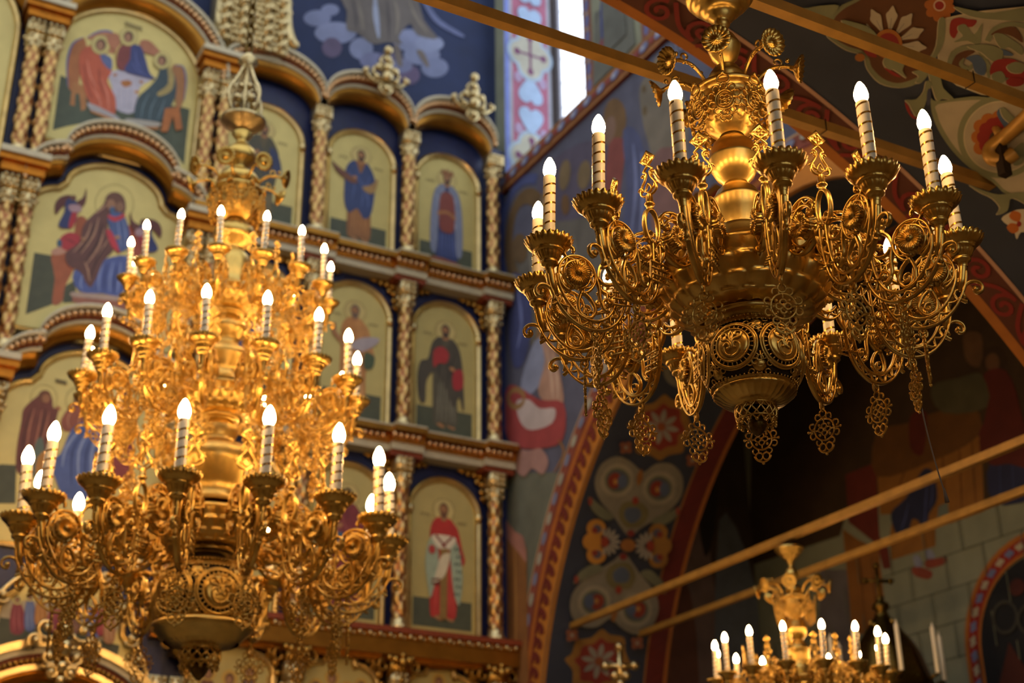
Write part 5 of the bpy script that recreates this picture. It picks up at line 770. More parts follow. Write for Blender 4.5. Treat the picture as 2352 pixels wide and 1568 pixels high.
SOFFA1 = [
('f','#b8a888',[(8.079,5.829),(8.103,5.73),(8.156,5.728),(8.169,5.592),(8.146,5.495),(8.072,5.31),(7.79,5.011),(7.544,5.298),(7.475,5.427),(7.461,5.528),(7.399,5.553),(7.388,5.661),(7.44,5.787),(7.555,5.865),(7.692,5.843),(7.769,5.79),(7.823,5.793),(7.89,5.828),(7.991,5.841)]),
('f','#7a7a5a',[(8.078,5.822),(8.102,5.723),(8.155,5.722),(8.168,5.586),(8.145,5.489),(8.071,5.304),(7.79,5.005),(7.543,5.291),(7.474,5.42),(7.46,5.521),(7.399,5.547),(7.387,5.654),(7.439,5.78),(7.555,5.858),(7.691,5.836),(7.768,5.784),(7.823,5.786),(7.89,5.821),(7.99,5.834)]),
('f','#5c3412',[(8.066,5.78),(8.074,5.693),(8.125,5.689),(8.137,5.59),(8.119,5.489),(8.062,5.313),(7.813,5.048),(7.57,5.303),(7.494,5.444),(7.495,5.544),(7.432,5.587),(7.438,5.676),(7.48,5.768),(7.568,5.813),(7.68,5.802),(7.747,5.76),(7.826,5.751),(7.905,5.789),(8.001,5.807)]),
('F','#4a5a74',[(7.84,5.515),(8.021,5.442),(7.845,5.538)]),
('F','#4a5a74',[(7.806,5.473),(7.939,5.313),(7.823,5.487)]),
('F','#4a5a74',[(7.755,5.464),(7.804,5.271),(7.778,5.464)]),
('F','#4a5a74',[(7.704,5.485),(7.661,5.31),(7.727,5.472)]),
('F','#4a5a74',[(7.667,5.526),(7.546,5.409),(7.683,5.504)]),
('F','#4a5a74',[(7.648,5.574),(7.478,5.538),(7.655,5.548)]),
('f','#b3a48c',[(7.819,5.582),(7.887,5.568),(7.954,5.554),(7.94,5.577),(7.971,5.603),(7.926,5.62),(7.927,5.645),(7.873,5.615)]),
('l','#5c6470',.008,[(7.84,5.585),(7.924,5.597)]),
('f','#b3a48c',[(7.822,5.536),(7.88,5.486),(7.938,5.437),(7.971,5.44),(8.015,5.445),(7.982,5.486),(7.956,5.518),(7.89,5.528)]),
('l','#5c6470',.008,[(7.843,5.526),(7.93,5.486)]),
('f','#b3a48c',[(7.801,5.5),(7.831,5.429),(7.861,5.36),(7.895,5.343),(7.939,5.321),(7.928,5.37),(7.92,5.407),(7.861,5.454)]),
('l','#5c6470',.008,[(7.816,5.48),(7.878,5.4)]),
('f','#b3a48c',[(7.765,5.487),(7.76,5.417),(7.756,5.349),(7.78,5.317),(7.813,5.276),(7.826,5.319),(7.836,5.351),(7.801,5.419)]),
('l','#5c6470',.008,[(7.77,5.464),(7.792,5.369)]),
('f','#b3a48c',[(7.726,5.497),(7.689,5.445),(7.654,5.394),(7.664,5.357),(7.677,5.308),(7.709,5.334),(7.734,5.354),(7.73,5.424)]),
('l','#5c6470',.008,[(7.72,5.475),(7.698,5.391)]),
('f','#b3a48c',[(7.693,5.523),(7.634,5.502),(7.576,5.48),(7.569,5.445),(7.56,5.4),(7.604,5.404),(7.638,5.407),(7.665,5.464)]),
('l','#5c6470',.008,[(7.678,5.51),(7.619,5.455)]),
('f','#b3a48c',[(7.674,5.557),(7.605,5.568),(7.538,5.577),(7.554,5.555),(7.526,5.526),(7.57,5.512),(7.571,5.488),(7.622,5.522)]),
('l','#5c6470',.008,[(7.653,5.553),(7.572,5.536)]),
('F','#a8651e',[(7.688,5.496),(7.665,5.527),(7.65,5.562),(7.645,5.597),(7.65,5.63),(7.665,5.657),(7.689,5.675),(7.718,5.682),(7.751,5.678),(7.784,5.663),(7.813,5.638),(7.836,5.606),(7.85,5.571),(7.855,5.536),(7.849,5.504),(7.834,5.478),(7.81,5.461),(7.781,5.454),(7.749,5.458),(7.717,5.472)]),
('F','#8a1e16',[(7.697,5.516),(7.677,5.543),(7.665,5.574),(7.663,5.605),(7.671,5.632),(7.688,5.652),(7.712,5.662),(7.74,5.66),(7.769,5.649),(7.795,5.627),(7.815,5.599),(7.826,5.568),(7.828,5.538),(7.82,5.511),(7.803,5.492),(7.779,5.483),(7.751,5.484),(7.723,5.495)]),
('F','#a8651e',[(7.711,5.571),(7.703,5.584),(7.701,5.599),(7.705,5.613),(7.714,5.623),(7.726,5.628),(7.74,5.626),(7.752,5.617),(7.76,5.605),(7.762,5.59),(7.758,5.576),(7.749,5.565),(7.737,5.561),(7.723,5.563)]),
('F','#7c2a1a',[(7.711,5.59),(7.707,5.597),(7.706,5.605),(7.708,5.613),(7.712,5.618),(7.719,5.621),(7.726,5.62),(7.733,5.615),(7.737,5.608),(7.738,5.6),(7.736,5.593),(7.732,5.587),(7.725,5.585),(7.718,5.586)]),
('f','#b8a888',[(8.094,5.654),(8.021,5.605),(7.933,5.565),(7.847,5.576),(7.802,5.632),(7.87,5.649),(7.941,5.632),(8.019,5.669)]),
('f','#7a7a5a',[(8.093,5.647),(8.02,5.598),(7.932,5.559),(7.846,5.569),(7.801,5.625),(7.869,5.643),(7.941,5.625),(8.018,5.662)]),
('f','#8a1e16',[(8.085,5.648),(8.03,5.665),(7.977,5.646),(8.01,5.672)]),
('f','#8a1e16',[(7.839,5.706),(7.764,5.68),(7.726,5.706),(7.781,5.739)]),
('F','#a8651e',[(7.777,5.763),(7.769,5.777),(7.767,5.793),(7.771,5.808),(7.781,5.819),(7.795,5.825),(7.809,5.823),(7.821,5.814),(7.829,5.801),(7.831,5.785),(7.826,5.77),(7.816,5.758),(7.803,5.753),(7.789,5.755)]),
('f','#b8a888',[(7.669,5.706),(7.689,5.639),(7.632,5.632),(7.569,5.608),(7.536,5.658),(7.473,5.68),(7.547,5.691),(7.588,5.7),(7.596,5.73)]),
('f','#7a7a5a',[(7.669,5.699),(7.688,5.633),(7.631,5.625),(7.569,5.601),(7.535,5.651),(7.473,5.673),(7.546,5.684),(7.588,5.694),(7.596,5.723)]),
('f','#8a1e16',[(7.634,5.728),(7.582,5.707),(7.505,5.696),(7.548,5.727)]),
('f','#b8a888',[(8.475,5.827),(8.346,5.764),(8.272,5.661),(8.186,5.573),(8.166,5.72),(8.237,5.765),(8.295,5.777),(8.402,5.81)]),
('f','#7a7a5a',[(8.474,5.82),(8.345,5.757),(8.271,5.654),(8.185,5.566),(8.165,5.713),(8.236,5.758),(8.294,5.77),(8.401,5.803)]),
('F','#a05a1c',[(7.657,5.043),(7.65,5.059),(7.651,5.075),(7.66,5.09),(7.674,5.1),(7.691,5.103),(7.708,5.098),(7.721,5.086),(7.727,5.071),(7.726,5.054),(7.718,5.039),(7.703,5.03),(7.686,5.027),(7.669,5.032)]),
('F','#a05a1c',[(7.632,5.127),(7.637,5.141),(7.65,5.15),(7.667,5.152),(7.686,5.146),(7.703,5.134),(7.714,5.119),(7.717,5.103),(7.712,5.089),(7.699,5.081),(7.682,5.079),(7.663,5.084),(7.646,5.096),(7.635,5.111)]),
('F','#a05a1c',[(7.669,5.196),(7.684,5.2),(7.7,5.195),(7.717,5.182),(7.729,5.164),(7.736,5.145),(7.734,5.128),(7.726,5.117),(7.712,5.113),(7.695,5.118),(7.679,5.131),(7.666,5.148),(7.66,5.167),(7.661,5.184)]),
('F','#a05a1c',[(7.748,5.207),(7.762,5.198),(7.773,5.183),(7.779,5.163),(7.777,5.144),(7.769,5.129),(7.757,5.12),(7.741,5.12),(7.727,5.129),(7.716,5.145),(7.711,5.164),(7.712,5.183),(7.72,5.199),(7.733,5.207)]),
('F','#a05a1c',[(7.82,5.154),(7.826,5.138),(7.825,5.121),(7.816,5.107),(7.802,5.097),(7.785,5.095),(7.768,5.1),(7.755,5.111),(7.749,5.127),(7.75,5.144),(7.758,5.159),(7.773,5.168),(7.79,5.171),(7.807,5.166)]),
('F','#a05a1c',[(7.844,5.069),(7.838,5.056),(7.825,5.048),(7.808,5.046),(7.789,5.052),(7.773,5.063),(7.762,5.079),(7.759,5.095),(7.764,5.108),(7.777,5.117),(7.794,5.118),(7.813,5.113),(7.83,5.101),(7.841,5.085)]),
('F','#a05a1c',[(7.805,5.003),(7.791,5.0),(7.775,5.004),(7.759,5.017),(7.746,5.034),(7.74,5.053),(7.742,5.069),(7.75,5.081),(7.764,5.084),(7.781,5.079),(7.797,5.067),(7.809,5.049),(7.815,5.031),(7.814,5.014)]),
('F','#a05a1c',[(7.728,4.992),(7.714,5.001),(7.703,5.016),(7.698,5.035),(7.699,5.054),(7.707,5.069),(7.719,5.077),(7.734,5.077),(7.749,5.069),(7.76,5.053),(7.765,5.034),(7.764,5.016),(7.756,5.001),(7.743,4.992)]),
('F','#c0a088',[(7.722,5.063),(7.71,5.08),(7.706,5.099),(7.711,5.117),(7.722,5.13),(7.739,5.135),(7.757,5.132),(7.774,5.12),(7.785,5.103),(7.789,5.084),(7.785,5.066),(7.773,5.054),(7.756,5.049),(7.738,5.052)]),
('F','#8a1e16',[(7.728,5.07),(7.72,5.083),(7.717,5.097),(7.72,5.11),(7.729,5.12),(7.741,5.124),(7.755,5.121),(7.767,5.113),(7.776,5.101),(7.778,5.086),(7.775,5.073),(7.766,5.064),(7.754,5.06),(7.74,5.062)]),
('F','#b8a888',[(7.656,5.133),(7.577,4.973),(7.363,4.658),(6.775,5.185),(6.971,5.276),(7.069,5.377),(7.225,5.452),(7.331,5.463),(7.391,5.458),(7.511,5.348),(7.569,5.227)]),
('F','#a89a80',[(7.643,5.136),(7.569,4.981),(7.355,4.665),(6.784,5.177),(6.98,5.268),(7.08,5.367),(7.228,5.435),(7.333,5.45),(7.389,5.445),(7.504,5.34),(7.559,5.225)]),
('f','#b8a888',[(7.684,5.036),(7.586,4.971),(7.486,4.882),(7.36,4.667),(7.284,4.736),(7.447,4.919),(7.569,5.014)]),
('f','#7a7a5a',[(7.684,5.03),(7.586,4.964),(7.485,4.876),(7.359,4.661),(7.284,4.73),(7.447,4.913),(7.569,5.008)]),
('f','#b8a888',[(7.67,5.181),(7.652,5.143),(7.535,5.268),(7.482,5.377),(7.46,5.449),(7.482,5.455),(7.541,5.332)]),
('f','#7a7a5a',[(7.669,5.175),(7.651,5.137),(7.534,5.261),(7.481,5.371),(7.46,5.442),(7.482,5.449),(7.54,5.325)]),
('f','#8a1e16',[(7.555,5.192),(7.617,5.117),(7.599,5.06),(7.558,5.032),(7.512,4.996),(7.496,5.051),(7.535,5.095),(7.528,5.143),(7.505,5.2)]),
('f','#b8a888',[(7.487,5.231),(7.483,5.152),(7.537,5.14),(7.56,5.111),(7.535,5.074),(7.448,5.092),(7.477,4.989),(7.416,5.054),(7.365,5.124),(7.438,5.155)]),
('f','#7a7a5a',[(7.487,5.225),(7.483,5.146),(7.537,5.134),(7.559,5.105),(7.535,5.068),(7.447,5.085),(7.477,4.983),(7.416,5.048),(7.364,5.117),(7.438,5.149)]),
('L','#7a7a5a',.037,[(7.356,5.395),(7.425,5.285),(7.403,5.182),(7.335,5.139),(7.216,5.184),(7.133,5.235)]),
('f','#5c3412',[(7.361,5.362),(7.404,5.278),(7.385,5.199),(7.345,5.17),(7.348,5.249),(7.305,5.333)]),
('f','#4a5a74',[(7.348,5.249),(7.315,5.171),(7.231,5.183),(7.175,5.25),(7.23,5.279),(7.296,5.244)]),
('l','#7a7a5a',.034,[(7.354,5.257),(7.332,5.307),(7.273,5.294),(7.287,5.253)]),
('L','#7a7a5a',.036,[(7.356,5.052),(7.394,4.95),(7.352,4.846),(7.274,4.789)]),
('f','#5c3412',[(7.378,5.004),(7.375,4.928),(7.322,4.847),(7.206,4.889),(7.283,4.909),(7.343,4.944)]),
('f','#b8a888',[(7.366,4.995),(7.344,4.951),(7.266,4.931),(7.183,4.922),(7.143,4.966),(7.235,4.986),(7.257,5.031)]),
('f','#7a7a5a',[(7.366,4.989),(7.343,4.944),(7.266,4.925),(7.183,4.916),(7.143,4.96),(7.235,4.98),(7.257,5.025)]),
('f','#4a5a74',[(7.288,5.063),(7.251,5.018),(7.173,4.997),(7.216,5.05)]),
('f','#b8a888',[(7.412,5.18),(7.339,5.074),(7.242,5.032),(7.185,5.112),(7.239,5.142),(7.321,5.146)]),
('f','#7a7a5a',[(7.412,5.174),(7.339,5.068),(7.242,5.026),(7.184,5.106),(7.239,5.135),(7.32,5.139)]),
('f','#8a1e16',[(7.218,5.128),(7.174,5.036),(7.096,4.995),(7.016,4.971),(6.99,5.091),(7.08,5.149),(7.15,5.218)]),
('f','#b8a888',[(7.14,5.094),(7.132,5.028),(7.079,4.999),(7.043,5.049),(7.083,5.1)]),
('f','#7a7a5a',[(7.139,5.088),(7.132,5.022),(7.078,4.992),(7.043,5.043),(7.083,5.094)]),
('f','#b8a888',[(7.154,5.209),(7.134,5.146),(7.072,5.163),(7.063,5.212),(7.112,5.234)]),
('f','#7a7a5a',[(7.153,5.202),(7.134,5.139),(7.071,5.157),(7.063,5.205),(7.111,5.228)]),
('F','#8a1e16',[(6.981,5.08),(6.973,5.095),(6.974,5.117),(6.983,5.14),(6.999,5.161),(7.019,5.175),(7.038,5.179),(7.053,5.173),(7.061,5.158),(7.061,5.137),(7.051,5.113),(7.035,5.093),(7.016,5.079),(6.996,5.074)]),
('f','#b8a888',[(7.42,5.518),(7.39,5.483),(7.344,5.486),(7.268,5.532),(7.156,5.537),(7.209,5.59),(7.221,5.637),(7.313,5.589)]),
('f','#7a7a5a',[(7.419,5.512),(7.39,5.476),(7.343,5.479),(7.267,5.525),(7.156,5.531),(7.208,5.583),(7.22,5.63),(7.313,5.582)]),
('f','#b8a888',[(7.498,5.593),(7.461,5.528),(7.42,5.518),(7.395,5.609),(7.421,5.641),(7.444,5.588)]),
('f','#7a7a5a',[(7.497,5.586),(7.46,5.521),(7.419,5.512),(7.395,5.602),(7.421,5.634),(7.444,5.582)]),
('f','#b8a888',[(7.362,5.799),(7.321,5.743),(7.334,5.656),(7.385,5.576),(7.344,5.566),(7.281,5.672),(7.239,5.744),(7.213,5.838),(7.269,5.826),(7.32,5.805)]),
('f','#7a7a5a',[(7.362,5.792),(7.321,5.736),(7.333,5.649),(7.384,5.569),(7.343,5.559),(7.281,5.665),(7.238,5.737),(7.212,5.831),(7.269,5.818),(7.319,5.798)]),
('f','#8a1e16',[(7.352,5.807),(7.301,5.816),(7.254,5.842),(7.195,5.841),(7.224,5.864),(7.292,5.848)]),
('f','#3a3c52',[(7.317,5.628),(7.322,5.594),(7.246,5.663),(7.235,5.711)]),
('f','#7a7a5a',[(7.264,5.644),(7.22,5.63),(7.108,5.424),(7.012,5.32),(6.82,5.145),(6.269,5.625),(6.369,5.77),(6.502,5.786),(6.684,5.837),(6.873,5.835),(7.05,5.79),(7.178,5.723)]),
('f','#a89a80',[(7.199,5.644),(7.088,5.443),(6.994,5.336),(6.811,5.153),(6.298,5.601),(6.385,5.748),(6.515,5.76),(6.686,5.806),(6.872,5.799),(7.04,5.755),(7.146,5.702)]),
('L','#7a7a5a',.042,[(6.601,5.275),(6.556,5.321),(6.519,5.375),(6.492,5.435),(6.476,5.498),(6.472,5.561),(6.481,5.622),(6.501,5.678),(6.533,5.726),(6.575,5.763),(6.625,5.788),(6.681,5.8),(6.74,5.797),(6.8,5.78),(6.857,5.75),(6.91,5.709),(6.955,5.658),(6.991,5.6),(7.016,5.537),(7.029,5.474),(7.03,5.412),(7.019,5.354),(6.997,5.302),(6.964,5.259),(6.923,5.226),(6.874,5.204),(6.82,5.194),(6.764,5.197),(6.707,5.211),(6.652,5.238),(6.601,5.275)]),
('L','#b8a888',.009,[(6.613,5.293),(6.572,5.335),(6.539,5.385),(6.514,5.439),(6.5,5.497),(6.497,5.555),(6.505,5.61),(6.523,5.661),(6.553,5.705),(6.591,5.739),(6.636,5.762),(6.687,5.772),(6.741,5.77),(6.796,5.755),(6.848,5.728),(6.896,5.69),(6.938,5.643),(6.97,5.591),(6.993,5.534),(7.005,5.476),(7.006,5.419),(6.996,5.366),(6.976,5.319),(6.946,5.279),(6.908,5.249),(6.863,5.229),(6.814,5.219),(6.762,5.221),(6.71,5.235),(6.66,5.259),(6.613,5.293)]),
('F','#a8601c',[(6.868,5.5),(6.853,5.52),(6.847,5.544),(6.85,5.567),(6.863,5.585),(6.882,5.593),(6.904,5.59),(6.925,5.577),(6.939,5.557),(6.946,5.533),(6.942,5.51),(6.93,5.493),(6.911,5.485),(6.889,5.488)]),
('F','#a8601c',[(6.812,5.573),(6.797,5.594),(6.79,5.618),(6.794,5.641),(6.806,5.658),(6.825,5.667),(6.848,5.664),(6.868,5.651),(6.883,5.631),(6.89,5.606),(6.887,5.583),(6.874,5.566),(6.855,5.558),(6.833,5.56)]),
('F','#a8601c',[(6.737,5.621),(6.722,5.641),(6.715,5.666),(6.718,5.689),(6.731,5.707),(6.75,5.716),(6.772,5.713),(6.793,5.7),(6.808,5.679),(6.815,5.655),(6.812,5.632),(6.799,5.614),(6.78,5.606),(6.758,5.608)]),
('F','#a8601c',[(6.875,5.425),(6.86,5.445),(6.853,5.468),(6.857,5.491),(6.869,5.508),(6.888,5.516),(6.91,5.513),(6.931,5.501),(6.946,5.481),(6.952,5.457),(6.948,5.435),(6.936,5.418),(6.917,5.41),(6.895,5.412)]),
('F','#a8601c',[(6.851,5.35),(6.836,5.37),(6.83,5.393),(6.833,5.416),(6.845,5.433),(6.864,5.441),(6.886,5.438),(6.906,5.426),(6.921,5.406),(6.927,5.383),(6.924,5.36),(6.912,5.344),(6.893,5.336),(6.871,5.338)]),
('F','#8a1e16',[(6.824,5.482),(6.808,5.503),(6.801,5.528),(6.805,5.552),(6.818,5.57),(6.838,5.579),(6.861,5.576),(6.883,5.563),(6.898,5.541),(6.905,5.516),(6.901,5.493),(6.888,5.475),(6.868,5.467),(6.845,5.469)]),
('F','#8a1e16',[(6.787,5.538),(6.771,5.559),(6.764,5.584),(6.767,5.608),(6.78,5.626),(6.8,5.635),(6.823,5.632),(6.845,5.619),(6.861,5.598),(6.868,5.572),(6.864,5.548),(6.851,5.53),(6.831,5.522),(6.808,5.524)]),
('F','#8a1e16',[(6.731,5.568),(6.715,5.589),(6.708,5.614),(6.711,5.638),(6.724,5.657),(6.744,5.666),(6.767,5.663),(6.789,5.65),(6.805,5.628),(6.812,5.603),(6.808,5.579),(6.795,5.561),(6.775,5.552),(6.752,5.555)]),
('F','#8a1e16',[(6.828,5.424),(6.812,5.444),(6.805,5.469),(6.809,5.493),(6.822,5.511),(6.841,5.519),(6.864,5.517),(6.886,5.503),(6.901,5.482),(6.908,5.458),(6.905,5.434),(6.892,5.417),(6.872,5.408),(6.849,5.411)]),
('F','#8a1e16',[(6.813,5.382),(6.797,5.403),(6.79,5.427),(6.794,5.451),(6.807,5.469),(6.827,5.477),(6.849,5.475),(6.871,5.462),(6.886,5.441),(6.893,5.416),(6.889,5.393),(6.877,5.375),(6.857,5.367),(6.834,5.369)]),
('F','#8a1e16',[(6.747,5.483),(6.732,5.504),(6.725,5.528),(6.728,5.552),(6.741,5.571),(6.761,5.579),(6.784,5.577),(6.805,5.564),(6.821,5.543),(6.828,5.518),(6.824,5.494),(6.812,5.476),(6.792,5.467),(6.769,5.47)]),
('F','#8a1e16',[(6.751,5.424),(6.736,5.445),(6.729,5.469),(6.732,5.493),(6.745,5.511),(6.765,5.52),(6.788,5.517),(6.809,5.504),(6.825,5.483),(6.832,5.459),(6.828,5.435),(6.815,5.417),(6.796,5.409),(6.773,5.411)]),
('f','#4a5a74',[(6.915,5.375),(6.926,5.317),(6.861,5.322),(6.764,5.294),(6.699,5.351),(6.729,5.414),(6.83,5.405)]),
('f','#b8a888',[(6.923,5.34),(6.91,5.312),(6.819,5.313),(6.746,5.297),(6.7,5.338),(6.779,5.363),(6.861,5.37)]),
('f','#7a7a5a',[(6.923,5.334),(6.909,5.305),(6.818,5.306),(6.746,5.29),(6.7,5.331),(6.779,5.356),(6.86,5.364)]),
('f','#4a3014',[(6.81,5.527),(6.814,5.447),(6.762,5.439),(6.718,5.506),(6.76,5.566)]),
('f','#b8a888',[(6.614,5.538),(6.633,5.479),(6.636,5.395),(6.523,5.494),(6.53,5.571)]),
('f','#7a7a5a',[(6.613,5.531),(6.633,5.472),(6.635,5.389),(6.523,5.488),(6.53,5.564)]),
('f','#b8a888',[(6.587,5.934),(6.516,5.897),(6.41,5.818),(6.34,5.674),(6.269,5.632),(6.201,5.69),(6.282,5.724),(6.339,5.767),(6.273,5.854),(6.289,5.941),(6.321,5.883),(6.409,5.876),(6.496,5.915)]),
('f','#7a7a5a',[(6.587,5.927),(6.515,5.89),(6.41,5.811),(6.34,5.667),(6.269,5.625),(6.201,5.683),(6.282,5.717),(6.339,5.76),(6.273,5.847),(6.289,5.933),(6.321,5.876),(6.409,5.869),(6.496,5.907)]),
('f','#c0b49c',[(6.242,5.931),(6.252,5.837),(6.233,5.759),(6.172,5.708),(6.054,5.808),(6.086,5.886),(6.056,5.949),(6.134,5.917)]),
('f','#b0601c',[(6.238,5.863),(6.25,5.81),(6.204,5.784),(6.161,5.837),(6.197,5.87)]),
('f','#b0601c',[(6.167,5.946),(6.183,5.897),(6.147,5.863),(6.105,5.892),(6.112,5.943)]),
('F','#8a1e16',[(6.137,5.835),(6.131,5.843),(6.127,5.852),(6.127,5.861),(6.131,5.868),(6.138,5.871),(6.147,5.87),(6.155,5.864),(6.162,5.856),(6.166,5.847),(6.166,5.838),(6.162,5.831),(6.155,5.828),(6.146,5.83)]),
]
def draw(P, data):
    for it in data:
        if it[0] in 'fF': P.fill(it[2], it[1], it[0] == 'f', 3)
        else: P.line(it[3], it[2], it[1], len(it[3]) > 2, it[0] == 'l', n=3)
    return P
# ------------------------------------------------------------------ the room shell
XR = 8.95          # right wall of the crossing
XI = 10.8          # aisle side of the great side arch
XN = 13.2          # outer wall of the aisle
A2Y, A2Z, A2R, A2N = 10.1, 3.9, 5.4, 3.3
A1X, A1Z, A1R = 3.1, 1.15, 6.85
def a2path(dr=0.0, n=28):
    far = [(A2Y+(A2R+dr)*math.cos(t), A2Z+(A2R+dr)*math.sin(t)) for t in [PI/2*i/n for i in range(n+1)]]
    near = [(A2Y-(A2N+dr)*math.sin(t), A2Z+(A2R+dr)*math.cos(t)) for t in [PI/2*i/n for i in range(1, n+1)]]
    return far+near
def quad(name, pts, mat, label=None):
    b = MB(); b.add(pts, [(0, 1, 2, 3)]); return struct(b.build(name, mat, smooth=False), label)

quad('floor', [(-8, -5, 0), (14, -5, 0), (14, 17, 0), (-8, 17, 0)], 'stone_floor')
wall_east = quad('wall_east', [(-8, 16.45, 0), (XR, 16.45, 0), (XR, 16.45, 21), (-8, 16.45, 21)], 'plaster_blue', 'deep blue painted wall with cloud and robed figure above the icon screen')

wall_left = quad('wall_left', [(-3.1, -5, 0), (-3.1, 16.45, 0), (-3.1, 16.45, 12.5), (-3.1, -5, 12.5)], 'plaster_warm')
b = MB()   # unseen west wall; open band added to light the near chandelier's front
for (x0, x1, z0, z1) in ((-3.1, 9.3, 0, 4.6), (-3.1, -0.6, 4.6, 8.9), (6.8, 9.3, 4.6, 8.9), (-3.1, 9.3, 8.9, 9.4), (1.7, 2.1, 4.6, 8.9), (4.1, 4.5, 4.6, 8.9)): b.box(x0, x1, -5.3, -5.0, z0, z1)
wall_west = struct(b.build('wall_west', 'plaster_warm', smooth=False))
quad('wall_nave_right', [(9.3, -5, 0), (9.3, 3.9, 0), (9.3, 3.9, 9.4), (9.3, -5, 9.4)], 'plaster_warm')
quad('ceiling_nave', [(-3.1, -5, 9.4), (9.3, -5, 9.4), (9.3, 3.9, 9.4), (-3.1, 3.9, 9.4)], 'plaster_warm')
# right wall below the cornice, pierced by the great side arch
b = MB(); p = a2path()
poly = [(16.45, 0), (16.45, 12.55), (6.65, 12.55), (6.65, 0), (A2Y-A2N, 0)] + list(reversed(p)) + [(A2Y+A2R, 0)]
tri = tessellate_polygon([[Vector((a, c, 0)) for a, c in poly]])
b.add([(XR, a, c) for a, c in poly], [tuple(t) for t in tri])
wall_right = struct(b.build('wall_right', 'plaster_slate', smooth=False), 'blue grey frescoed wall beside the icon screen, pierced by a great arch')
# soffit of the great side arch
b = MB(); pp = [(A2Y+A2R, 0)] + p + [(A2Y-A2N, 0)]
for i in range(len(pp)-1):
    (y0, z0), (y1, z1) = pp[i], pp[i+1]
    b.add([(XR, y0, z0), (XI, y0, z0), (XI, y1, z1), (XR, y1, z1)], [(0, 1, 2, 3)])
arch_side = struct(b.build('arch_side', 'plaster_navy', smooth=False), 'dark blue arch soffit with painted scroll ornament')
# back face of the arch wall, seen from the aisle only
b = MB(); b.add([(XI, a, c) for a, c in poly], [tuple(t) for t in tri])
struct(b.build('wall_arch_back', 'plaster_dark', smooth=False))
# painted cornice band
b = MB(); b.box(XR-0.05, XR+0.02, 6.65, 16.45, 12.55, 12.83)
trim_1 = struct(b.build('trim_1', 'red_dentil', smooth=False), 'painted border band under the high windows')
# upper wall with two deep windows
b = MB()
for (y0, y1) in ((16.15, 16.45), (12.2, 13.85), (6.65, 9.9)):
    b.box(XR, XR+1.1, y0, y1, 12.83, 19)
b.box(XR, XR+1.1, 6.65, 16.45, 12.5, 12.83)
wall_upper = struct(b.build('wall_upper', 'plaster_green', smooth=False), 'upper right wall with deep window niches')
def window(n, y0, y1):
    b = MB(); xg = XR+1.0
    b.box(xg-0.05, xg+0.05, y1-0.09, y1, 12.83, 18.6); b.box(xg-0.05, xg+0.05, y0, y0+0.09, 12.83, 18.6)
    b.box(xg-0.05, xg+0.05, y0, y1, 12.83, 12.92); b.box(xg-0.05, xg+0.05, y0, y1, 18.5, 18.6)
    o = struct(b.build('window_%d' % n, 'window_frame', smooth=False), 'tall bright window in the upper right wall')
    nz, ny = 12, 4
    zs = [12.92+i*(18.5-12.92)/nz for i in range(nz+1)]; ys = [y0+0.09+i*(y1-y0-0.18)/ny for i in range(ny+1)]
    pane = MB(); pane.box(-0.006, 0.006, -(ys[1]-ys[0])/2+0.006, (ys[1]-ys[0])/2-0.006, -(zs[1]-zs[0])/2+0.006, (zs[1]-zs[0])/2-0.006)
    me = pane.mesh('pane', 'window_daylight', False)
    for i in range(nz):
        for j in range(ny): inst(me, 'pane', o, ((xg), (ys[j]+ys[j+1])/2, (zs[i]+zs[i+1])/2))
    bar = MB()
    for z in zs[1:-1]: bar.box(xg-0.012, xg+0.012, y0+0.09, y1-0.09, z-0.008, z+0.008)
    for y in ys[1:-1]: bar.box(xg-0.012, xg+0.012, y-0.008, y+0.008, 12.92, 18.5)
    bar.build('glazing_bar', 'window_frame', o, smooth=False)
    return o
window(1, 13.85, 16.15); window(2, 9.9, 12.2)
# the aisle behind the arch
wall_side = quad('wall_side', [(XN, 4, 0), (XN, 16.3, 0), (XN, 16.3, 11.5), (XN, 4, 11.5)], 'plaster_green', 'pale masonry-lined frescoed outer wall of the side aisle')
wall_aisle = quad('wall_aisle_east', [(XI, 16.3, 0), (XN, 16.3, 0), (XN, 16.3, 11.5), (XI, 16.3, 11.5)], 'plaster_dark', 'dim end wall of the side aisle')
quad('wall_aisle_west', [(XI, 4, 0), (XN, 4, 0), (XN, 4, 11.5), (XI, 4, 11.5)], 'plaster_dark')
b = MB()
for i in range(12):
    t0, t1 = PI*i/12, PI*(i+1)/12; c = (XI+XN)/2; r = (XN-XI)/2
    b.add([(c+r*math.cos(t0), 4, 10.0+r*0.7*math.sin(t0)), (c+r*math.cos(t0), 16.3, 10.0+r*0.7*math.sin(t0)), (c+r*math.cos(t1), 16.3, 10.0+r*0.7*math.sin(t1)), (c+r*math.cos(t1), 4, 10.0+r*0.7*math.sin(t1))], [(0, 1, 2, 3)])
struct(b.build('ceiling_aisle', 'plaster_dark', smooth=False))
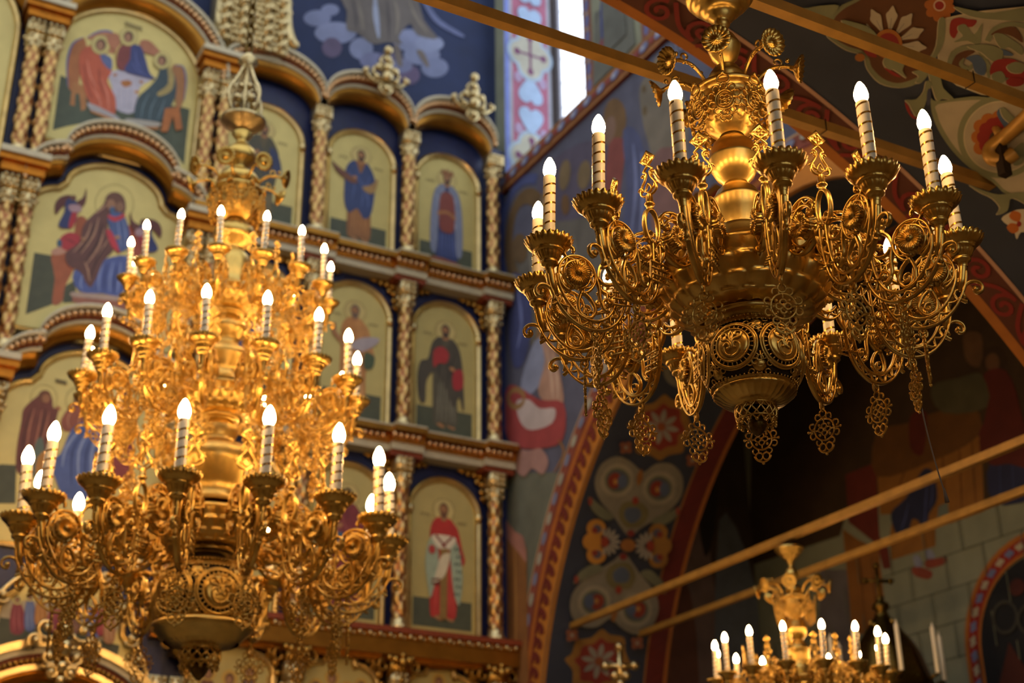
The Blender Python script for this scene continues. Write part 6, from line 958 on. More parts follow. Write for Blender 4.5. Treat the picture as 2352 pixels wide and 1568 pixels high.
# near transverse arch over the nave with its pier
A1Y0, A1Y1 = 3.9, 6.65
def a1p(t): return (A1X+A1R*math.cos(t), A1Z+A1R*math.sin(t))
t0 = math.acos(5.2/A1R); N1 = 44
prof = [a1p(t0+(PI-2*t0)*i/N1) for i in range(N1+1)]
b = MB()
for i in range(N1):
    (x0, z0), (x1, z1) = prof[i], prof[i+1]
    b.add([(x0, A1Y0, z0), (x0, A1Y1, z0), (x1, A1Y1, z1), (x1, A1Y0, z1)], [(0, 1, 2, 3)])
    for yy in (A1Y0, A1Y1): b.add([(x0, yy, z0), (x1, yy, z1), (x1, yy, 9.4), (x0, yy, 9.4)], [(0, 1, 2, 3)])
b.add([(-2.1, A1Y0, 9.4), (8.3, A1Y0, 9.4), (8.3, A1Y1, 9.4), (-2.1, A1Y1, 9.4)], [(0, 1, 2, 3)])
arch_nave = struct(b.build('arch_nave', 'plaster_navy', smooth=False), 'near transverse arch with dark blue soffit and painted flowers')
b = MB(); b.box(8.3, 9.3, A1Y0, A1Y1, 0, 9.4)
struct(b.build('wall_pier', 'plaster_dark', smooth=False))
b = MB(); b.box(-3.1, -2.1, A1Y0, A1Y1, 0, 9.4)
struct(b.build('wall_pier_far', 'plaster_dark', smooth=False))

# ------------------------------------------------------------------ tie rods
def bar_y(x, z, y0, y1, name, label):
    b = MB(); b.box(x-0.034, x+0.034, y0, y1, z-0.036, z+0.036); o = b.build(name, 'rod_gilt', smooth=False)
    return tag(o, label, 'tie rod')
def bar_x(y, z, x0, x1, name, label, clips):
    t = thing(name, label, 'tie rod', ((x0+x1)/2, y, z))
    b = MB(); L = (x1-x0)/2; b.box(-L, L, -0.034, 0.034, -0.036, 0.036); b.build('bar', 'rod_gilt', t, smooth=False)
    for cx in clips:
        k = MB(); q = cx-(x0+x1)/2
        k.tube([(q, 0.038, 0.06), (q, 0.038, -0.04), (q, -0.038, -0.04), (q, -0.038, 0.045)], 0.004, 5); k.tube([(q, 0.038, 0.06), (q, 0.02, 0.08), (q, 0.0, 0.07)], 0.007, 5)
        k.build('wire_clip', 'iron_dark', t)
    return t
bar_x(5.0, 6.705, -1.0, 7.08, 'tie_rod', 'gilded tie rod carrying the single-tier chandelier under the near arch', (6.05, 6.62))
bar_x(5.85, 6.71, -0.95, 7.12, 'tie_rod', 'gilded tie rod crossing before the bright window, meeting the flowered arch', (5.6,))
bar_y(9.28, 5.82, 6.9, 15.16, 'tie_rod', 'thin gilded rod from which the small far chandelier hangs')
bar_y(10.3, 5.82, 6.9, 15.16, 'tie_rod', 'orange gilded rod on the aisle side of the great arch')
t = thing('anchor_bracket', 'bronze wedge bracket fixed into the painted arch soffit', 'bracket', (6.78, 5.45, 6.66))
b = MB(); b.tube(smooth([(-0.06, -0.37, 0.10), (-0.02, -0.2, 0.09), (0.0, -0.05, 0.08), (-0.03, 0.05, 0.04), (-0.03, 0.06, -0.03), (0.02, 0.0, -0.06), (0.06, -0.06, -0.03)], 5), 0.05, 8); b.tube([(0.0, -0.02, 0.08), (0.03, 0.04, 0.26)], 0.03, 8)
b.build('loop', 'rod_gilt', t)
b = MB(); b.box(-0.035, 0.035, -0.03, 0.03, -0.19, 0.06); b.build('wedge', 'iron_dark', t, smooth=False)
# ------------------------------------------------------------------ the icon screen
IY = 16.05
SCR = thing('iconostasis', 'tall carved and gilded icon screen with blue panels and rows of arched bays', 'icon screen', (3.2, 16.2, 0))
def scr(b, name, mat, parent=None, smooth=True):
    o = b.build(name, mat, parent or SCR, smooth)
    if parent is None: o.location = (-3.2, -16.2, 0)
    return o
W = XZ(0.0)   # plain x,z,depth
def at(y): return lambda a, c, d: (a, y-d, c)
CX = 3.24
def trefoil(o=0.0, dz=0.0, n=12):
    """outline over a three-lobed panel, left to right, widened by o; ref. to the enthroned icon"""
    L = arc(CX-0.62, 10.42+dz, 0.42+o, 0.42+o, 180, 100-o*60, n); R = [(2*CX-x, z) for x, z in reversed(L)]
    Mi = arc(CX, 10.90+dz, 0.61+o, 0.42+o, 176-o*30, 4+o*30, 2*n)
    return [(CX-1.04-o, 10.1+dz-o*0.4)] + L + Mi + R + [(CX+1.04+o, 10.1+dz-o*0.4)]
def roundarch(cx, zs, rx, rz, o=0.0, n=22, leg=0.0):
    return ([(cx-rx-o, zs-leg)] if leg else []) + arc(cx, zs, rx+o, rz+o, 180, 0, n) + ([(cx+rx+o, zs-leg)] if leg else [])
def beads(b, path, y, r, step, sq=(1, 1, 1)):
    acc = 0.0; nxt = 0.0
    for i in range(len(path)-1):
        (x0, z0), (x1, z1) = path[i], path[i+1]; l = math.dist(path[i], path[i+1])
        while nxt <= acc+l:
            t = (nxt-acc)/l if l else 0; b.ball((x0+(x1-x0)*t, y, z0+(z1-z0)*t), r, 6, 4, sq); nxt += step
        acc += l
def strip(path, o0, o1, d0, d1, name, mat, y=16.2):
    b = MB(); b.sweep(path, [(o0, d0), (o1, d0), (o1, d1), (o0, d1)], to3=at(y)); return scr(b, name, mat, smooth=False)
def skin(b, pfn, prof, y, lo, hi):
    """faces between successive (t, depth) steps of a path family pfn(t), kept between lo and hi"""
    rows = []
    for t, d in prof: rows.append([(min(max(x, lo), hi), y-d, z) for x, z in pfn(t)])
    n = len(rows[0]); v = [q for r in rows for q in r]
    b.add(v, [(i*n+j, i*n+j+1, (i+1)*n+j+1, (i+1)*n+j) for i in range(len(rows)-1) for j in range(n-1)])
def moulding(pfn, name, lo, hi, cove=0.16, y=16.15):
    """arched cornice: cove, cream fillet, beaded rope, gilt cap"""
    b = MB(); n = 8
    skin(b, pfn, [(cove*(1-math.cos(PI/2*i/n)), 0.02+0.2*math.sin(PI/2*i/n)) for i in range(n+1)], y, lo, hi); o = scr(b, name, 'gold_cove')
    for (o0, o1, d, nm, mt) in ((cove, cove+0.05, 0.25, 'fillet', 'cream_moulding'), (cove+0.05, cove+0.075, 0.235, 'gilt_edge', 'gold_orange'), (cove+0.075, cove+0.175, 0.26, 'rope_bed', 'red_dentil'), (cove+0.175, cove+0.235, 0.33, 'cap', 'cream_moulding')):
        k = MB(); skin(k, pfn, [(o0, 0), (o0, d), ((o0+o1)/2, d+0.012), (o1, d), (o1, 0)], y, lo, hi); k.build(nm, mt, o, smooth=False)
    k = MB(); beads(k, [q for q in pfn(cove+0.125) if lo <= q[0] <= hi], y-0.285, 0.046, 0.078); ob = k.build('rope_beads', 'gold_bead', o); ob['kind'] = 'stuff'
    return o
# blue back panel of the right bays and the middle bay
b = MB(); b.box(4.3, XR, 16.2, 16.42, 4.0, 13.3); b.box(1.2, 4.3, 16.2, 16.42, 3.0, 13.75); b.box(-1.5, 1.2, 16.2, 16.42, 3.0, 13.3)
for cx in (5.145, 6.59, 7.955): b.prism(roundarch(cx, 13.28, 0.62, 0.32), 0.0, -0.22, at(16.2))
scr(b, 'back_panel', 'blue_enamel', smooth=False)
# horizontal cornices of the right bays, breaking forward over the columns
COLS = (4.38, 5.91, 7.27, 8.64)
def cornice(z0, name):
    """z0 = underside; about 0.33 tall"""
    segs = []; xs = [4.36]
    for c in COLS: segs.append((c-0.2, c+0.26, 0.10))
    b = MB(); o = None
    def seg(b, x0, x1, e, za, zb, d): b.box(x0, x1, 16.2-d-e, 16.22, za, zb)
    spans = [(4.2, XR-0.03, 0.0)] + segs
    layers = (('fascia', z0, z0+0.10, 0.24, 'cream_moulding'), ('ovolo', z0+0.10, z0+0.135, 0.27, 'gold_orange'), ('rope_bed', z0+0.135, z0+0.225, 0.27, 'gold_orange'), ('cap', z0+0.225, z0+0.30, 0.36, 'gold_cove'), ('cap_top', z0+0.30, z0+0.34, 0.33, 'cream_moulding'), ('frieze', z0-0.07, z0, 0.2, 'red_dentil'))
    root = None
    for nm, za, zb, d, mt in layers:
        k = MB()
        for (x0, x1, e) in spans:
            if nm == 'frieze':
                if e: k = MB(); seg(k, x0, x1, e, za, zb, d); scr(k, nm, mt, root, False)
            else: seg(k, x0, x1, e, za, zb, d)
        if nm != 'frieze': ob = scr(k, name if root is None else nm, mt, root, smooth=False); root = root or ob
    k = MB()
    for (x0, x1, e) in [(4.7, 5.7, 0), (6.2, 7.05, 0), (7.55, 8.42, 0)] + [(c-0.18, c+0.24, 0.10) for c in COLS]:
        beads(k, [(x0, z0+0.18), (x1, z0+0.18)], 16.2-0.285-e, 0.046, 0.085, (1.0, 0.8, 1))
    ob = scr(k, 'rope_beads', 'gold_bead', root); ob['kind'] = 'stuff'
for z0 in (10.62, 8.06): cornice(z0, 'cornice')
# lowest cornice: straight, with gilt pearls
b = MB(); b.box(4.2, XR-0.03, 15.86, 16.22, 5.40, 5.60); low = scr(b, 'cornice', 'gold_cove', smooth=False)
b = MB(); b.box(4.2, XR-0.02, 15.80, 16.22, 5.66, 5.73); scr(b, 'cap', 'red_dentil', low, False)
b = MB(); b.box(4.2, XR-0.03, 15.84, 16.22, 5.60, 5.66); scr(b, 'pearl_bed', 'gold_orange', low, False)
b = MB(); beads(b, [(4.4, 5.625), (8.86, 5.625)], 15.83, 0.034, 0.135); beads(b, [(4.46, 5.61), (8.86, 5.61)], 15.84, 0.024, 0.135); ob = scr(b, 'pearls', 'gold_frame', low); ob['kind'] = 'stuff'
b = MB(); b.box(4.2, XR-0.03, 15.97, 16.2, 5.34, 5.40); scr(b, 'fillet', 'gold_orange', low, False)
# arched top cornices, meeting in valleys over the columns
for cx, rx, lo, hi in ((5.145, 0.66, 4.45, 5.91), (6.59, 0.58, 5.91, 7.27), (7.955, 0.58, 7.27, 8.9)):
    moulding(lambda t: roundarch(cx, 12.96+0.62*t, rx+0.30*t, 0.36+0.45*t, n=30), 'arch_cornice', lo, hi, 0.15)
moulding(lambda t: roundarch(CX, 12.86+0.2*t, 0.99+0.7*t, 0.92+0.75*t, n=36), 'arch_cornice', 2.05, 4.5, 0.17)
moulding(lambda t: roundarch(0.9, 12.9+0.2*t, 0.99+0.7*t, 0.8+0.75*t, n=30), 'arch_cornice', -0.4, 2.05, 0.15)
# stepped three-lobed cornices of the middle bay
for dz in (0.0, -2.62): moulding(lambda t: trefoil(0.06+0.16*t, dz+0.08+0.85*t)[1:-1], 'trefoil_cornice', 1.8, 4.66, 0.15)
# silver gilt crests above the bays
def crest(cx, z):
    b = MB()
    def s(p, wd=0.045): b.sweep(p, RPROF(wd, 0.07, 6), to3=at(15.74))
    for k in (-1, 1):
        s(smooth([(cx, z+0.05), (cx+k*0.12, z+0.08), (cx+k*0.2, z+0.2), (cx+k*0.1, z+0.3), (cx+k*0.06, z+0.2)], 5))
        s(smooth([(cx+k*0.05, z), (cx+k*0.2, z+0.02), (cx+k*0.33, z+0.14), (cx+k*0.28, z+0.2)], 5)); s(smooth([(cx, z+0.3), (cx+k*0.09, z+0.38), (cx+k*0.04, z+0.47), (cx, z+0.5)], 5))
        s(smooth([(cx, z+0.0), (cx+k*0.09, z-0.06), (cx+k*0.05, z-0.14), (cx, z-0.17)], 5)); b.ball((cx+k*0.32, 15.72, z+0.14), 0.05, 8, 5); b.ball((cx+k*0.13, 15.70, z+0.24), 0.06, 8, 5); b.ball((cx+k*0.15, 15.70, z+0.07), 0.05, 8, 5)
    for q, r in ((-0.1, 0.06), (0.1, 0.09), (0.26, 0.07), (0.4, 0.06), (0.56, 0.07)): b.ball((cx, 15.68, z+q), r, 8, 6)
    return scr(b, 'crest', 'gold_pale')
crest(6.76, 13.52); crest(8.17, 13.52)
b = MB()   # large carved crown piece over the first bay
for q in range(15):
    for r in range(13):
        b.ball((4.30+0.068*q+0.034*(r % 2), 15.84-0.04*((q*7+r*3) % 5)/5, 13.60+0.1*r), 0.046, 6, 4, (1, 0.8, 1.2))
for k in (4.38, 4.62, 4.98, 5.2):
    pth = [(k+0.035*math.cos(t), 15.78+0.035*math.sin(t), 13.55+t*0.03) for t in [0.6*i for i in range(70)]]; b.tube(pth, 0.045, 6)
b.box(4.28, 5.24, 15.9, 16.3, 13.45, 14.9); scr(b, 'carved_crown', 'gold_pale')
b = MB(); b.tube(smooth([(5.22, 15.85, 14.6), (5.26, 15.85, 14.1), (5.34, 15.85, 13.85), (5.42, 15.85, 13.78)], 5), [0.09]*11+[0.07, 0.06, 0.05, 0.05, 0.05], 7); b.ball((5.4, 15.85, 13.82), 0.07); scr(b, 'scroll_end', 'gold_pale')

# ------------------------------------------------------------------ carved columns
GOLDV, REDV = lin('#d6b06c'), lin('#8c4230')
def column_mesh(h, r0=0.085):
    b = MB(); n = 26; rows = int(h*46); v = []; cs = []
    for i in range(rows+1):
        z = h*i/rows
        for j in range(n):
            t = 2*PI*j/n
            a = abs(math.sin(2*t+z*12)*math.sin(2*t-z*12)); k = a**0.7; leaf = math.sin(z*52+3*math.cos(t*4))*math.cos(8*t+2*math.sin(z*20))
            d = 0.03*k+0.009*leaf; rr = r0-0.012+d
            v.append((rr*math.cos(t), rr*math.sin(t), z)); m = min(max((d-0.002)/0.018, 0), 1)
            cs.append(tuple(REDV[q]*(1-m)+GOLDV[q]*m for q in range(3)))
    b.v = v; b.c = cs; b.f = [(i*n+j, i*n+(j+1) % n, (i+1)*n+(j+1) % n, (i+1)*n+j) for i in range(rows) for j in range(n)]
    return b.mesh('carved_column', 'carved_vine')
COLM = {}
b = MB()
b.lathe([(0.085, 0), (0.10, 0.01), (0.10, 0.03), (0.085, 0.04), (0.095, 0.06), (0.13, 0.16), (0.125, 0.17), (0.10, 0.18), (0.10, 0.2)], 20, lambda r, z, t, i: (r*(1+0.14*math.cos(8*t)*(4 <= i <= 6)), z))
for k in range(6):
    a = k*PI/3; b.ball((0.12*math.cos(a), 0.12*math.sin(a), 0.15), 0.032, 6, 4); b.ball((0.105*math.cos(a+.5), 0.105*math.sin(a+.5), 0.08), 0.03, 6, 4)
b.box(-0.12, 0.12, -0.12, 0.12, 0.2, 0.4)
for z in (0.23, 0.3, 0.37):
    for x in (-0.07, 0.0, 0.07): b.ball((x, -0.12, z), 0.028, 6, 4)
CAPITAL = b.mesh('capital', 'gold_pale')
b = MB(); b.lathe([(0.12, 0), (0.13, 0.02), (0.12, 0.05), (0.1, 0.07), (0.105, 0.1), (0.09, 0.13), (0.085, 0.14)], 20); b.ball((0, -0.11, 0.02), 0.045, 7, 5); PLINTH = b.mesh('plinth', 'gold_pale')
def column(x, z0, z1, s=1.0):
    h = round(z1-z0-0.14-0.4*s, 2)
    if h not in COLM: COLM[h] = column_mesh(h)
    o = inst(COLM[h], 'carved_column', SCR, M=Matrix.Translation((x-3.2, 15.98-16.2, z0+0.13)) @ Matrix.Diagonal((s, s, 1, 1)))
    inst(PLINTH, 'plinth', o, (0, 0, -0.13)); inst(CAPITAL, 'capital', o, M=Matrix.Translation((0, 0, h)) @ Matrix.Diagonal((1, 1, s, 1)))
for x in (5.91, 7.27, 8.64):
    column(x, 10.96, 12.98); column(x, 8.40, 10.55); column(x, 5.73, 7.99)
    column(x, 3.4, 5.2)
for dx in (-0.11, 0.11):
    column(4.40+dx, 10.96, 13.05); column(4.38+dx, 8.40, 10.55); column(4.38+dx, 5.73, 7.99); column(2.09+dx, 11.05, 13.05); column(2.06+dx, 8.45, 10.75); column(2.04+dx, 5.8, 8.05); column(4.42+dx, 3.2, 4.9)
# entablature blocks over the paired columns
for x, z in ((2.09, 13.05), (4.40, 13.05), (2.06, 10.75), (4.40, 10.55), (2.04, 8.08), (4.40, 7.99)):
    b = MB(); b.box(x-0.26, x+0.26, 15.82, 16.2, z, z+0.14); b.box(x-0.3, x+0.3, 15.76, 16.2, z+0.12, z+0.2); o = scr(b, 'impost_block', 'gold_orange', smooth=False)
    b = MB(); b.box(x-0.3, x+0.3, 15.72, 16.2, z+0.2, z+0.28); b.build('impost_cap', 'cream_moulding', o, smooth=False)
# brackets under the lowest cornice
for x in (5.93, 7.27, 8.64, 4.6):
    b = MB(); b.box(x-0.13, x+0.13, 15.86, 16.2, 5.16, 5.34); b.ball((x, 15.82, 5.3), 0.06); b.ball((x, 15.82, 5.38), 0.04)
    for k in (-1, 1): b.ball((x+k*0.09, 15.84, 5.33), 0.05); b.ball((x+k*0.15, 15.88, 5.36), 0.04); b.sweep(spiral(x+k*0.2, 5.27, 0.09, 0.02, 90, 90-k*300, 14), RPROF(0.03, 0.05, 6), to3=at(15.95))
    b.lathe([(0.10, 5.12), (0.12, 5.14), (0.12, 5.16), (0.05, 5.17)], 16, M=Matrix.Translation((x, 15.98, 0))); b.ball((x, 15.87, 5.09), 0.045)
    scr(b, 'bracket', 'gold_carved')
# spandrel carvings round the square-headed bays
def spandrel(cx, zt):
    for k in (-1, 1):
        b = MB()
        for (dx, dz, r) in ((0.55, -0.06, 0.055), (0.46, -0.05, 0.05), (0.37, -0.045, 0.045), (0.57, -0.17, 0.05), (0.57, -0.28, 0.045), (0.5, -0.14, 0.045), (0.28, -0.03, 0.035), (0.58, -0.37, 0.035)):
            b.ball((cx+k*dx, 16.14, zt+dz), r, 7, 5, (1, 0.7, 1))
        b.sweep(smooth([(cx+k*0.22, zt-0.015), (cx+k*0.6, zt-0.01), (cx+k*0.615, zt-0.42)], 6), RPROF(0.03, 0.05, 5), to3=at(16.16))
        scr(b, 'spandrel', 'gold_carved')
for cx in (5.145, 6.59, 7.955): spandrel(cx, 10.6); spandrel(cx, 8.04)

# ------------------------------------------------------------------ icons
def outline(w, h, zs, rz):
    """closed outline in local u,v: rectangle to zs, then an arch of rise rz"""
    return [(-w/2, 0)] + arc(0, zs, w/2, rz, 180, 0, 22) + [(w/2, 0)]
FR = [(-0.045, 0), (-0.045, 0.05), (-0.03, 0.075), (-0.012, 0.055), (0.0, 0.06), (0.018, 0.085), (0.035, 0.06), (0.035, 0)]
def icon(x, z0, path, label, paint=None, knobs=None, group=None, y=16.17, name='icon', frame='gold_frame', panel='gold_leaf'):
    t = thing(name, label, 'icon', (x, y, z0), group)
    L = lambda a, c, d: (a, -d, c)
    b = MB(); b.prism(path, 0.03, -0.02, L); b.build('panel', panel, t, smooth=False)
    b = MB(); b.sweep(path, FR, closed=True, to3=L); f = b.build('frame', frame, t, smooth=False)
    if knobs:
        for u, v in knobs: k = MB(); k.ball((u, -0.07, v), 0.05, 8, 6, (1, 1, 1.4)); k.build('frame_knob', frame, f)
    if paint: paint.build('painting', L, 'paint', t, base=0.032)
    return t
def folds(P, pts, col, wd=0.012):
    for q in pts: P.line(q, wd, col, taper=True)
def saint(P, u, v, H, robe, cloak, hi, skin='#a5744a', hair='#4a3524', halo='#c3b070', kind=0, lean=0.0):
    X = lambda a, c: (u+a*H+lean*c*H, v+c*H)
    PP = lambda l: [X(*q) for q in l]
    P.ell(*X(0, 0.92), 0.105*H, 0.105*H, '#8f7a45', n=24); P.ell(*X(0, 0.92), 0.098*H, 0.098*H, halo, n=24)
    for s in (-1, 1): P.ell(*X(s*0.05+0.01, 0.012), 0.045*H, 0.018*H, skin, rot=-20)
    P.fill(PP([(-0.11, 0.03), (-0.12, 0.3), (-0.12, 0.55), (-0.12, 0.75), (-0.06, 0.85), (0.06, 0.85), (0.12, 0.75), (0.13, 0.5), (0.12, 0.3), (0.12, 0.035), (0.03, 0.02), (-0.04, 0.035)]), robe)
    for a in (-0.07, -0.03, 0.015, 0.06, 0.095): P.line(PP([(a*0.7, 0.42), (a*0.9, 0.2), (a, 0.045)]), 0.014*H, hi[0], taper=True)
    if kind == 0:      # mantle over one shoulder
        P.fill(PP([(-0.06, 0.85), (-0.145, 0.76), (-0.16, 0.55), (-0.15, 0.36), (-0.10, 0.27), (-0.02, 0.33), (0.05, 0.24), (0.12, 0.3), (0.15, 0.5), (0.15, 0.7), (0.06, 0.85), (0.0, 0.72)]), cloak)
    elif kind == 1:    # long open cloak
        for s in (-1, 1): P.fill(PP([(s*0.04, 0.85), (s*0.13, 0.77), (s*0.17, 0.5), (s*0.17, 0.12), (s*0.11, 0.09), (s*0.09, 0.4), (s*0.06, 0.6), (s*0.02, 0.78)]), cloak)
    elif kind == 2:    # hanging dark cloak, one side
        P.fill(PP([(-0.05, 0.85), (-0.13, 0.78), (-0.17, 0.62), (-0.24, 0.58), (-0.27, 0.42), (-0.25, 0.22), (-0.19, 0.2), (-0.18, 0.4), (-0.1, 0.5), (0, 0.38), (0.08, 0.2), (0.14, 0.3), (0.17, 0.2), (0.19, 0.22), (0.17, 0.6), (0.13, 0.78), (0.05, 0.85), (0.0, 0.7)]), cloak)
    else:
        P.fill(PP([(0.0, 0.85), (0.12, 0.79), (0.17, 0.62), (0.2, 0.5), (0.15, 0.46), (0.08, 0.55), (0.03, 0.7)]), cloak)
    for q in ([(-0.12, 0.72), (-0.06, 0.58), (-0.08, 0.4)], [(-0.05, 0.74), (0.03, 0.55), (0.02, 0.36)], [(0.1, 0.72), (0.06, 0.55), (0.1, 0.4)], [(0.02, 0.66), (0.08, 0.5), (0.09, 0.36)]): P.line(PP(q), 0.013*H, hi[1], taper=True)
    P.ell(*X(-0.06, 0.66), 0.028*H, 0.02*H, skin, rot=30); P.ell(*X(0.07, 0.56), 0.03*H, 0.02*H, skin, rot=-20)
    P.fill(PP([(-0.02, 0.83), (0.02, 0.83), (0.03, 0.88), (-0.03, 0.88)]), skin)
    P.ell(*X(0, 0.925), 0.043*H, 0.058*H, hair, n=16); P.ell(*X(-0.004, 0.915), 0.031*H, 0.044*H, skin, n=14)
    P.fill(PP([(-0.03, 0.9), (0.028, 0.9), (0.025, 0.87), (0.0, 0.845), (-0.025, 0.87)]), hair); P.ell(*X(-0.004, 0.885), 0.01*H, 0.004*H, '#7a3a2a', n=8)
    for s in (-1, 1): P.ell(*X(s*0.012-0.004, 0.925), 0.006*H, 0.004*H, '#2a1a12', n=8)
    P.line(PP([(-0.003, 0.925), (-0.006, 0.905)]), 0.005*H, '#7d5232', sm=False)
def ground(P, w, top, bot=0.09, col='#4b4f3c', side=0.09): P.fill([(-w/2+side, bot), (w/2-side, bot), (w/2-side, top), (-w/2+side, top)], col, sm=False)
def inscr(P, u, v, wd=0.13):
    for k in range(4): P.line([(u-wd/2+k*wd/3.4, v), (u-wd/2+k*wd/3.4+0.015, v+0.035)], 0.008, '#5a4a2a', sm=False)
    P.line([(u-wd/2, v+0.04), (u+wd/2, v+0.04)], 0.007, '#5a4a2a', sm=False)
IW = 1.02
def small_icon(cx, z0, label, w=IW, **k):
    """arched panel about 2 m tall for a standing saint"""
    P = Paint(); h = k.get('h', 1.95); zs = h-w/2*0.93
    ground(P, w, 0.46+0.05*k.get('g', 0), col='#4b4f3c'); inscr(P, -0.27, h*0.74); inscr(P, 0.27, h*0.71)
    saint(P, k.get('u', 0), 0.2, h*0.76, k['robe'], k['cloak'], k['hi'], kind=k.get('kind', 0), hair=k.get('hair', '#4a3524'), skin=k.get('skin', '#a5744a'))
    if 'extra' in k: k['extra'](P)
    return icon(cx, z0, outline(w, h, zs, w/2*0.93), label, P, knobs=[(-w/2+0.01, zs), (w/2-0.01, zs)])
def ex_scroll(P):
    P.fill([(-0.44, 1.36), (-0.36, 1.2), (-0.14, 1.08), (-0.04, 1.12), (-0.2, 1.22), (-0.36, 1.3)], '#6e4430'); P.fill([(0.03, 1.05), (0.16, 1.12), (0.27, 1.25), (0.22, 1.02), (0.12, 0.98)], '#9a7848')
def ex_queen(P):
    P.fill([(-0.08, 1.62), (0.09, 1.62), (0.08, 1.72), (0.03, 1.68), (0.0, 1.74), (-0.04, 1.68), (-0.08, 1.72)], '#8a5a30'); P.fill([(-0.1, 1.28), (0.1, 1.28), (0.12, 0.75), (0.0, 0.66), (-0.12, 0.75)], '#7c3a30')
    P.fill([(-0.2, 0.24), (0.2, 0.2), (0.2, 0.12), (-0.2, 0.16)], '#8a4a2a'); P.line([(-0.15, 0.95), (0.0, 1.0), (0.14, 0.92)], 0.05, '#a06a3a')
def ex_paper(P): P.fill([(-0.06, 1.12), (0.12, 1.26), (0.36, 1.3), (0.3, 1.18), (0.1, 1.05)], '#a49aa0'); P.line([(-0.12, 1.1), (-0.28, 1.25), (-0.3, 1.4)], 0.07, '#a5744a'); P.fill([(0.16, 1.05), (0.3, 1.02), (0.28, 0.85), (0.16, 0.82)], '#46543c')
def ex_red(P): P.fill([(-0.18, 1.3), (-0.05, 1.38), (0.05, 1.3), (0.02, 1.15), (-0.1, 1.12), (-0.18, 1.05)], '#a03030'); P.fill([(0.12, 1.02), (0.26, 1.08), (0.27, 0.82), (0.13, 0.78)], '#9c2c30')
def ex_bishop(P):
    P.fill([(-0.22, 1.2), (-0.13, 1.28), (-0.07, 0.95), (-0.16, 0.5), (-0.2, 0.52), (-0.26, 0.9)], '#9aa890'); P.fill([(0.1, 1.28), (0.21, 1.2), (0.28, 0.8), (0.24, 0.42), (0.17, 0.5), (0.12, 0.8)], '#9aa890')
    for q in range(7):
        for r in range(2): P.fill([(0.15+0.05*r+0.03*(q % 2), 0.52+0.1*q), (0.19+0.05*r+0.03*(q % 2), 0.54+0.1*q), (0.17+0.05*r+0.03*(q % 2), 0.58+0.1*q)], '#2f4a44', sm=False)
    P.fill([(-0.16, 1.3), (0.16, 1.3), (0.13, 1.18), (0.0, 1.1), (-0.13, 1.18)], '#d8cdb4')
    for s in (-1, 1): P.line([(s*0.12, 1.3), (-s*0.03, 1.15)], 0.03, '#7c2a26', sm=False)
    P.fill([(-0.05, 1.12), (0.06, 1.14), (0.05, 0.2), (-0.05, 0.2)], '#8a6a34', sm=False); P.fill([(-0.04, 1.02), (0.09, 1.06), (0.02, 0.78), (-0.14, 0.66), (-0.12, 0.76)], '#cfc3a4'); P.ell(-0.17, 1.1, 0.05, 0.06, '#a83a34')
    for s in (0, 1): P.line([(-0.17, 0.7-0.05*s), (-0.05, 0.72-0.05*s)], 0.025, '#6a4038')
D = dict
small_icon(5.145, 10.93, 'arched icon of a saint in olive robe and dark blue mantle', w=1.12, robe='#5c5238', cloak='#4a4634', hi=('#7a6c48', '#2e3452'), kind=0, extra=lambda P: P.fill([(0.1, 1.3), (0.22, 1.2), (0.28, 0.95), (0.2, 0.88), (0.12, 1.05)], '#2c3458'))
small_icon(6.59, 10.93, 'arched icon of a saint in blue mantle over brown robe, holding a long horn', robe='#8a5a30', cloak='#2f3e6c', hi=('#a8743f', '#4c5d90'), extra=ex_scroll)
small_icon(7.955, 10.93, 'arched icon of a crowned saint in pale blue cloak and red dress', robe='#2e3866', cloak='#787f98', hi=('#50609a', '#9aa0b4'), kind=1, extra=ex_queen)
small_icon(5.145, 8.40, 'arched icon half hidden behind the great chandelier, saint in violet', w=1.12, h=2.05, robe='#5a3a5c', cloak='#3a4a7c', hi=('#7a5a7a', '#6070a0'))
small_icon(6.59, 8.40, 'arched icon of an old prophet in orange robe with white scroll', h=2.05, robe='#b07a44', cloak='#b8834c', hi=('#d0a470', '#96633a'), kind=3, hair='#6a5a4a', extra=ex_paper)
small_icon(7.955, 8.40, 'arched icon of a saint in grey-brown wind-blown cloak over red', h=2.05, robe='#55503f', cloak='#4a4438', hi=('#7c7866', '#2f2a24'), kind=2, hair='#3a342c', extra=ex_red)
small_icon(5.145, 5.77, 'arched icon of a saint in blue and red beside the great chandelier', w=1.12, h=2.08, robe='#3c4a82', cloak='#8a3430', hi=('#5a6aa0', '#a85048'))
small_icon(6.59, 5.77, 'arched icon of an apostle in maroon mantle over blue', h=2.08, robe='#6e2c34', cloak='#7a3238', hi=('#8e4448', '#94504e'), kind=0, extra=lambda P: P.fill([(-0.2, 1.1), (-0.05, 1.15), (0.0, 0.95), (-0.18, 0.92)], '#34608a'))
small_icon(7.955, 5.77, 'arched icon of a bishop in red vestments with chequered white stole', h=2.08, robe='#b03028', cloak='#b03028', hi=('#c85044', '#8a2420'), kind=3, hair='#6a4a30', extra=ex_bishop)
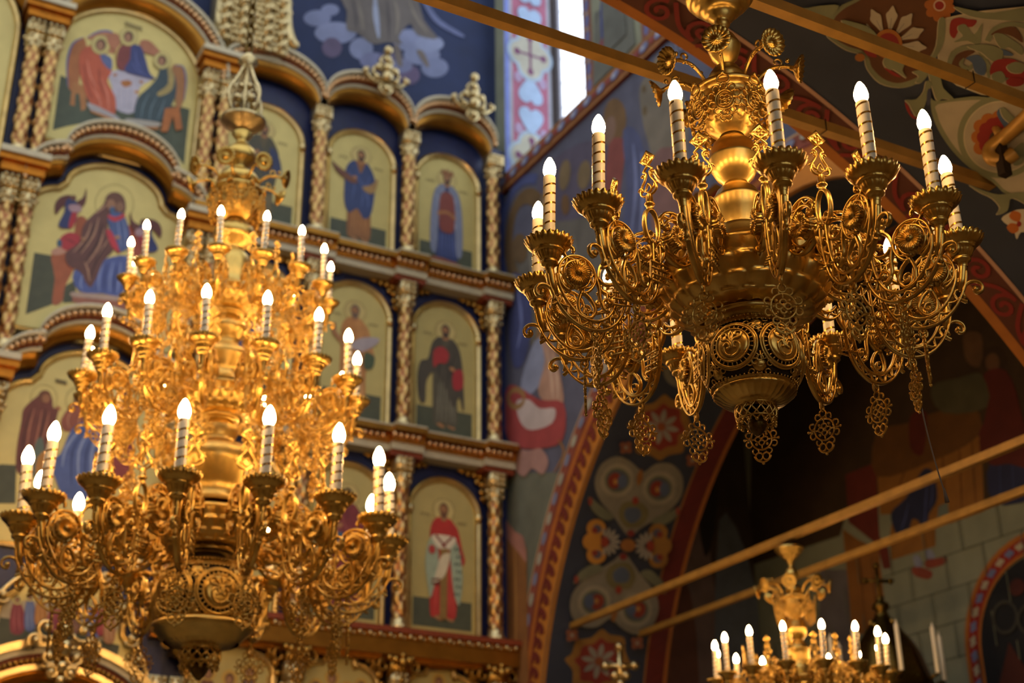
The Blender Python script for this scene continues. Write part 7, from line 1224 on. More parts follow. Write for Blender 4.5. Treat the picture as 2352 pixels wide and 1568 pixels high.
# ------------------------------------------------------------------ large icons of the middle bay
def loc(path, x, z): return [(a-x, c-z) for a, c in path]
pt = [(2.25, 11.46), (2.23, 12.80)] + arc(3.22, 12.80, 0.99, 0.95, 176, 4, 26) + [(4.21, 12.80), (4.19, 11.46)]
icon(3.22, 11.32, loc(pt, 3.22, 11.32), 'large arched icon of three winged figures seated round a white table', draw(Paint(), TRINITY), knobs=[(-0.99, 1.45), (0.99, 1.45)])
def tref(dz):
    t = trefoil(0.0, dz); return [(CX-1.04, 8.84+dz)] + t[1:-1] + [(CX+1.04, 8.84+dz)]
icon(CX, 8.72, loc(tref(0), CX, 8.72), 'large three-lobed icon of a brown-mantled enthroned figure holding a child', draw(Paint(), ENTHRONED))
icon(CX, 6.10, loc(tref(-2.62), CX, 6.10), 'large three-lobed icon of a standing figure beside a seated figure in blue', draw(Paint(), DEESIS))
# sliver of the next bay on the other side
icon(0.78, 10.95, outline(2.0, 2.9, 1.95, 0.95), 'arched gold icon beyond the paired columns, only its edge in view')
# cusped icon over the royal doors
cusp = smooth([(2.22, 4.35), (2.2, 4.8), (2.36, 4.95), (2.36, 5.2), (2.5, 5.32), (2.52, 5.55), (2.7, 5.72), (2.78, 5.9), (3.0, 5.98), (3.2, 6.12)], 5)
cusp = cusp + [(2*3.2-x, z) for x, z in reversed(cusp[:-1])]
icon(3.2, 4.3, loc(cusp, 3.2, 4.3), 'cusped gold icon of a crowd of robed figures above the royal doors', draw(Paint(), FEAST), y=16.08)
for s in (-1, 1):
    b = MB()
    for (dx, z, r) in ((0.95, 4.85, 0.1), (0.8, 5.28, 0.09), (0.66, 5.62, 0.085), (0.42, 5.95, 0.08), (0.9, 5.05, 0.07), (0.14, 6.15, 0.07)):
        b.sweep(spiral(3.2+s*dx, z, r, 0.02, 200 if s > 0 else -20, (200+s*420) if s > 0 else (-20-420), 20), RPROF(0.035, 0.06, 6), to3=at(15.98)); b.ball((3.2+s*dx, 15.95, z), 0.035)
    b.sweep(smooth([(3.2+s*1.08, 4.3), (3.2+s*1.05, 4.8), (3.2+s*0.88, 5.2), (3.2+s*0.72, 5.6), (3.2+s*0.4, 5.95), (3.2, 6.2)], 6), RPROF(0.05, 0.07, 6), to3=at(16.02))
    scr(b, 'scroll_frame', 'gold_frame')
b = MB(); b.box(1.9, 4.4, 16.12, 16.2, 4.2, 6.2); scr(b, 'blue_ground', 'blue_enamel', smooth=False)
# arch over the royal doors
RA = lambda o: arc(3.2, 3.75, 1.08+o, 1.0+o, 180, 0, 40)
b = MB(); b.sweep(RA(0), [(0, 0), (0, 0.1), (0.05, 0.16), (0.1, 0.18), (0.1, 0)], to3=at(16.05)); da = scr(b, 'door_arch', 'gold_orange')
for o0, o1, d, nm, mt in ((0.1, 0.16, 0.2, 'fillet', 'gold_frame'), (0.16, 0.27, 0.17, 'rope_bed', 'red_dentil'), (0.27, 0.34, 0.22, 'fillet', 'cream_moulding'), (0.34, 0.42, 0.26, 'cap', 'gold_frame')):
    k = MB(); k.sweep(RA(0), [(o0, 0), (o0, d), (o1, d), (o1, 0)], to3=at(16.05)); k.build(nm, mt, da, smooth=False)
k = MB(); beads(k, RA(0.205), 15.87, 0.036, 0.06); k = k.build('rope_beads', 'gold_carved', da); k['kind'] = 'stuff'
b = MB(); b.prism(RA(0)+[(4.28, 2.5), (2.12, 2.5)], 0.02, 0.0, at(16.1)); scr(b, 'door_shadow_panel', 'door_dark', smooth=False)
b = MB(); beads(b, RA(-0.12), 16.05, 0.05, 0.14); beads(b, RA(-0.2), 16.06, 0.035, 0.1); ob = scr(b, 'pierced_lace', 'gold_carved'); ob['kind'] = 'stuff'
b = MB()   # cartouche at the crown of the arch
for s in (-1, 1):
    for (dx, z, r, a) in ((0.14, 4.95, 0.12, 90), (0.2, 5.25, 0.13, 200), (0.1, 4.78, 0.08, 30), (0.3, 5.1, 0.09, 300)):
        b.sweep(spiral(3.2+s*dx, z, r, 0.02, a if s > 0 else 180-a, (a+430) if s > 0 else (180-a-430), 20), RPROF(0.045, 0.08, 6), to3=at(15.7)); b.ball((3.2+s*dx, 15.68, z), 0.045)
for z, r in ((4.7, 0.06), (4.85, 0.07), (5.05, 0.1), (5.25, 0.09), (5.42, 0.08), (5.55, 0.05)): b.ball((3.2, 15.68, z), r, 8, 6)
b.build('cartouche', 'gold_frame', da)
# tops of the lowest row of icons
def low_icon(cx, w, zt, label, cols):
    z0 = 3.5; h = zt-z0; q = w*0.3
    path = [(-w/2, 0), (-w/2, h-0.36)] + arc(-w/2+q, h-0.36, q, 0.26, 180, 90, 8) + [(-w/2+q, h-0.10), (-0.18*w, h), (0.18*w, h), (w/2-q, h-0.10)] + arc(w/2-q, h-0.36, q, 0.26, 90, 0, 8) + [(w/2, h-0.36), (w/2, 0)]
    P = Paint()
    for u, v, c in cols:
        P.fill([(u-0.1, v-0.9), (u-0.11, v-0.3), (u-0.06, v-0.12), (u+0.06, v-0.12), (u+0.11, v-0.3), (u+0.1, v-0.9)], c); P.line([(u-0.03, v-0.2), (u-0.05, v-0.5)], 0.02, '#b09070', taper=True); P.ell(u, v-0.02, 0.1, 0.1, '#c9a24c'); P.ell(u, v-0.03, 0.055, 0.068, '#6a4430'); P.ell(u-0.005, v-0.04, 0.036, 0.046, '#a87a54')
    icon(cx, z0, path, label, P, y=16.14, panel='gold_leaf')
    for s in (-1, 1):
        b = MB()
        for dx, dz, r in ((0.36, -0.02, 0.06), (0.44, -0.10, 0.075), (0.5, -0.2, 0.06), (0.28, 0.02, 0.05), (0.53, -0.32, 0.05)): b.ball((cx+s*dx*w, 16.05, zt+dz), r, 7, 5, (1, 0.6, 1))
        b.sweep(spiral(cx+s*0.45*w, zt-0.08, 0.09, 0.02, 0, s*400, 18), RPROF(0.03, 0.05, 6), to3=at(16.0))
        scr(b, 'shoulder_scroll', 'gold_carved')
low_icon(7.90, 1.02, 5.36, 'low gold icon with a dark mandorla, under the bishop icon', [(0.0, 1.7, '#4a4a52'), (-0.25, 1.45, '#5a3a2a'), (0.26, 1.45, '#6a3a30')])
low_icon(6.55, 1.02, 5.38, 'low gold icon of figures and towers, under the apostle icon', [(-0.28, 1.5, '#8a3a24'), (-0.08, 1.62, '#6a4a2a'), (0.12, 1.5, '#3c5a58'), (0.3, 1.55, '#5a6a4a')])
low_icon(5.2, 1.05, 5.40, 'low gold icon of figures in red under the great chandelier', [(-0.26, 1.55, '#7a4a30'), (0.0, 1.5, '#b03028'), (0.24, 1.6, '#7a5a4a')])
# ------------------------------------------------------------------ chandelier kit: meshes made once, shared by every arm
RZ = lambda a, b, d: (a, d, b)       # arm plane: a = radius, b = height, depth sideways
TZ = lambda a, b, d: (d, a, b)       # plate standing across the arm
def ladder(b, path, wd=0.05, to3=RZ, k=9):
    L = [0.0]
    for i in range(1, len(path)): L.append(L[-1]+math.dist(path[i], path[i-1]))
    def off(fn):
        out = []
        for i, q in enumerate(path):
            a = path[max(i-1, 0)]; c = path[min(i+1, len(path)-1)]; tx, tz = c[0]-a[0], c[1]-a[1]; l = math.hypot(tx, tz) or 1
            o = fn(L[i]); out.append((q[0]-tz/l*o, q[1]+tx/l*o))
        return out
    for s in (-1, 1): b.sweep(off(lambda q: s*wd/2), RPROF(0.015, 0.032, 6), to3=to3)
    b.sweep(off(lambda q: wd*0.36*math.sin(q/L[-1]*PI*k*1.5)), RPROF(0.011, 0.02, 4), to3=to3)
def strap(b, path, wd=0.014, t=0.024, to3=RZ): b.sweep(path, RPROF(wd*1.2, t*1.1, 6), to3=to3)
# --- scrolled arm
b = MB()
C1 = smooth([(1.108, -0.17), (1.09, -0.25), (1.035, -0.35), (0.955, -0.418), (0.862, -0.432), (0.785, -0.39), (0.738, -0.30), (0.72, -0.19), (0.716, -0.07)], 6)
ladder(b, C1, 0.052, k=15)
b.tube([(1.12, 0, -0.10), (1.118, 0, -0.15), (1.105, 0, -0.22), (1.085, 0, -0.28)], [0.026, 0.024, 0.02, 0.012], 8)          # stem under the cup
strap(b, spiral(1.165, -0.285, 0.07, 0.012, 215, -120, 20)); b.tube([(1.165, -0.016, -0.285), (1.165, 0.016, -0.285)], 0.016, 8)
strap(b, smooth([(1.075, -0.32), (1.10, -0.34), (1.115, -0.345)], 4))
ladder(b, arc(0.972, -0.155, 0.088, 0.095, -70, 260, 26), 0.03, k=9)                                                       # ring round the outer rosette
strap(b, spiral(1.0, -0.02, 0.05, 0.012, -90, 200, 16)); 
strap(b, smooth([(0.945, -0.245), (0.90, -0.285), (0.875, -0.345), (0.905, -0.392), (0.955, -0.375), (0.968, -0.315), (0.945, -0.245)], 5), 0.016)   # drop shape
strap(b, spiral(0.922, -0.35, 0.026, 0.006, 60, 380, 12), 0.009)
strap(b, smooth([(0.875, -0.13), (0.85, -0.21), (0.845, -0.29), (0.815, -0.33)], 5), 0.015)
strap(b, spiral(0.80, -0.30, 0.045, 0.012, -90, 230, 18)); b.tube([(0.80, -0.02, -0.30), (0.80, 0.02, -0.30)], 0.014, 8)
strap(b, spiral(0.795, -0.14, 0.06, 0.012, -10, -330, 20)); b.tube([(0.795, -0.018, -0.14), (0.795, 0.018, -0.14)], 0.013, 8)
strap(b, smooth([(0.72, -0.10), (0.76, -0.06), (0.80, -0.075)], 4))
strap(b, arc(0.735, 0.02, 0.052, 0.10, -110, 240, 26), 0.016, 0.03)                                                          # tall loop under the finial
strap(b, spiral(0.748, -0.035, 0.032, 0.008, -60, 260, 14), 0.012)
for q in range(4):                                                                                                           # lattice plate
    o = -0.045+0.03*q
    b.tube([(0.728+o, -0.03, -0.31), (0.728+o*0.9, 0.03, -0.31+0.02), (0.728+o, 0.03, -0.20)], 0.006, 4)
    b.tube([(0.668, 0.034, -0.31+0.035*q), (0.788, 0.034, -0.31+0.035*q)], 0.006, 4)
ladder(b, arc(0.555, 0.01, 0.12, 0.13, 20, 330, 30), 0.042, k=11)                                                          # ring round the inner rosette
strap(b, spiral(0.62, 0.07, 0.04, 0.012, 60, -240, 16)); strap(b, spiral(0.50, 0.09, 0.035, 0.01, 120, 420, 14))
strap(b, smooth([(0.72, -0.14), (0.69, -0.17), (0.655, -0.12), (0.65, -0.06)], 5))
strap(b, smooth([(0.435, -0.01), (0.41, -0.03), (0.37, -0.03)], 4), 0.02, 0.03)
strap(b, smooth([(0.47, -0.085), (0.43, -0.11), (0.38, -0.09)], 4), 0.016, 0.026)
b.tube([(0.868, 0, -0.445), (0.862, 0, -0.475), (0.875, 0, -0.495), (0.892, 0, -0.48)], 0.008, 6)                            # hook
ARM = b.mesh('arm', 'brass')
# --- cup with fluted drip pan
b = MB(); NS = 22
def pan(r, z, t, i): k = abs(math.sin(t*NS/2)); e = min(max((r-0.07)/0.05, 0), 1); return (r*(1+0.10*k*e), z+0.010*k*e)
b.lathe([(0.035, -0.01), (0.06, -0.012), (0.09, -0.004), (0.116, 0.014), (0.12, 0.012), (0.108, -0.014), (0.086, -0.034), (0.074, -0.038), (0.079, -0.045), (0.07, -0.05)], 132, pan)
def gad(r, z, t, i): return (r*(1+0.09*abs(math.sin(t*9))), z) if 1 <= i <= 4 else (r, z)
b.lathe([(0.07, -0.05), (0.062, -0.052), (0.06, -0.064), (0.05, -0.084), (0.043, -0.094), (0.04, -0.096), (0.046, -0.104), (0.046, -0.114), (0.035, -0.124), (0.026, -0.13), (0.024, -0.15)], 72, gad)
CUP = b.mesh('candle_cup', 'bronze_cup' if 'bronze_cup' in MATS else 'brass')
# --- candle, band and bulb
SLEEVE, BAND = {}, {}
for L in (0.345, 0.41):
    b = MB(); b.lathe([(0.033, -0.02), (0.033, L), (0.031, L+0.005), (0.02, L+0.006)], 20, cap=False); SLEEVE[L] = b.mesh('candle', 'candle_sleeve')
    b = MB(); k = round(L/0.058); n = k*25; v = []
    for i in range(n+1):
        t = 2*PI*k*i/n; z = (L-0.01)*i/n
        for dz in (-0.0055, 0.0055): v.append((0.0338*math.cos(t), 0.0338*math.sin(t), z+dz))
    b.add(v, [(2*i, 2*i+2, 2*i+3, 2*i+1) for i in range(n)]); BAND[L] = b.mesh('gilt_band', 'candle_band')
b = MB(); b.lathe([(0.018, 0.0), (0.026, 0.012), (0.034, 0.032), (0.036, 0.05), (0.032, 0.075), (0.023, 0.10), (0.011, 0.122), (0.001, 0.13)], 14); BULB_ME = b.mesh('bulb', 'bulb_glow')
# --- rosette (both faces), finial, pendant
b = MB()
def pet(r, z, t, i): return (r*(1+0.10*abs(math.cos(t*7))*(0.05 < r)), z+0.0055*math.cos(t*28)*(0.02 < r < 0.06))
RP = [(0.002, 0.046), (0.01, 0.044), (0.014, 0.034), (0.022, 0.028), (0.044, 0.038), (0.058, 0.040), (0.064, 0.034), (0.056, 0.026), (0.052, 0.0)]
for s in (1, -1): b.lathe(RP, 112, pet, Matrix.Rotation(s*PI/2, 4, 'X'))
ROSETTE = b.mesh('rosette', 'brass')
b = MB()
b.lathe([(0.02, 0), (0.017, 0.02), (0.028, 0.026), (0.028, 0.036), (0.02, 0.042), (0.018, 0.085)], 8)
st = lambda pth, wd=0.011, t=0.016: b.sweep(pth, RPROF(wd, t, 6), to3=TZ)
for s in (-1, 1):
    st(smooth([(0, 0.085), (s*0.035, 0.09), (s*0.055, 0.115), (s*0.045, 0.15), (s*0.022, 0.185), (s*0.012, 0.22), (s*0.03, 0.235), (0, 0.262)], 5))
    st(spiral(s*0.05, 0.13, 0.018, 0.006, 90-90*s, 90-90*s+s*300, 12), 0.009); st(spiral(s*0.03, 0.205, 0.014, 0.005, 90-90*s, 90-90*s+s*300, 10), 0.009)
    st(smooth([(0, 0.1), (s*0.02, 0.115), (s*0.012, 0.14), (0, 0.155)], 4), 0.008); st(smooth([(s*0.02, 0.115), (s*0.038, 0.125)], 3), 0.008)
st([(0, 0.26), (0.042, 0.302), (0, 0.345), (-0.042, 0.302), (0, 0.26)], 0.016, 0.018)
for q in range(4):
    a = PI/4+q*PI/2; st(arc(0.017*math.cos(a+PI/4), 0.302+0.017*math.sin(a+PI/4), 0.011, 0.011, 0, 360, 8), 0.007)
FINIAL = b.mesh('finial', 'brass')
b = MB()
zc = -0.165
pd = lambda pth, wd=0.010, t=0.014: b.sweep(pth, RPROF(wd, t, 5), to3=TZ)
b.tube([(0.02*math.cos(q), 0, -0.028+0.026*math.sin(q)) for q in [2*PI*i/10 for i in range(10)]], 0.007, 5, closed=True)
pd(arc(0, zc, 0.06, 0.066, 0, 360, 24)); pd(arc(0, -0.07, 0.02, 0.022, 0, 360, 12), 0.008)
for q in range(4):
    a = q*PI/2; pd(arc(0.021*math.cos(a), zc+0.021*math.sin(a), 0.016, 0.016, 0, 360, 10), 0.008); b.ball((0, 0.043*math.cos(a+PI/4), zc+0.043*math.sin(a+PI/4)), 0.009, 6, 4)
    pd([(0.036*math.cos(a), zc+0.036*math.sin(a)), (0.06*math.cos(a), zc+0.064*math.sin(a))], 0.008)
b.ball((0, 0, zc), 0.010, 6, 4)
for a in (20, 65, 115, 160, 200, 240, 300, 340):
    q = math.radians(a); pd(arc(0.076*math.cos(q), zc+0.084*math.sin(q), 0.017, 0.019, a-170, a+110, 9), 0.008)
for s in (-1, 1): b.ball((0, s*0.098, zc), 0.008, 6, 4); b.tube([(0, s*0.06, zc), (0, s*0.1, zc)], 0.005, 4)
pd(arc(-0.02, zc-0.105, 0.02, 0.024, 0, 360, 12), 0.008); pd(arc(0.02, zc-0.105, 0.02, 0.024, 0, 360, 12), 0.008)
pd(arc(0, zc-0.095, 0.048, 0.045, 190, 350, 12), 0.009); b.ball((0, 0, zc-0.148), 0.009, 6, 4)
PENDANT = b.mesh('pendant', 'bronze_pendant' if 'bronze_pendant' in MATS else 'brass')
# --- crown pieces
b = MB()
b.tube(smooth([(0.12, 0, 0.0), (0.16, 0, 0.09), (0.23, 0, 0.15), (0.31, 0, 0.15), (0.36, 0, 0.13)], 5), 0.011, 6)
b.sweep(spiral(0.27, 0.185, 0.032, 0.008, -60, 240, 14), RPROF(0.011, 0.013, 5), to3=RZ); b.ball((0.33, 0, 0.185), 0.014, 6, 4)
for q in range(6): b.ball((0.17+0.028*q, 0, 0.118+0.012*q*(1 if q < 4 else 0.6)), 0.011, 5, 4)
CROWN_STEM = b.mesh('crown_stem', 'brass')
b = MB()
def fl(r, z, t, i): return (r*(1+0.05*abs(math.cos(t*8))*(r > 0.04)), z+0.004*math.cos(t*16)*(r > 0.015))
b.lathe([(0.001, 0.022), (0.012, 0.02), (0.016, 0.008), (0.04, 0.012), (0.062, 0.026), (0.064, 0.02), (0.04, 0.002), (0.014, -0.012), (0.008, -0.03)], 48, fl, Matrix.Rotation(PI/2, 4, 'Y'))
CROWN_FLOWER = b.mesh('crown_flower', 'brass')
b = MB()
def pp_(pth, wd=0.011, t=0.016): b.sweep(pth, RPROF(wd, t, 6), to3=TZ)
pp_(arc(0, 0, 0.05, 0.055, 0, 360, 22), 0.014); pp_(arc(0, 0, 0.036, 0.04, 0, 360, 20), 0.007)
for q in range(4): pp_(arc(0.017*math.cos(q*PI/2+.78), 0.018*math.sin(q*PI/2+.78), 0.013, 0.013, 0, 360, 9), 0.008)
for a in range(0, 360, 36):
    q = math.radians(a+18); pp_(arc(0.07*math.cos(q), 0.078*math.sin(q), 0.018, 0.02, a-150, a+130, 9), 0.010)
for s in (-1, 1): pp_(smooth([(0, 0.09), (s*0.03, 0.105), (s*0.025, 0.135), (0, 0.15)], 4), 0.010); pp_(smooth([(0, -0.09), (s*0.03, -0.10), (s*0.015, -0.125), (0, -0.115)], 4), 0.010)
b.ball((0, 0, 0.155), 0.014, 6, 4)
CROWN_MEDAL = b.mesh('crown_medallion', 'brass')
# --- scaled bowl
b = MB(); NT = 20; rows = 4
def scal(r, z, t, i):
    u = i/24*rows; k = int(u); fr = u-k; ph = t*NT/(2*PI)+0.5*(k % 2); x = abs((ph % 1)-0.5)*2
    hgt = max(0, 1-(x**2*0.9)-(fr**3)*0.6); d = 0.030*hgt*(0.3+0.7*(1-fr))
    return (r+d, z)
pr = [(0.205+0.19*math.cos(PI/2*(i/24))**0.75 if i < 24 else 0.205, -0.02-0.25*math.sin(PI/2*i/24)**1.15) for i in range(25)]
b.lathe([(0.30, 0.02), (0.36, 0.025), (0.398, 0.012), (0.402, 0.0), (0.40, -0.012), (0.395, -0.02)], 78)
b.lathe(pr, 182, scal)
b.lathe([pr[-1], (0.20, -0.275), (0.205, -0.282), (0.19, -0.29), (0.15, -0.295), (0.152, -0.30), (0.12, -0.31), (0.09, -0.315)], 64)
BOWL = b.mesh('scaled_bowl', 'brass_smooth')
# --- pierced ball: core coloured dark as the shade in its hollow, plus gilt open shell
def sph(R, la, lo): return (R*math.cos(la)*math.cos(lo), R*math.cos(la)*math.sin(lo), R*math.sin(la))
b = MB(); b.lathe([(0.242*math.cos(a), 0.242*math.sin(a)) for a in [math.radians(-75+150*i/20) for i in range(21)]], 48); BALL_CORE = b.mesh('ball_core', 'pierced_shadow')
b = MB(); R0 = 0.25; NM = 6
def patch(lo0, x, y): # local tangent coords to sphere
    r = math.hypot(x, y); a = r/R0; q = math.atan2(y, x)
    d = Vector((math.cos(a), math.sin(a)*math.cos(q), math.sin(a)*math.sin(q)))
    return Matrix.Rotation(lo0, 3, 'Z') @ d
def spath(lo0, pts, rad, n=5, closed=False, lift=0.0): b.tube([tuple(patch(lo0, x, y)*(R0+lift)) for x, y in pts], rad, n, closed)
for k in range(NM):
    lo = 2*PI*(k+0.5)/NM
    nv = 28; v = [tuple(patch(lo, 0, 0)*(R0+0.006))]
    for rr in (0.03, 0.06, 0.082, 0.088):
        for j in range(nv): v.append(tuple(patch(lo, rr*math.cos(2*PI*j/nv), rr*math.sin(2*PI*j/nv))*(R0+(0.006 if rr < 0.085 else -0.01))))
    f = [(0, 1+j, 1+(j+1) % nv) for j in range(nv)] + [(1+q*nv+j, 1+(q+1)*nv+j, 1+(q+1)*nv+(j+1) % nv, 1+q*nv+(j+1) % nv) for q in range(3) for j in range(nv)]
    b.add(v, f)
    circ = lambda r: [(r*math.cos(2*PI*j/32), r*math.sin(2*PI*j/32)) for j in range(32)]
    spath(lo, circ(0.084), 0.006, 5, True, 0.004); spath(lo, circ(0.112), 0.008, 6, True); spath(lo, circ(0.124), 0.006, 5, True)
    for j in range(26):
        a = 2*PI*j/26; spath(lo, [(0.084*math.cos(a), 0.084*math.sin(a)), (0.112*math.cos(a), 0.112*math.sin(a))], 0.0045, 4)
    for s in (-1, 1):   # leafy relief
        spath(lo, smooth([(0, -0.06), (s*0.03, -0.045), (s*0.04, -0.01), (s*0.02, 0.01), (s*0.008, -0.015), (s*0.022, -0.02)], 4), 0.007, 5, lift=0.008)
        spath(lo, smooth([(0, -0.02), (s*0.012, 0.02), (s*0.045, 0.03), (s*0.05, 0.055), (s*0.025, 0.06), (s*0.02, 0.04)], 4), 0.007, 5, lift=0.008)
        spath(lo, smooth([(0, 0.01), (s*0.01, 0.04), (0, 0.07)], 4), 0.006, 5, lift=0.008)
    for s in (-1, 1):   # filigree between the medallions
        for (x0, y0) in ((0.125, 0.085), (0.125, 0.115), (0.10, 0.10)):
            spath(lo, [(x0+0.018*math.cos(q), s*(y0)+0.014*math.sin(q)) for q in [2*PI*i/10 for i in range(10)]], 0.005, 4, True)
        spath(lo, [(0.131, s*0.05), (0.131, s*0.14)], 0.006, 4)
for k in range(NM):
    for la in (27, -27):
        c = Vector(sph(1, math.radians(la), 2*PI*k/NM)); u = c.orthogonal().normalized(); w_ = c.cross(u)
        v = [tuple(c*(R0+0.002))]
        for rr in (0.02, 0.034):
            for j in range(10): v.append(tuple((c+(u*math.cos(2*PI*j/10)+w_*math.sin(2*PI*j/10))*rr/R0).normalized()*(R0+(0.004 if rr < 0.03 else -0.006))))
        b.add(v, [(0, 1+j, 1+(j+1) % 10) for j in range(10)]+[(1+j, 11+j, 11+(j+1) % 10, 1+(j+1) % 10) for j in range(10)])
        for j in range(7):
            q = (c+(u*math.cos(2*PI*j/7)+w_*math.sin(2*PI*j/7))*0.2).normalized(); b.tube([tuple((q+(u*math.cos(2*PI*i/8)+w_*math.sin(2*PI*i/8))*0.055).normalized()*R0) for i in range(8)], 0.0045, 4, True)
for (a0, a1) in ((34, 50), (-50, -36)):
    b.lathe([(R0*math.cos(math.radians(a)), R0*math.sin(math.radians(a))) for a in [a0+(a1-a0)*i/4 for i in range(5)]], 64)
for a in (33, 44, -35, -46):
    for j in range(64):
        b.ball(sph(R0+0.004, math.radians(a), 2*PI*j/64), 0.006, 5, 3)
BALL_SHELL = b.mesh('ball_shell', 'brass')
b = MB()
def flu(r, z, t, i): return (r*(1+0.05*abs(math.sin(t*16))), z) if 2 <= i <= 6 else (r, z)
b.lathe([(0.19, -0.155), (0.20, -0.165), (0.196, -0.175), (0.18, -0.19), (0.15, -0.215), (0.12, -0.228), (0.10, -0.232), (0.10, -0.24), (0.06, -0.245)], 96, flu)
BALL_CUP = b.mesh('fluted_cup', 'brass')
b = MB()
for j in range(14):
    a = 2*PI*j/14; Q = lambda r, z, o: (r*math.cos(a+o), r*math.sin(a+o), z)
    for s in (-1, 1): b.tube([Q(0.095, -0.24, 0), Q(0.10, -0.265, s*0.22), Q(0.098, -0.29, 0), Q(0.09, -0.31, s*0.2), Q(0.088, -0.325, 0)], 0.006, 4)
    b.ball(Q(0.09, -0.33, 0), 0.01, 5, 4)
for z, r in ((-0.24, 0.096), (-0.305, 0.092)): b.tube([(r*math.cos(q), r*math.sin(q), z) for q in [2*PI*i/36 for i in range(36)]], 0.006, 5, True)
BOTTOM_CROWN = b.mesh('bottom_crown', 'brass')
b = MB(); b.lathe([(0.03, -0.24), (0.03, -0.30), (0.045, -0.315), (0.046, -0.335), (0.03, -0.365), (0.01, -0.385), (0.001, -0.387)], 20); ACORN = b.mesh('acorn_tip', 'bronze_dark')

def lathe_part(root, name, prof, mat='brass_smooth', n=48, mod=None):
    b = MB(); b.lathe(prof, n, mod); return b.build(name, mat, root)
def arm_ring(root, z, s, phase, L=0.345, n=15):
    for k in range(n):
        a = phase+2*PI*k/n
        M = Matrix.Translation((0, 0, z)) @ Matrix.Rotation(a, 4, 'Z') @ Matrix.Diagonal((s, s, s, 1))
        o = inst(ARM, 'arm', root, M=M)
        inst(CUP, 'candle_cup', o, (1.12, 0, 0))
        inst(ROSETTE, 'rosette', o, (0.972, 0, -0.155)); inst(ROSETTE, 'rosette', o, (0.555, 0, 0.01))
        inst(FINIAL, 'finial', o, (0.738, 0, 0.12))
        tilt = Matrix.Translation((0.88, 0, -0.462)) @ Matrix.Rotation(random.uniform(-0.12, 0.12), 4, 'Z') @ Matrix.Diagonal((1.0, 1.0, 1.0, 1))
        inst(PENDANT, 'pendant', o, M=tilt)
        lean = Matrix.Rotation(random.uniform(-0.035, 0.035), 4, 'X') @ Matrix.Rotation(random.uniform(-0.035, 0.035), 4, 'Y')
        c = inst(SLEEVE[L], 'candle', root, M=M @ Matrix.Translation((1.12, 0, -0.005)) @ lean)
        inst(BAND[L], 'gilt_band', c); inst(BULB_ME, 'bulb', c, (0, 0, L))
def crown(root, z, s, phase, n=8):
    """disc, trumpet flowers and hanging medallions"""
    for k in range(n):
        a = phase+2*PI*k/n
        M = Matrix.Translation((0, 0, z)) @ Matrix.Rotation(a, 4, 'Z') @ Matrix.Diagonal((s, s, s, 1))
        o = inst(CROWN_STEM, 'crown_stem', root, M=M)
        inst(CROWN_FLOWER, 'crown_flower', o, M=Matrix.Translation((0.37, 0, 0.125)) @ Matrix.Rotation(0.25, 4, 'Y') @ Matrix.Diagonal((1.15, 1.15, 1.15, 1)))
        a2 = a+PI/n*0.0
        M2 = Matrix.Translation((0, 0, z)) @ Matrix.Rotation(a2, 4, 'Z') @ Matrix.Diagonal((s, s, s, 1)) @ Matrix.Translation((0.205, 0, -0.13)) @ Matrix.Rotation(0.12, 4, 'Y')
        inst(CROWN_MEDAL, 'crown_medallion', root, M=M2)
def mv(prof, z): return [(r, q+z) for r, q in prof]
def base_ball(root, zc, s):
    D = Matrix.Translation((0, 0, zc)) @ Matrix.Diagonal((s, s, s, 1))
    for me in (BALL_CORE, BALL_SHELL, BALL_CUP, BOTTOM_CROWN, ACORN): inst(me, me.name, root, M=D)
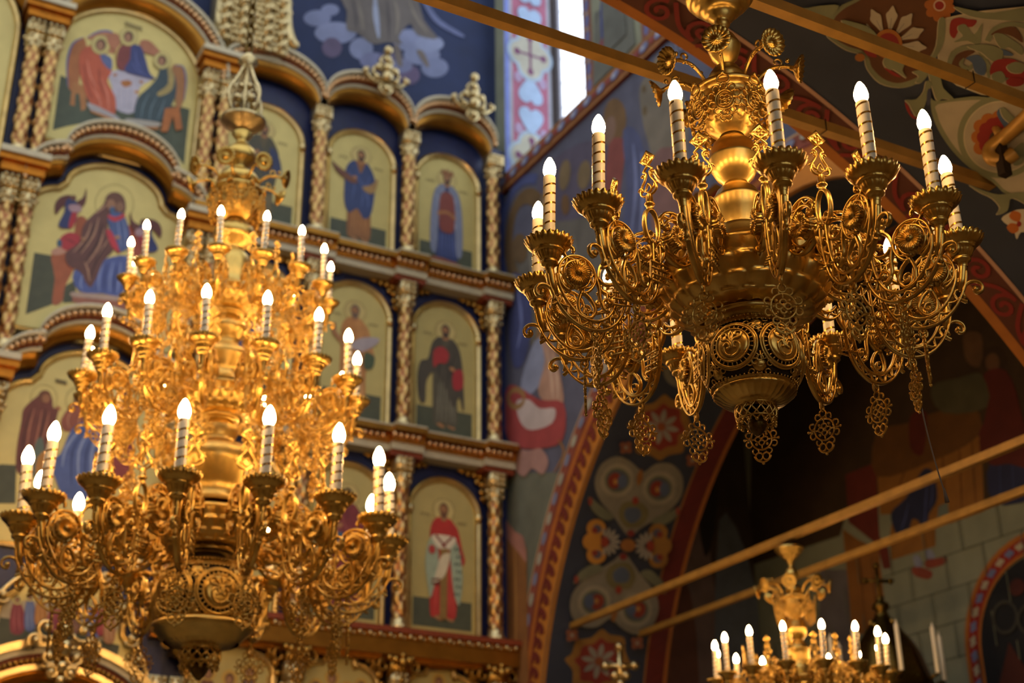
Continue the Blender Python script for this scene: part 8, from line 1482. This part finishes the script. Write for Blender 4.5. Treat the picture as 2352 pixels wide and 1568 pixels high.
def column_top(root, z, s, cs=1.0):
    """canopy-to-bowl column of the single tier chandeliers; z = rim height, all offsets scaled by s"""
    P = lambda name, prof, n=48, mat='brass_smooth': lathe_part(root, name, [(r*s, z+q*s) for r, q in prof], mat, n)
    P('canopy', [(0.03, 1.705), (0.15, 1.70), (0.185, 1.68), (0.19, 1.66), (0.18, 1.645), (0.165, 1.64), (0.165, 1.625), (0.14, 1.60), (0.115, 1.59), (0.118, 1.575), (0.09, 1.55), (0.07, 1.54), (0.072, 1.525), (0.045, 1.505), (0.04, 1.49), (0.045, 1.48), (0.035, 1.465), (0.028, 1.45)])
    P('stem_knop', [(0.028, 1.47), (0.03, 1.43), (0.06, 1.40), (0.088, 1.345), (0.092, 1.33), (0.088, 1.315), (0.07, 1.26), (0.04, 1.225), (0.028, 1.21)])
    P('stem_cup', [(0.028, 1.22), (0.03, 1.205), (0.07, 1.185), (0.098, 1.14), (0.103, 1.125), (0.10, 1.11), (0.085, 1.06), (0.06, 1.04)])
    P('crown_plate', [(0.06, 1.045), (0.15, 1.04), (0.20, 1.025), (0.205, 1.01), (0.19, 1.0), (0.15, 0.985), (0.175, 0.94), (0.165, 0.88), (0.12, 0.80), (0.075, 0.765), (0.065, 0.755)])
    P('column_ball', [(0.06, 0.765), (0.065, 0.74), (0.07, 0.735), (0.10, 0.71), (0.125, 0.66), (0.13, 0.62), (0.134, 0.615), (0.13, 0.605), (0.125, 0.56), (0.10, 0.51), (0.07, 0.48), (0.06, 0.465)])
    P('column_bell', [(0.06, 0.475), (0.064, 0.455), (0.08, 0.44), (0.105, 0.415), (0.12, 0.385), (0.136, 0.365), (0.14, 0.355), (0.134, 0.345), (0.13, 0.28), (0.128, 0.21), (0.125, 0.19)])
    P('column_collar', [(0.12, 0.20), (0.128, 0.185), (0.132, 0.17), (0.13, 0.15), (0.15, 0.11), (0.2, 0.06), (0.30, -0.01)])
    inst(BOWL, 'scaled_bowl', root, M=Matrix.Translation((0, 0, z-0.045*s)) @ Matrix.Diagonal((1.04, 1.04, 1.0, 1)) @ Matrix.Diagonal((s, s, s, 1)))
    P('lower_neck', [(0.11, -0.27), (0.10, -0.30), (0.09, -0.32), (0.12, -0.335), (0.16, -0.345)])
    base_ball(root, z-0.545*s, s)
    crown(root, z+0.99*s, s*cs, 0.0)

random.seed(11)
# near chandelier, in focus
C1P = (4.14, 5.0); Z1 = 4.955
ch = thing('chandelier', 'single-tier gilt brass chandelier hanging in focus under the near flowered arch', 'chandelier', (C1P[0], C1P[1], 4.02))
column_top(ch, Z1-4.02, 1.0)
arm_ring(ch, 4.896-4.02, 0.933, math.radians(1.33), 0.41)
b = MB(); b.tube(smooth([(0.80, -0.28, Z1-4.02-0.52), (0.81, -0.285, Z1-4.02-0.75), (0.83, -0.29, Z1-4.02-0.95), (0.87, -0.30, Z1-4.02-1.19)], 6), 0.004, 5); b.tube([(0.865, -0.30, Z1-4.02-1.15), (0.875, -0.30, Z1-4.02-1.22)], [0.006, 0.013], 6)
b.build('loose_cable', 'cable', ch)
# far chandelier on the side rod
C3P = (9.28, 10.88); Z3 = 4.40
ch = thing('chandelier', 'small far chandelier hanging from the thin rod inside the great side arch', 'chandelier', (C3P[0], C3P[1], Z3-0.72))
column_top(ch, 0.72, 0.775, 1.2); arm_ring(ch, 0.70, 0.74, math.radians(5), 0.41)
# great three-tier chandelier
C2P = CH2; ZB = 3.95
ch = thing('chandelier', 'great three-tier gilt chandelier hanging on a chain before the icon screen', 'chandelier', (C2P[0], C2P[1], ZB))
for zz, s, ph, L in ((7.283, 0.787, 6, 0.41), (6.329, 1.03, 4.9, 0.345), (5.068, 1.322, 3.5, 0.345)): arm_ring(ch, zz-ZB, s, math.radians(ph), L)
P = lambda name, prof, n=48, mat='brass_smooth', mod=None: lathe_part(ch, name, [(r, z-ZB) for r, z in prof], mat, n, mod)
P('stem_knop', [(0.03, 9.1), (0.10, 9.08), (0.05, 9.05), (0.05, 9.02), (0.10, 8.98), (0.05, 8.91), (0.05, 8.88), (0.13, 8.80), (0.15, 8.74), (0.13, 8.68), (0.06, 8.62), (0.07, 8.58), (0.17, 8.52), (0.20, 8.46), (0.17, 8.40), (0.10, 8.37)])
P('crown_plate', [(0.10, 8.38), (0.24, 8.36), (0.25, 8.33), (0.2, 8.3), (0.2, 8.2), (0.14, 8.1), (0.09, 8.06)])
crown(ch, 8.33-ZB, 1.15, 0.2)
P('column_ball', [(0.08, 8.07), (0.09, 8.03), (0.17, 7.97), (0.19, 7.90), (0.17, 7.83), (0.09, 7.77), (0.09, 7.74), (0.15, 7.68), (0.16, 7.6), (0.15, 7.45), (0.16, 7.38), (0.26, 7.32)])
for zz, s in ((7.30, 0.72), (6.34, 0.85), (5.22, 1.06)): inst(BOWL, 'scaled_bowl', ch, M=Matrix.Translation((0, 0, zz-ZB)) @ Matrix.Diagonal((s, s, s, 1)))
P('middle_column', [(0.10, 7.12), (0.11, 7.05), (0.17, 7.0), (0.18, 6.92), (0.12, 6.86), (0.11, 6.80), (0.19, 6.74), (0.20, 6.66), (0.13, 6.58), (0.14, 6.48), (0.2, 6.42), (0.3, 6.38)])
P('lower_column', [(0.12, 6.13), (0.13, 6.06), (0.18, 6.0), (0.15, 5.93), (0.15, 5.88), (0.30, 5.82), (0.34, 5.74), (0.33, 5.66), (0.24, 5.5), (0.2, 5.4), (0.34, 5.30)])
P('lower_neck', [(0.12, 4.98), (0.1, 4.93), (0.13, 4.86), (0.3, 4.80)])
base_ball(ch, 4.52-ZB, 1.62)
P('lower_rim', [(0.36, 4.34), (0.40, 4.32), (0.41, 4.29), (0.37, 4.26), (0.30, 4.18)], mod=None, n=64)
# hook lantern and chain above it
b = MB()
for k in range(4):
    a = k*PI/2+0.4; Q = lambda r, z: (r*math.cos(a), r*math.sin(a), z-ZB)
    b.tube([Q(*q) for q in smooth([(0.03, 9.12), (0.16, 9.2), (0.2, 9.38), (0.12, 9.55), (0.05, 9.72), (0.03, 9.8)], 5)], 0.018, 6)
    b.ball(Q(0.09, 9.35), 0.05, 6, 4); b.ball(Q(0.06, 9.5), 0.035, 6, 4)
b.lathe([(0.03, 9.0-ZB), (0.2, 9.1-ZB), (0.22, 9.13-ZB), (0.05, 9.16-ZB), (0.04, 9.75-ZB), (0.10, 9.80-ZB), (0.03, 9.9-ZB)], 24)
b.build('hook_lantern', 'gold_pale', ch)
lk = MB()
lk.tube([(0.035*math.cos(t), 0, 0.075*math.sin(t)) for t in [2*PI*i/14 for i in range(14)]], 0.014, 6, True); LINK = lk.mesh('chain_link', 'bronze_dark')
for k in range(46): inst(LINK, 'chain_link', ch, M=Matrix.Translation((0, 0, 9.95-ZB+0.115*k)) @ Matrix.Rotation(PI/2*(k % 2)+0.4, 4, 'Z'))
# ------------------------------------------------------------------ wall paintings
def on_a1(s, y, d): t = s/A1R; return (A1X+(A1R-d)*math.cos(t), y, A1Z+(A1R-d)*math.sin(t))
def on_a2(s, x, d):
    t = s/A2R
    if t <= PI/2: return (x, A2Y+(A2R-d)*math.cos(t), A2Z+(A2R-d)*math.sin(t))
    return (x, A2Y+(A2N-d)*math.cos(t), A2Z+(A2R-d)*math.sin(t))
def note(o, label): o['label'] = label; return o
# near arch soffit
P = Paint(0.0006, 0.12)
s0, s1 = A1R*t0, A1R*(PI-t0)
def band(P, a, b_, col, lo, hi, n=40):
    P.line([(lo+(hi-lo)*i/n, (a+b_)/2) for i in range(n+1)], abs(b_-a), col, sm=False)
for (a, b_, c) in ((6.56, 6.65, '#a8641c'), (6.30, 6.56, '#55260f'), (6.265, 6.30, '#b58a70'), (3.9, 4.0, '#a8641c'), (4.0, 4.27, '#55260f')): band(P, a, b_, c, s0, s1)
k = 0; s = s0+0.1
while s < s1:
    g = 1 if k % 2 == 0 else -1; yc = 6.43+0.02*g
    P.line(spiral(s, yc, 0.115, 0.015, -90*g, -90*g+g*520, 20), 0.035, '#7e1d12', sm=False); P.line([(s+0.02, yc-0.115*g), (s+0.16, yc-0.06*g), (s+0.3, yc+0.1*g)], 0.035, '#7e1d12')
    s += 0.34; k += 1
note(P.build('border_scrolls', on_a1, 'fresco', arch_nave), 'red running scroll border')
note(draw(Paint(0.0006, 0.12), SOFFA1).build('painted_flowers', on_a1, 'fresco', arch_nave, base=0.006), 'painted flowers, leaves and rings')
# the same scrollwork turned half a turn, and both again on the far haunch
def moved(data, fn): return [(it[0], it[1], [fn(*q) for q in it[2]]) if len(it) == 3 else (it[0], it[1], it[2], [fn(*q) for q in it[3]]) for it in data]
turn = lambda s, y: (2*6.86-s, 2*5.03-y); flip = lambda s, y: (PI*A1R-s, y)
for data in (moved(SOFFA1, turn), moved(SOFFA1, flip), moved(moved(SOFFA1, turn), flip)):
    draw(Paint(0.0006, 0.12), data).build('painted_flowers', on_a1, 'fresco', arch_nave, base=0.004)
# side arch soffit
P = Paint(0.0006, 0.12); hi = A2R*PI/2*1.9
for (a, b_, c) in ((8.95, 9.0, '#a86e28'), (10.44, 10.47, '#8a5a28'), (10.47, 10.74, '#5e1a12'), (10.74, 10.8, '#9a5a20')): band(P, a, b_, c, 0, hi)
for i in range(40): P.line([(0.2+i*0.38, 10.52), (0.34+i*0.38, 10.69)], 0.05, '#6e2418', taper=True, sm=False)
P.build('border_bands', on_a2, 'fresco', arch_side)
note(draw(Paint(0.0006, 0.12), SOFFA2).build('painted_scrolls', on_a2, 'fresco', arch_side, base=0.006), 'painted owl-like double scrolls, flowers and star medallions')
# archivolt on the wall face
P = Paint(0.0004); full = lambda dr: a2path(dr, 40)
def rim(r0, r1, c):
    a, q = full(r0), full(r1); P.items.append((a+q, [t for i in range(len(a)-1) for t in ((i, i+1, len(a)+i+1), (i, len(a)+i+1, len(a)+i))], lin(c)))
rim(0.0, 0.30, '#c07a26'); rim(0.30, 0.42, '#b0641e'); rim(0.42, 0.62, '#8c4a38'); rim(0.42, 0.445, '#6a1c12'); rim(0.62, 0.645, '#c0a078')
for i in range(46):
    t = 0.03+i*0.033; rr = A2R+0.30; Q = lambda r, o: (A2Y+r*math.cos(t+o), A2Z+r*math.sin(t+o))
    P.fill([Q(rr, 0.0), Q(rr, 0.033), Q(rr-0.05, 0.033), Q(rr-0.14, 0.031), Q(rr-0.22, 0.022), Q(rr-0.23, 0.011), Q(rr-0.15, 0.006), Q(rr-0.1, 0.013), Q(rr-0.13, 0.019), Q(rr-0.09, 0.017), Q(rr-0.06, 0.008)], '#6e2210')
    if i % 1 == 0 and i < 40:
        t = 0.04+i*0.045; P.ell(*[A2Y+(A2R+0.53)*math.cos(t), A2Z+(A2R+0.53)*math.sin(t)], 0.05, 0.09, '#7f84a0' if i % 2 else '#a9a592', rot=math.degrees(t)); 
P.build('archivolt', lambda a, c, d: (XR-d, a, c), 'fresco', wall_right, base=0.008)
draw(Paint(0.0004), WALLR).build('fresco_figures', lambda a, c, d: (XR-d, a, c), 'fresco', wall_right, base=0.003)
draw(Paint(0.0004), EASTW).build('cloud_painting', lambda a, c, d: (a, 16.45-d, c), 'fresco', wall_east)
# cornice band pattern, window borders, painted jamb
P = Paint(0.0004)
for y0, y1, z0, z1 in ((6.65, 16.45, 12.55, 12.83),):
    P.fill([(y0, z0), (y1, z0), (y1, z1), (y0, z1)], '#8c5636', False)
    P.line([(y0, z0+0.03), (y1, z0+0.03)], 0.035, '#a5733c', False); P.line([(y0, z1-0.03), (y1, z1-0.03)], 0.035, '#a5733c', False)
    for i in range(28):
        y = 6.8+i*0.345; P.ell(y, 12.69, 0.1, 0.06, '#8088b0', rot=-10); P.ell(y+0.17, 12.69, 0.045, 0.045, '#9a4a4a'); P.ell(y+0.03, 12.70, 0.04, 0.03, '#b8bccc')
P.build('band_pattern', lambda a, c, d: (XR-0.05-d, a, c), 'fresco', trim_1, base=0.003)
P = Paint(0.0004)
for y0, y1 in ((13.62, 13.85), (12.2, 12.42)):
    P.fill([(y0, 12.83), (y1, 12.83), (y1, 18), (y0, 18)], '#8a5a48', False)
    for i in range(18): P.ell((y0+y1)/2, 13.0+i*0.27, 0.055, 0.1, '#6c74a8'); P.ell((y0+y1)/2, 13.13+i*0.27, 0.04, 0.04, '#a89a90')
P.fill([(12.75, 13.2), (13.3, 13.2), (13.3, 18), (12.75, 18)], '#6a6c64', False); P.fill([(12.85, 14.0), (13.15, 14.3), (13.2, 15.2), (12.9, 15.4), (12.8, 14.8)], '#424c92'); P.fill([(12.8, 13.6), (13.0, 13.9), (12.9, 14.2), (12.75, 14.0)], '#8a4450')
P.build('window_border', lambda a, c, d: (XR-d, a, c), 'fresco', wall_upper)
P = Paint(0.0004); x0 = XR
P.fill([(x0, 12.83), (x0+0.95, 12.83), (x0+0.95, 18.5), (x0, 18.5)], '#8f919e', False); P.fill([(x0+0.14, 12.83), (x0+0.78, 12.83), (x0+0.78, 18.5), (x0+0.14, 18.5)], '#96566e', False); P.fill([(x0, 12.83), (x0+0.08, 12.83), (x0+0.08, 18.5), (x0, 18.5)], '#6a78b8', False); P.fill([(x0+0.84, 12.83), (x0+0.95, 12.83), (x0+0.95, 18.5), (x0+0.84, 18.5)], '#3a3030', False)
cxj = x0+0.46
for zc in (13.28, 15.2, 17.1):
    for a, r in ((0, .2), (90, .2), (180, .2), (270, .2)): P.ell(cxj+0.17*math.cos(math.radians(a)), zc+0.24*math.sin(math.radians(a)), 0.25, 0.27, '#93a4b8')
    for a, r in ((0, .2), (90, .2), (180, .2), (270, .2)): P.ell(cxj+0.16*math.cos(math.radians(a)), zc+0.22*math.sin(math.radians(a)), 0.2, 0.22, '#a5a294')
    P.ell(cxj, zc, 0.2, 0.25, '#a5a294'); P.line([(cxj-0.24, zc), (cxj+0.24, zc)], 0.045, '#6a3a5c', False); P.line([(cxj, zc-0.33), (cxj, zc+0.33)], 0.045, '#6a3a5c', False)
    for a in range(4): P.ell(cxj+0.24*math.cos(a*PI/2), zc+0.32*math.sin(a*PI/2), 0.055, 0.065, '#6a3a5c')
    for sgn in (1, -1):
        zz = zc+0.96+sgn*0.22; P.fill([(cxj, zz+sgn*0.3), (cxj-0.2, zz+sgn*0.05), (cxj-0.2, zz-sgn*0.12), (cxj-0.08, zz-sgn*0.18), (cxj, zz-sgn*0.12), (cxj+0.08, zz-sgn*0.18), (cxj+0.2, zz-sgn*0.12), (cxj+0.2, zz+sgn*0.05)], '#93a8c6')
        for q in (-1, 1): P.ell(cxj+q*0.22, zz+sgn*0.26, 0.07, 0.1, '#9a86a4')
P.build('jamb_painting', lambda a, c, d: (a, 16.15-d, c), 'fresco', wall_upper)
# aisle walls
P = draw(Paint(0.0004), SIDEW)
P2 = Paint(0.0004)
for i in range(10): P2.line([(5, 3.2+i*0.42), (15.9, 3.2+i*0.42)], 0.02, '#686a58', False)
for i in range(22):
    for r in range(9): P2.line([(6.0+i*0.62+0.31*(r % 2), 3.2+r*0.42), (6.0+i*0.62+0.31*(r % 2), 3.62+r*0.42)], 0.016, '#6c6e5c', False)
P2.build('masonry_lines', lambda a, c, d: (XN-d, a, c), 'fresco', wall_side, base=0.002)
P.build('fresco_figures', lambda a, c, d: (XN-d, a, c), 'fresco', wall_side, base=0.005)
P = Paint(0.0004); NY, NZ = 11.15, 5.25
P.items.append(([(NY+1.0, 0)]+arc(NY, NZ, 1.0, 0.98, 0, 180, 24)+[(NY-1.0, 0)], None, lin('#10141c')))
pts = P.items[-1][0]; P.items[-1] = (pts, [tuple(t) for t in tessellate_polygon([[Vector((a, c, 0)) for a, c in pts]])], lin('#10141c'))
AR = lambda r: [(NY+r, 0), (NY+r, 3)]+arc(NY, NZ, r, r, 0, 180, 24)+[(NY-r, 3), (NY-r, 0)]
P.line(AR(1.03), 0.06, '#b06a24', False); P.line(AR(1.12), 0.16, '#962a1c', False); P.line(AR(1.23), 0.06, '#b06a24', False)
for i in range(24):
    t = math.radians(-4+i*7.8) if i > 5 else 0
    if i <= 5: q = (NY+1.12, NZ-0.17*(6-i))
    else: q = (NY+1.12*math.cos(math.radians((i-6)*9)), NZ+1.12*math.sin(math.radians((i-6)*9)))
    P.ell(*q, 0.035, 0.075, '#b8ac92' if i % 2 else '#747ca4', rot=(0 if i <= 5 else (i-6)*9)+18); P.ell(*q, 0.06, 0.022, '#b8ac92' if i % 2 else '#747ca4', rot=(0 if i <= 5 else (i-6)*9)+30)
P.fill([(NY+0.55, 4.2), (NY+0.85, 4.75), (NY+0.55, 5.3), (NY+0.25, 4.75)], '#4a1c12', False); P.ring(NY+0.55, 5.6, 0.16, 0.2, '#3a3a34'); P.ring(NY+0.2, 5.5, 0.14, 0.18, '#3a3a34'); P.ell(NY+0.3, 5.9, 0.12, 0.1, '#4a1c16')
P.build('niche_border', lambda a, c, d: (XN-d, a, c), 'fresco', wall_side, base=0.02)
P = Paint(0.0004)
P.fill([(10.8, 4), (12.2, 4), (12.4, 7.5), (11.6, 8.6), (10.8, 7.4)], '#7a6660'); P.fill([(11.0, 5), (11.9, 4.6), (12.0, 6.8), (11.3, 7.6), (11.0, 6.6)], '#6a4438'); P.fill([(12.3, 4), (13.2, 4), (13.2, 7), (12.6, 8)], '#6a7078'); P.fill([(12.3, 7.4), (12.6, 8.3), (12.5, 9.4), (12.2, 8.8)], '#2c2420'); P.fill([(11.2, 7.4), (11.8, 7.6), (11.8, 9.0), (11.3, 9.0)], '#6a5448')
P.build('fresco_figures', lambda a, c, d: (a, 16.3-d, c), 'fresco', wall_aisle)
# ------------------------------------------------------------------ things half seen at the lower right
t = thing('unlit_chandelier', 'dark bronze unlit chandelier topped by a cross, behind the small far chandelier', 'chandelier', (11.6, 12.1, 4.7))
b = MB(); b.lathe([(0.05, 1.05), (0.04, 1.0), (0.09, 0.97), (0.1, 0.92), (0.06, 0.88), (0.1, 0.8), (0.2, 0.66), (0.3, 0.52), (0.36, 0.4), (0.42, 0.2), (0.48, 0.0), (0.3, -0.05)], 28, lambda r, z, q, i: (r*(1+0.05*math.cos(9*q)*(r > 0.15)), z)); b.build('body', 'bronze_dark', t)
b = MB(); b.tube([(0, 0, 1.0), (0, 0, 1.4)], 0.022, 6); b.tube([(-0.13, 0.06, 1.24), (0.13, -0.06, 1.24)], 0.022, 6)
for q in ((0, 0, 1.42), (-0.14, 0.065, 1.24), (0.14, -0.065, 1.24)): b.ball(q, 0.04, 6, 4)
b.build('cross', 'bronze_dark', t)
b = MB()
for k in range(40): a = 2*PI*k*0.382; r = 0.12+0.33*k/40; z = 0.78-0.78*k/40; b.ball((r*math.cos(a)*1.03, r*math.sin(a)*1.03, z), 0.03, 6, 4)
ob = b.build('bosses', 'brass', t); ob['kind'] = 'stuff'
sl = MB(); sl.lathe([(0.026, 0), (0.026, 0.5), (0.012, 0.52), (0.004, 0.56)], 10); ml = sl.mesh('unlit_candle', 'candle_sleeve')
for k in range(8):
    a = k*PI/4+0.25; o = inst(ml, 'unlit_candle', t, (0.62*math.cos(a), 0.62*math.sin(a), 0.08)); q = MB(); q.tube([(-0.15*math.cos(a), -0.15*math.sin(a), -0.06), (0, 0, 0.0)], 0.02, 6); q.build('branch', 'bronze_dark', o)
t = thing('cross_standard', 'gilded cross on a tall pole before the painted arch', 'cross', (9.55, 14.5, 0))
b = MB(); b.tube([(0, 0, 0), (0, 0, 5.0)], 0.03, 10); b.lathe([(0.25, 0), (0.25, 0.04), (0.1, 0.1), (0.03, 0.2)], 20); b.build('pole', 'rod_gilt', t)
b = MB(); b.tube([(0, 0, 4.95), (0, 0, 5.42)], 0.04, 8); b.tube([(-0.13, 0.08, 5.22), (0.13, -0.08, 5.22)], 0.035, 8)
for q in ((0, 0, 5.45), (-0.15, 0.09, 5.22), (0.15, -0.09, 5.22), (0, 0, 5.0), (0.06, -0.03, 5.1), (-0.06, 0.03, 5.1)): b.ball(q, 0.06, 8, 5)
b.build('cross_head', 'gold_frame', t)
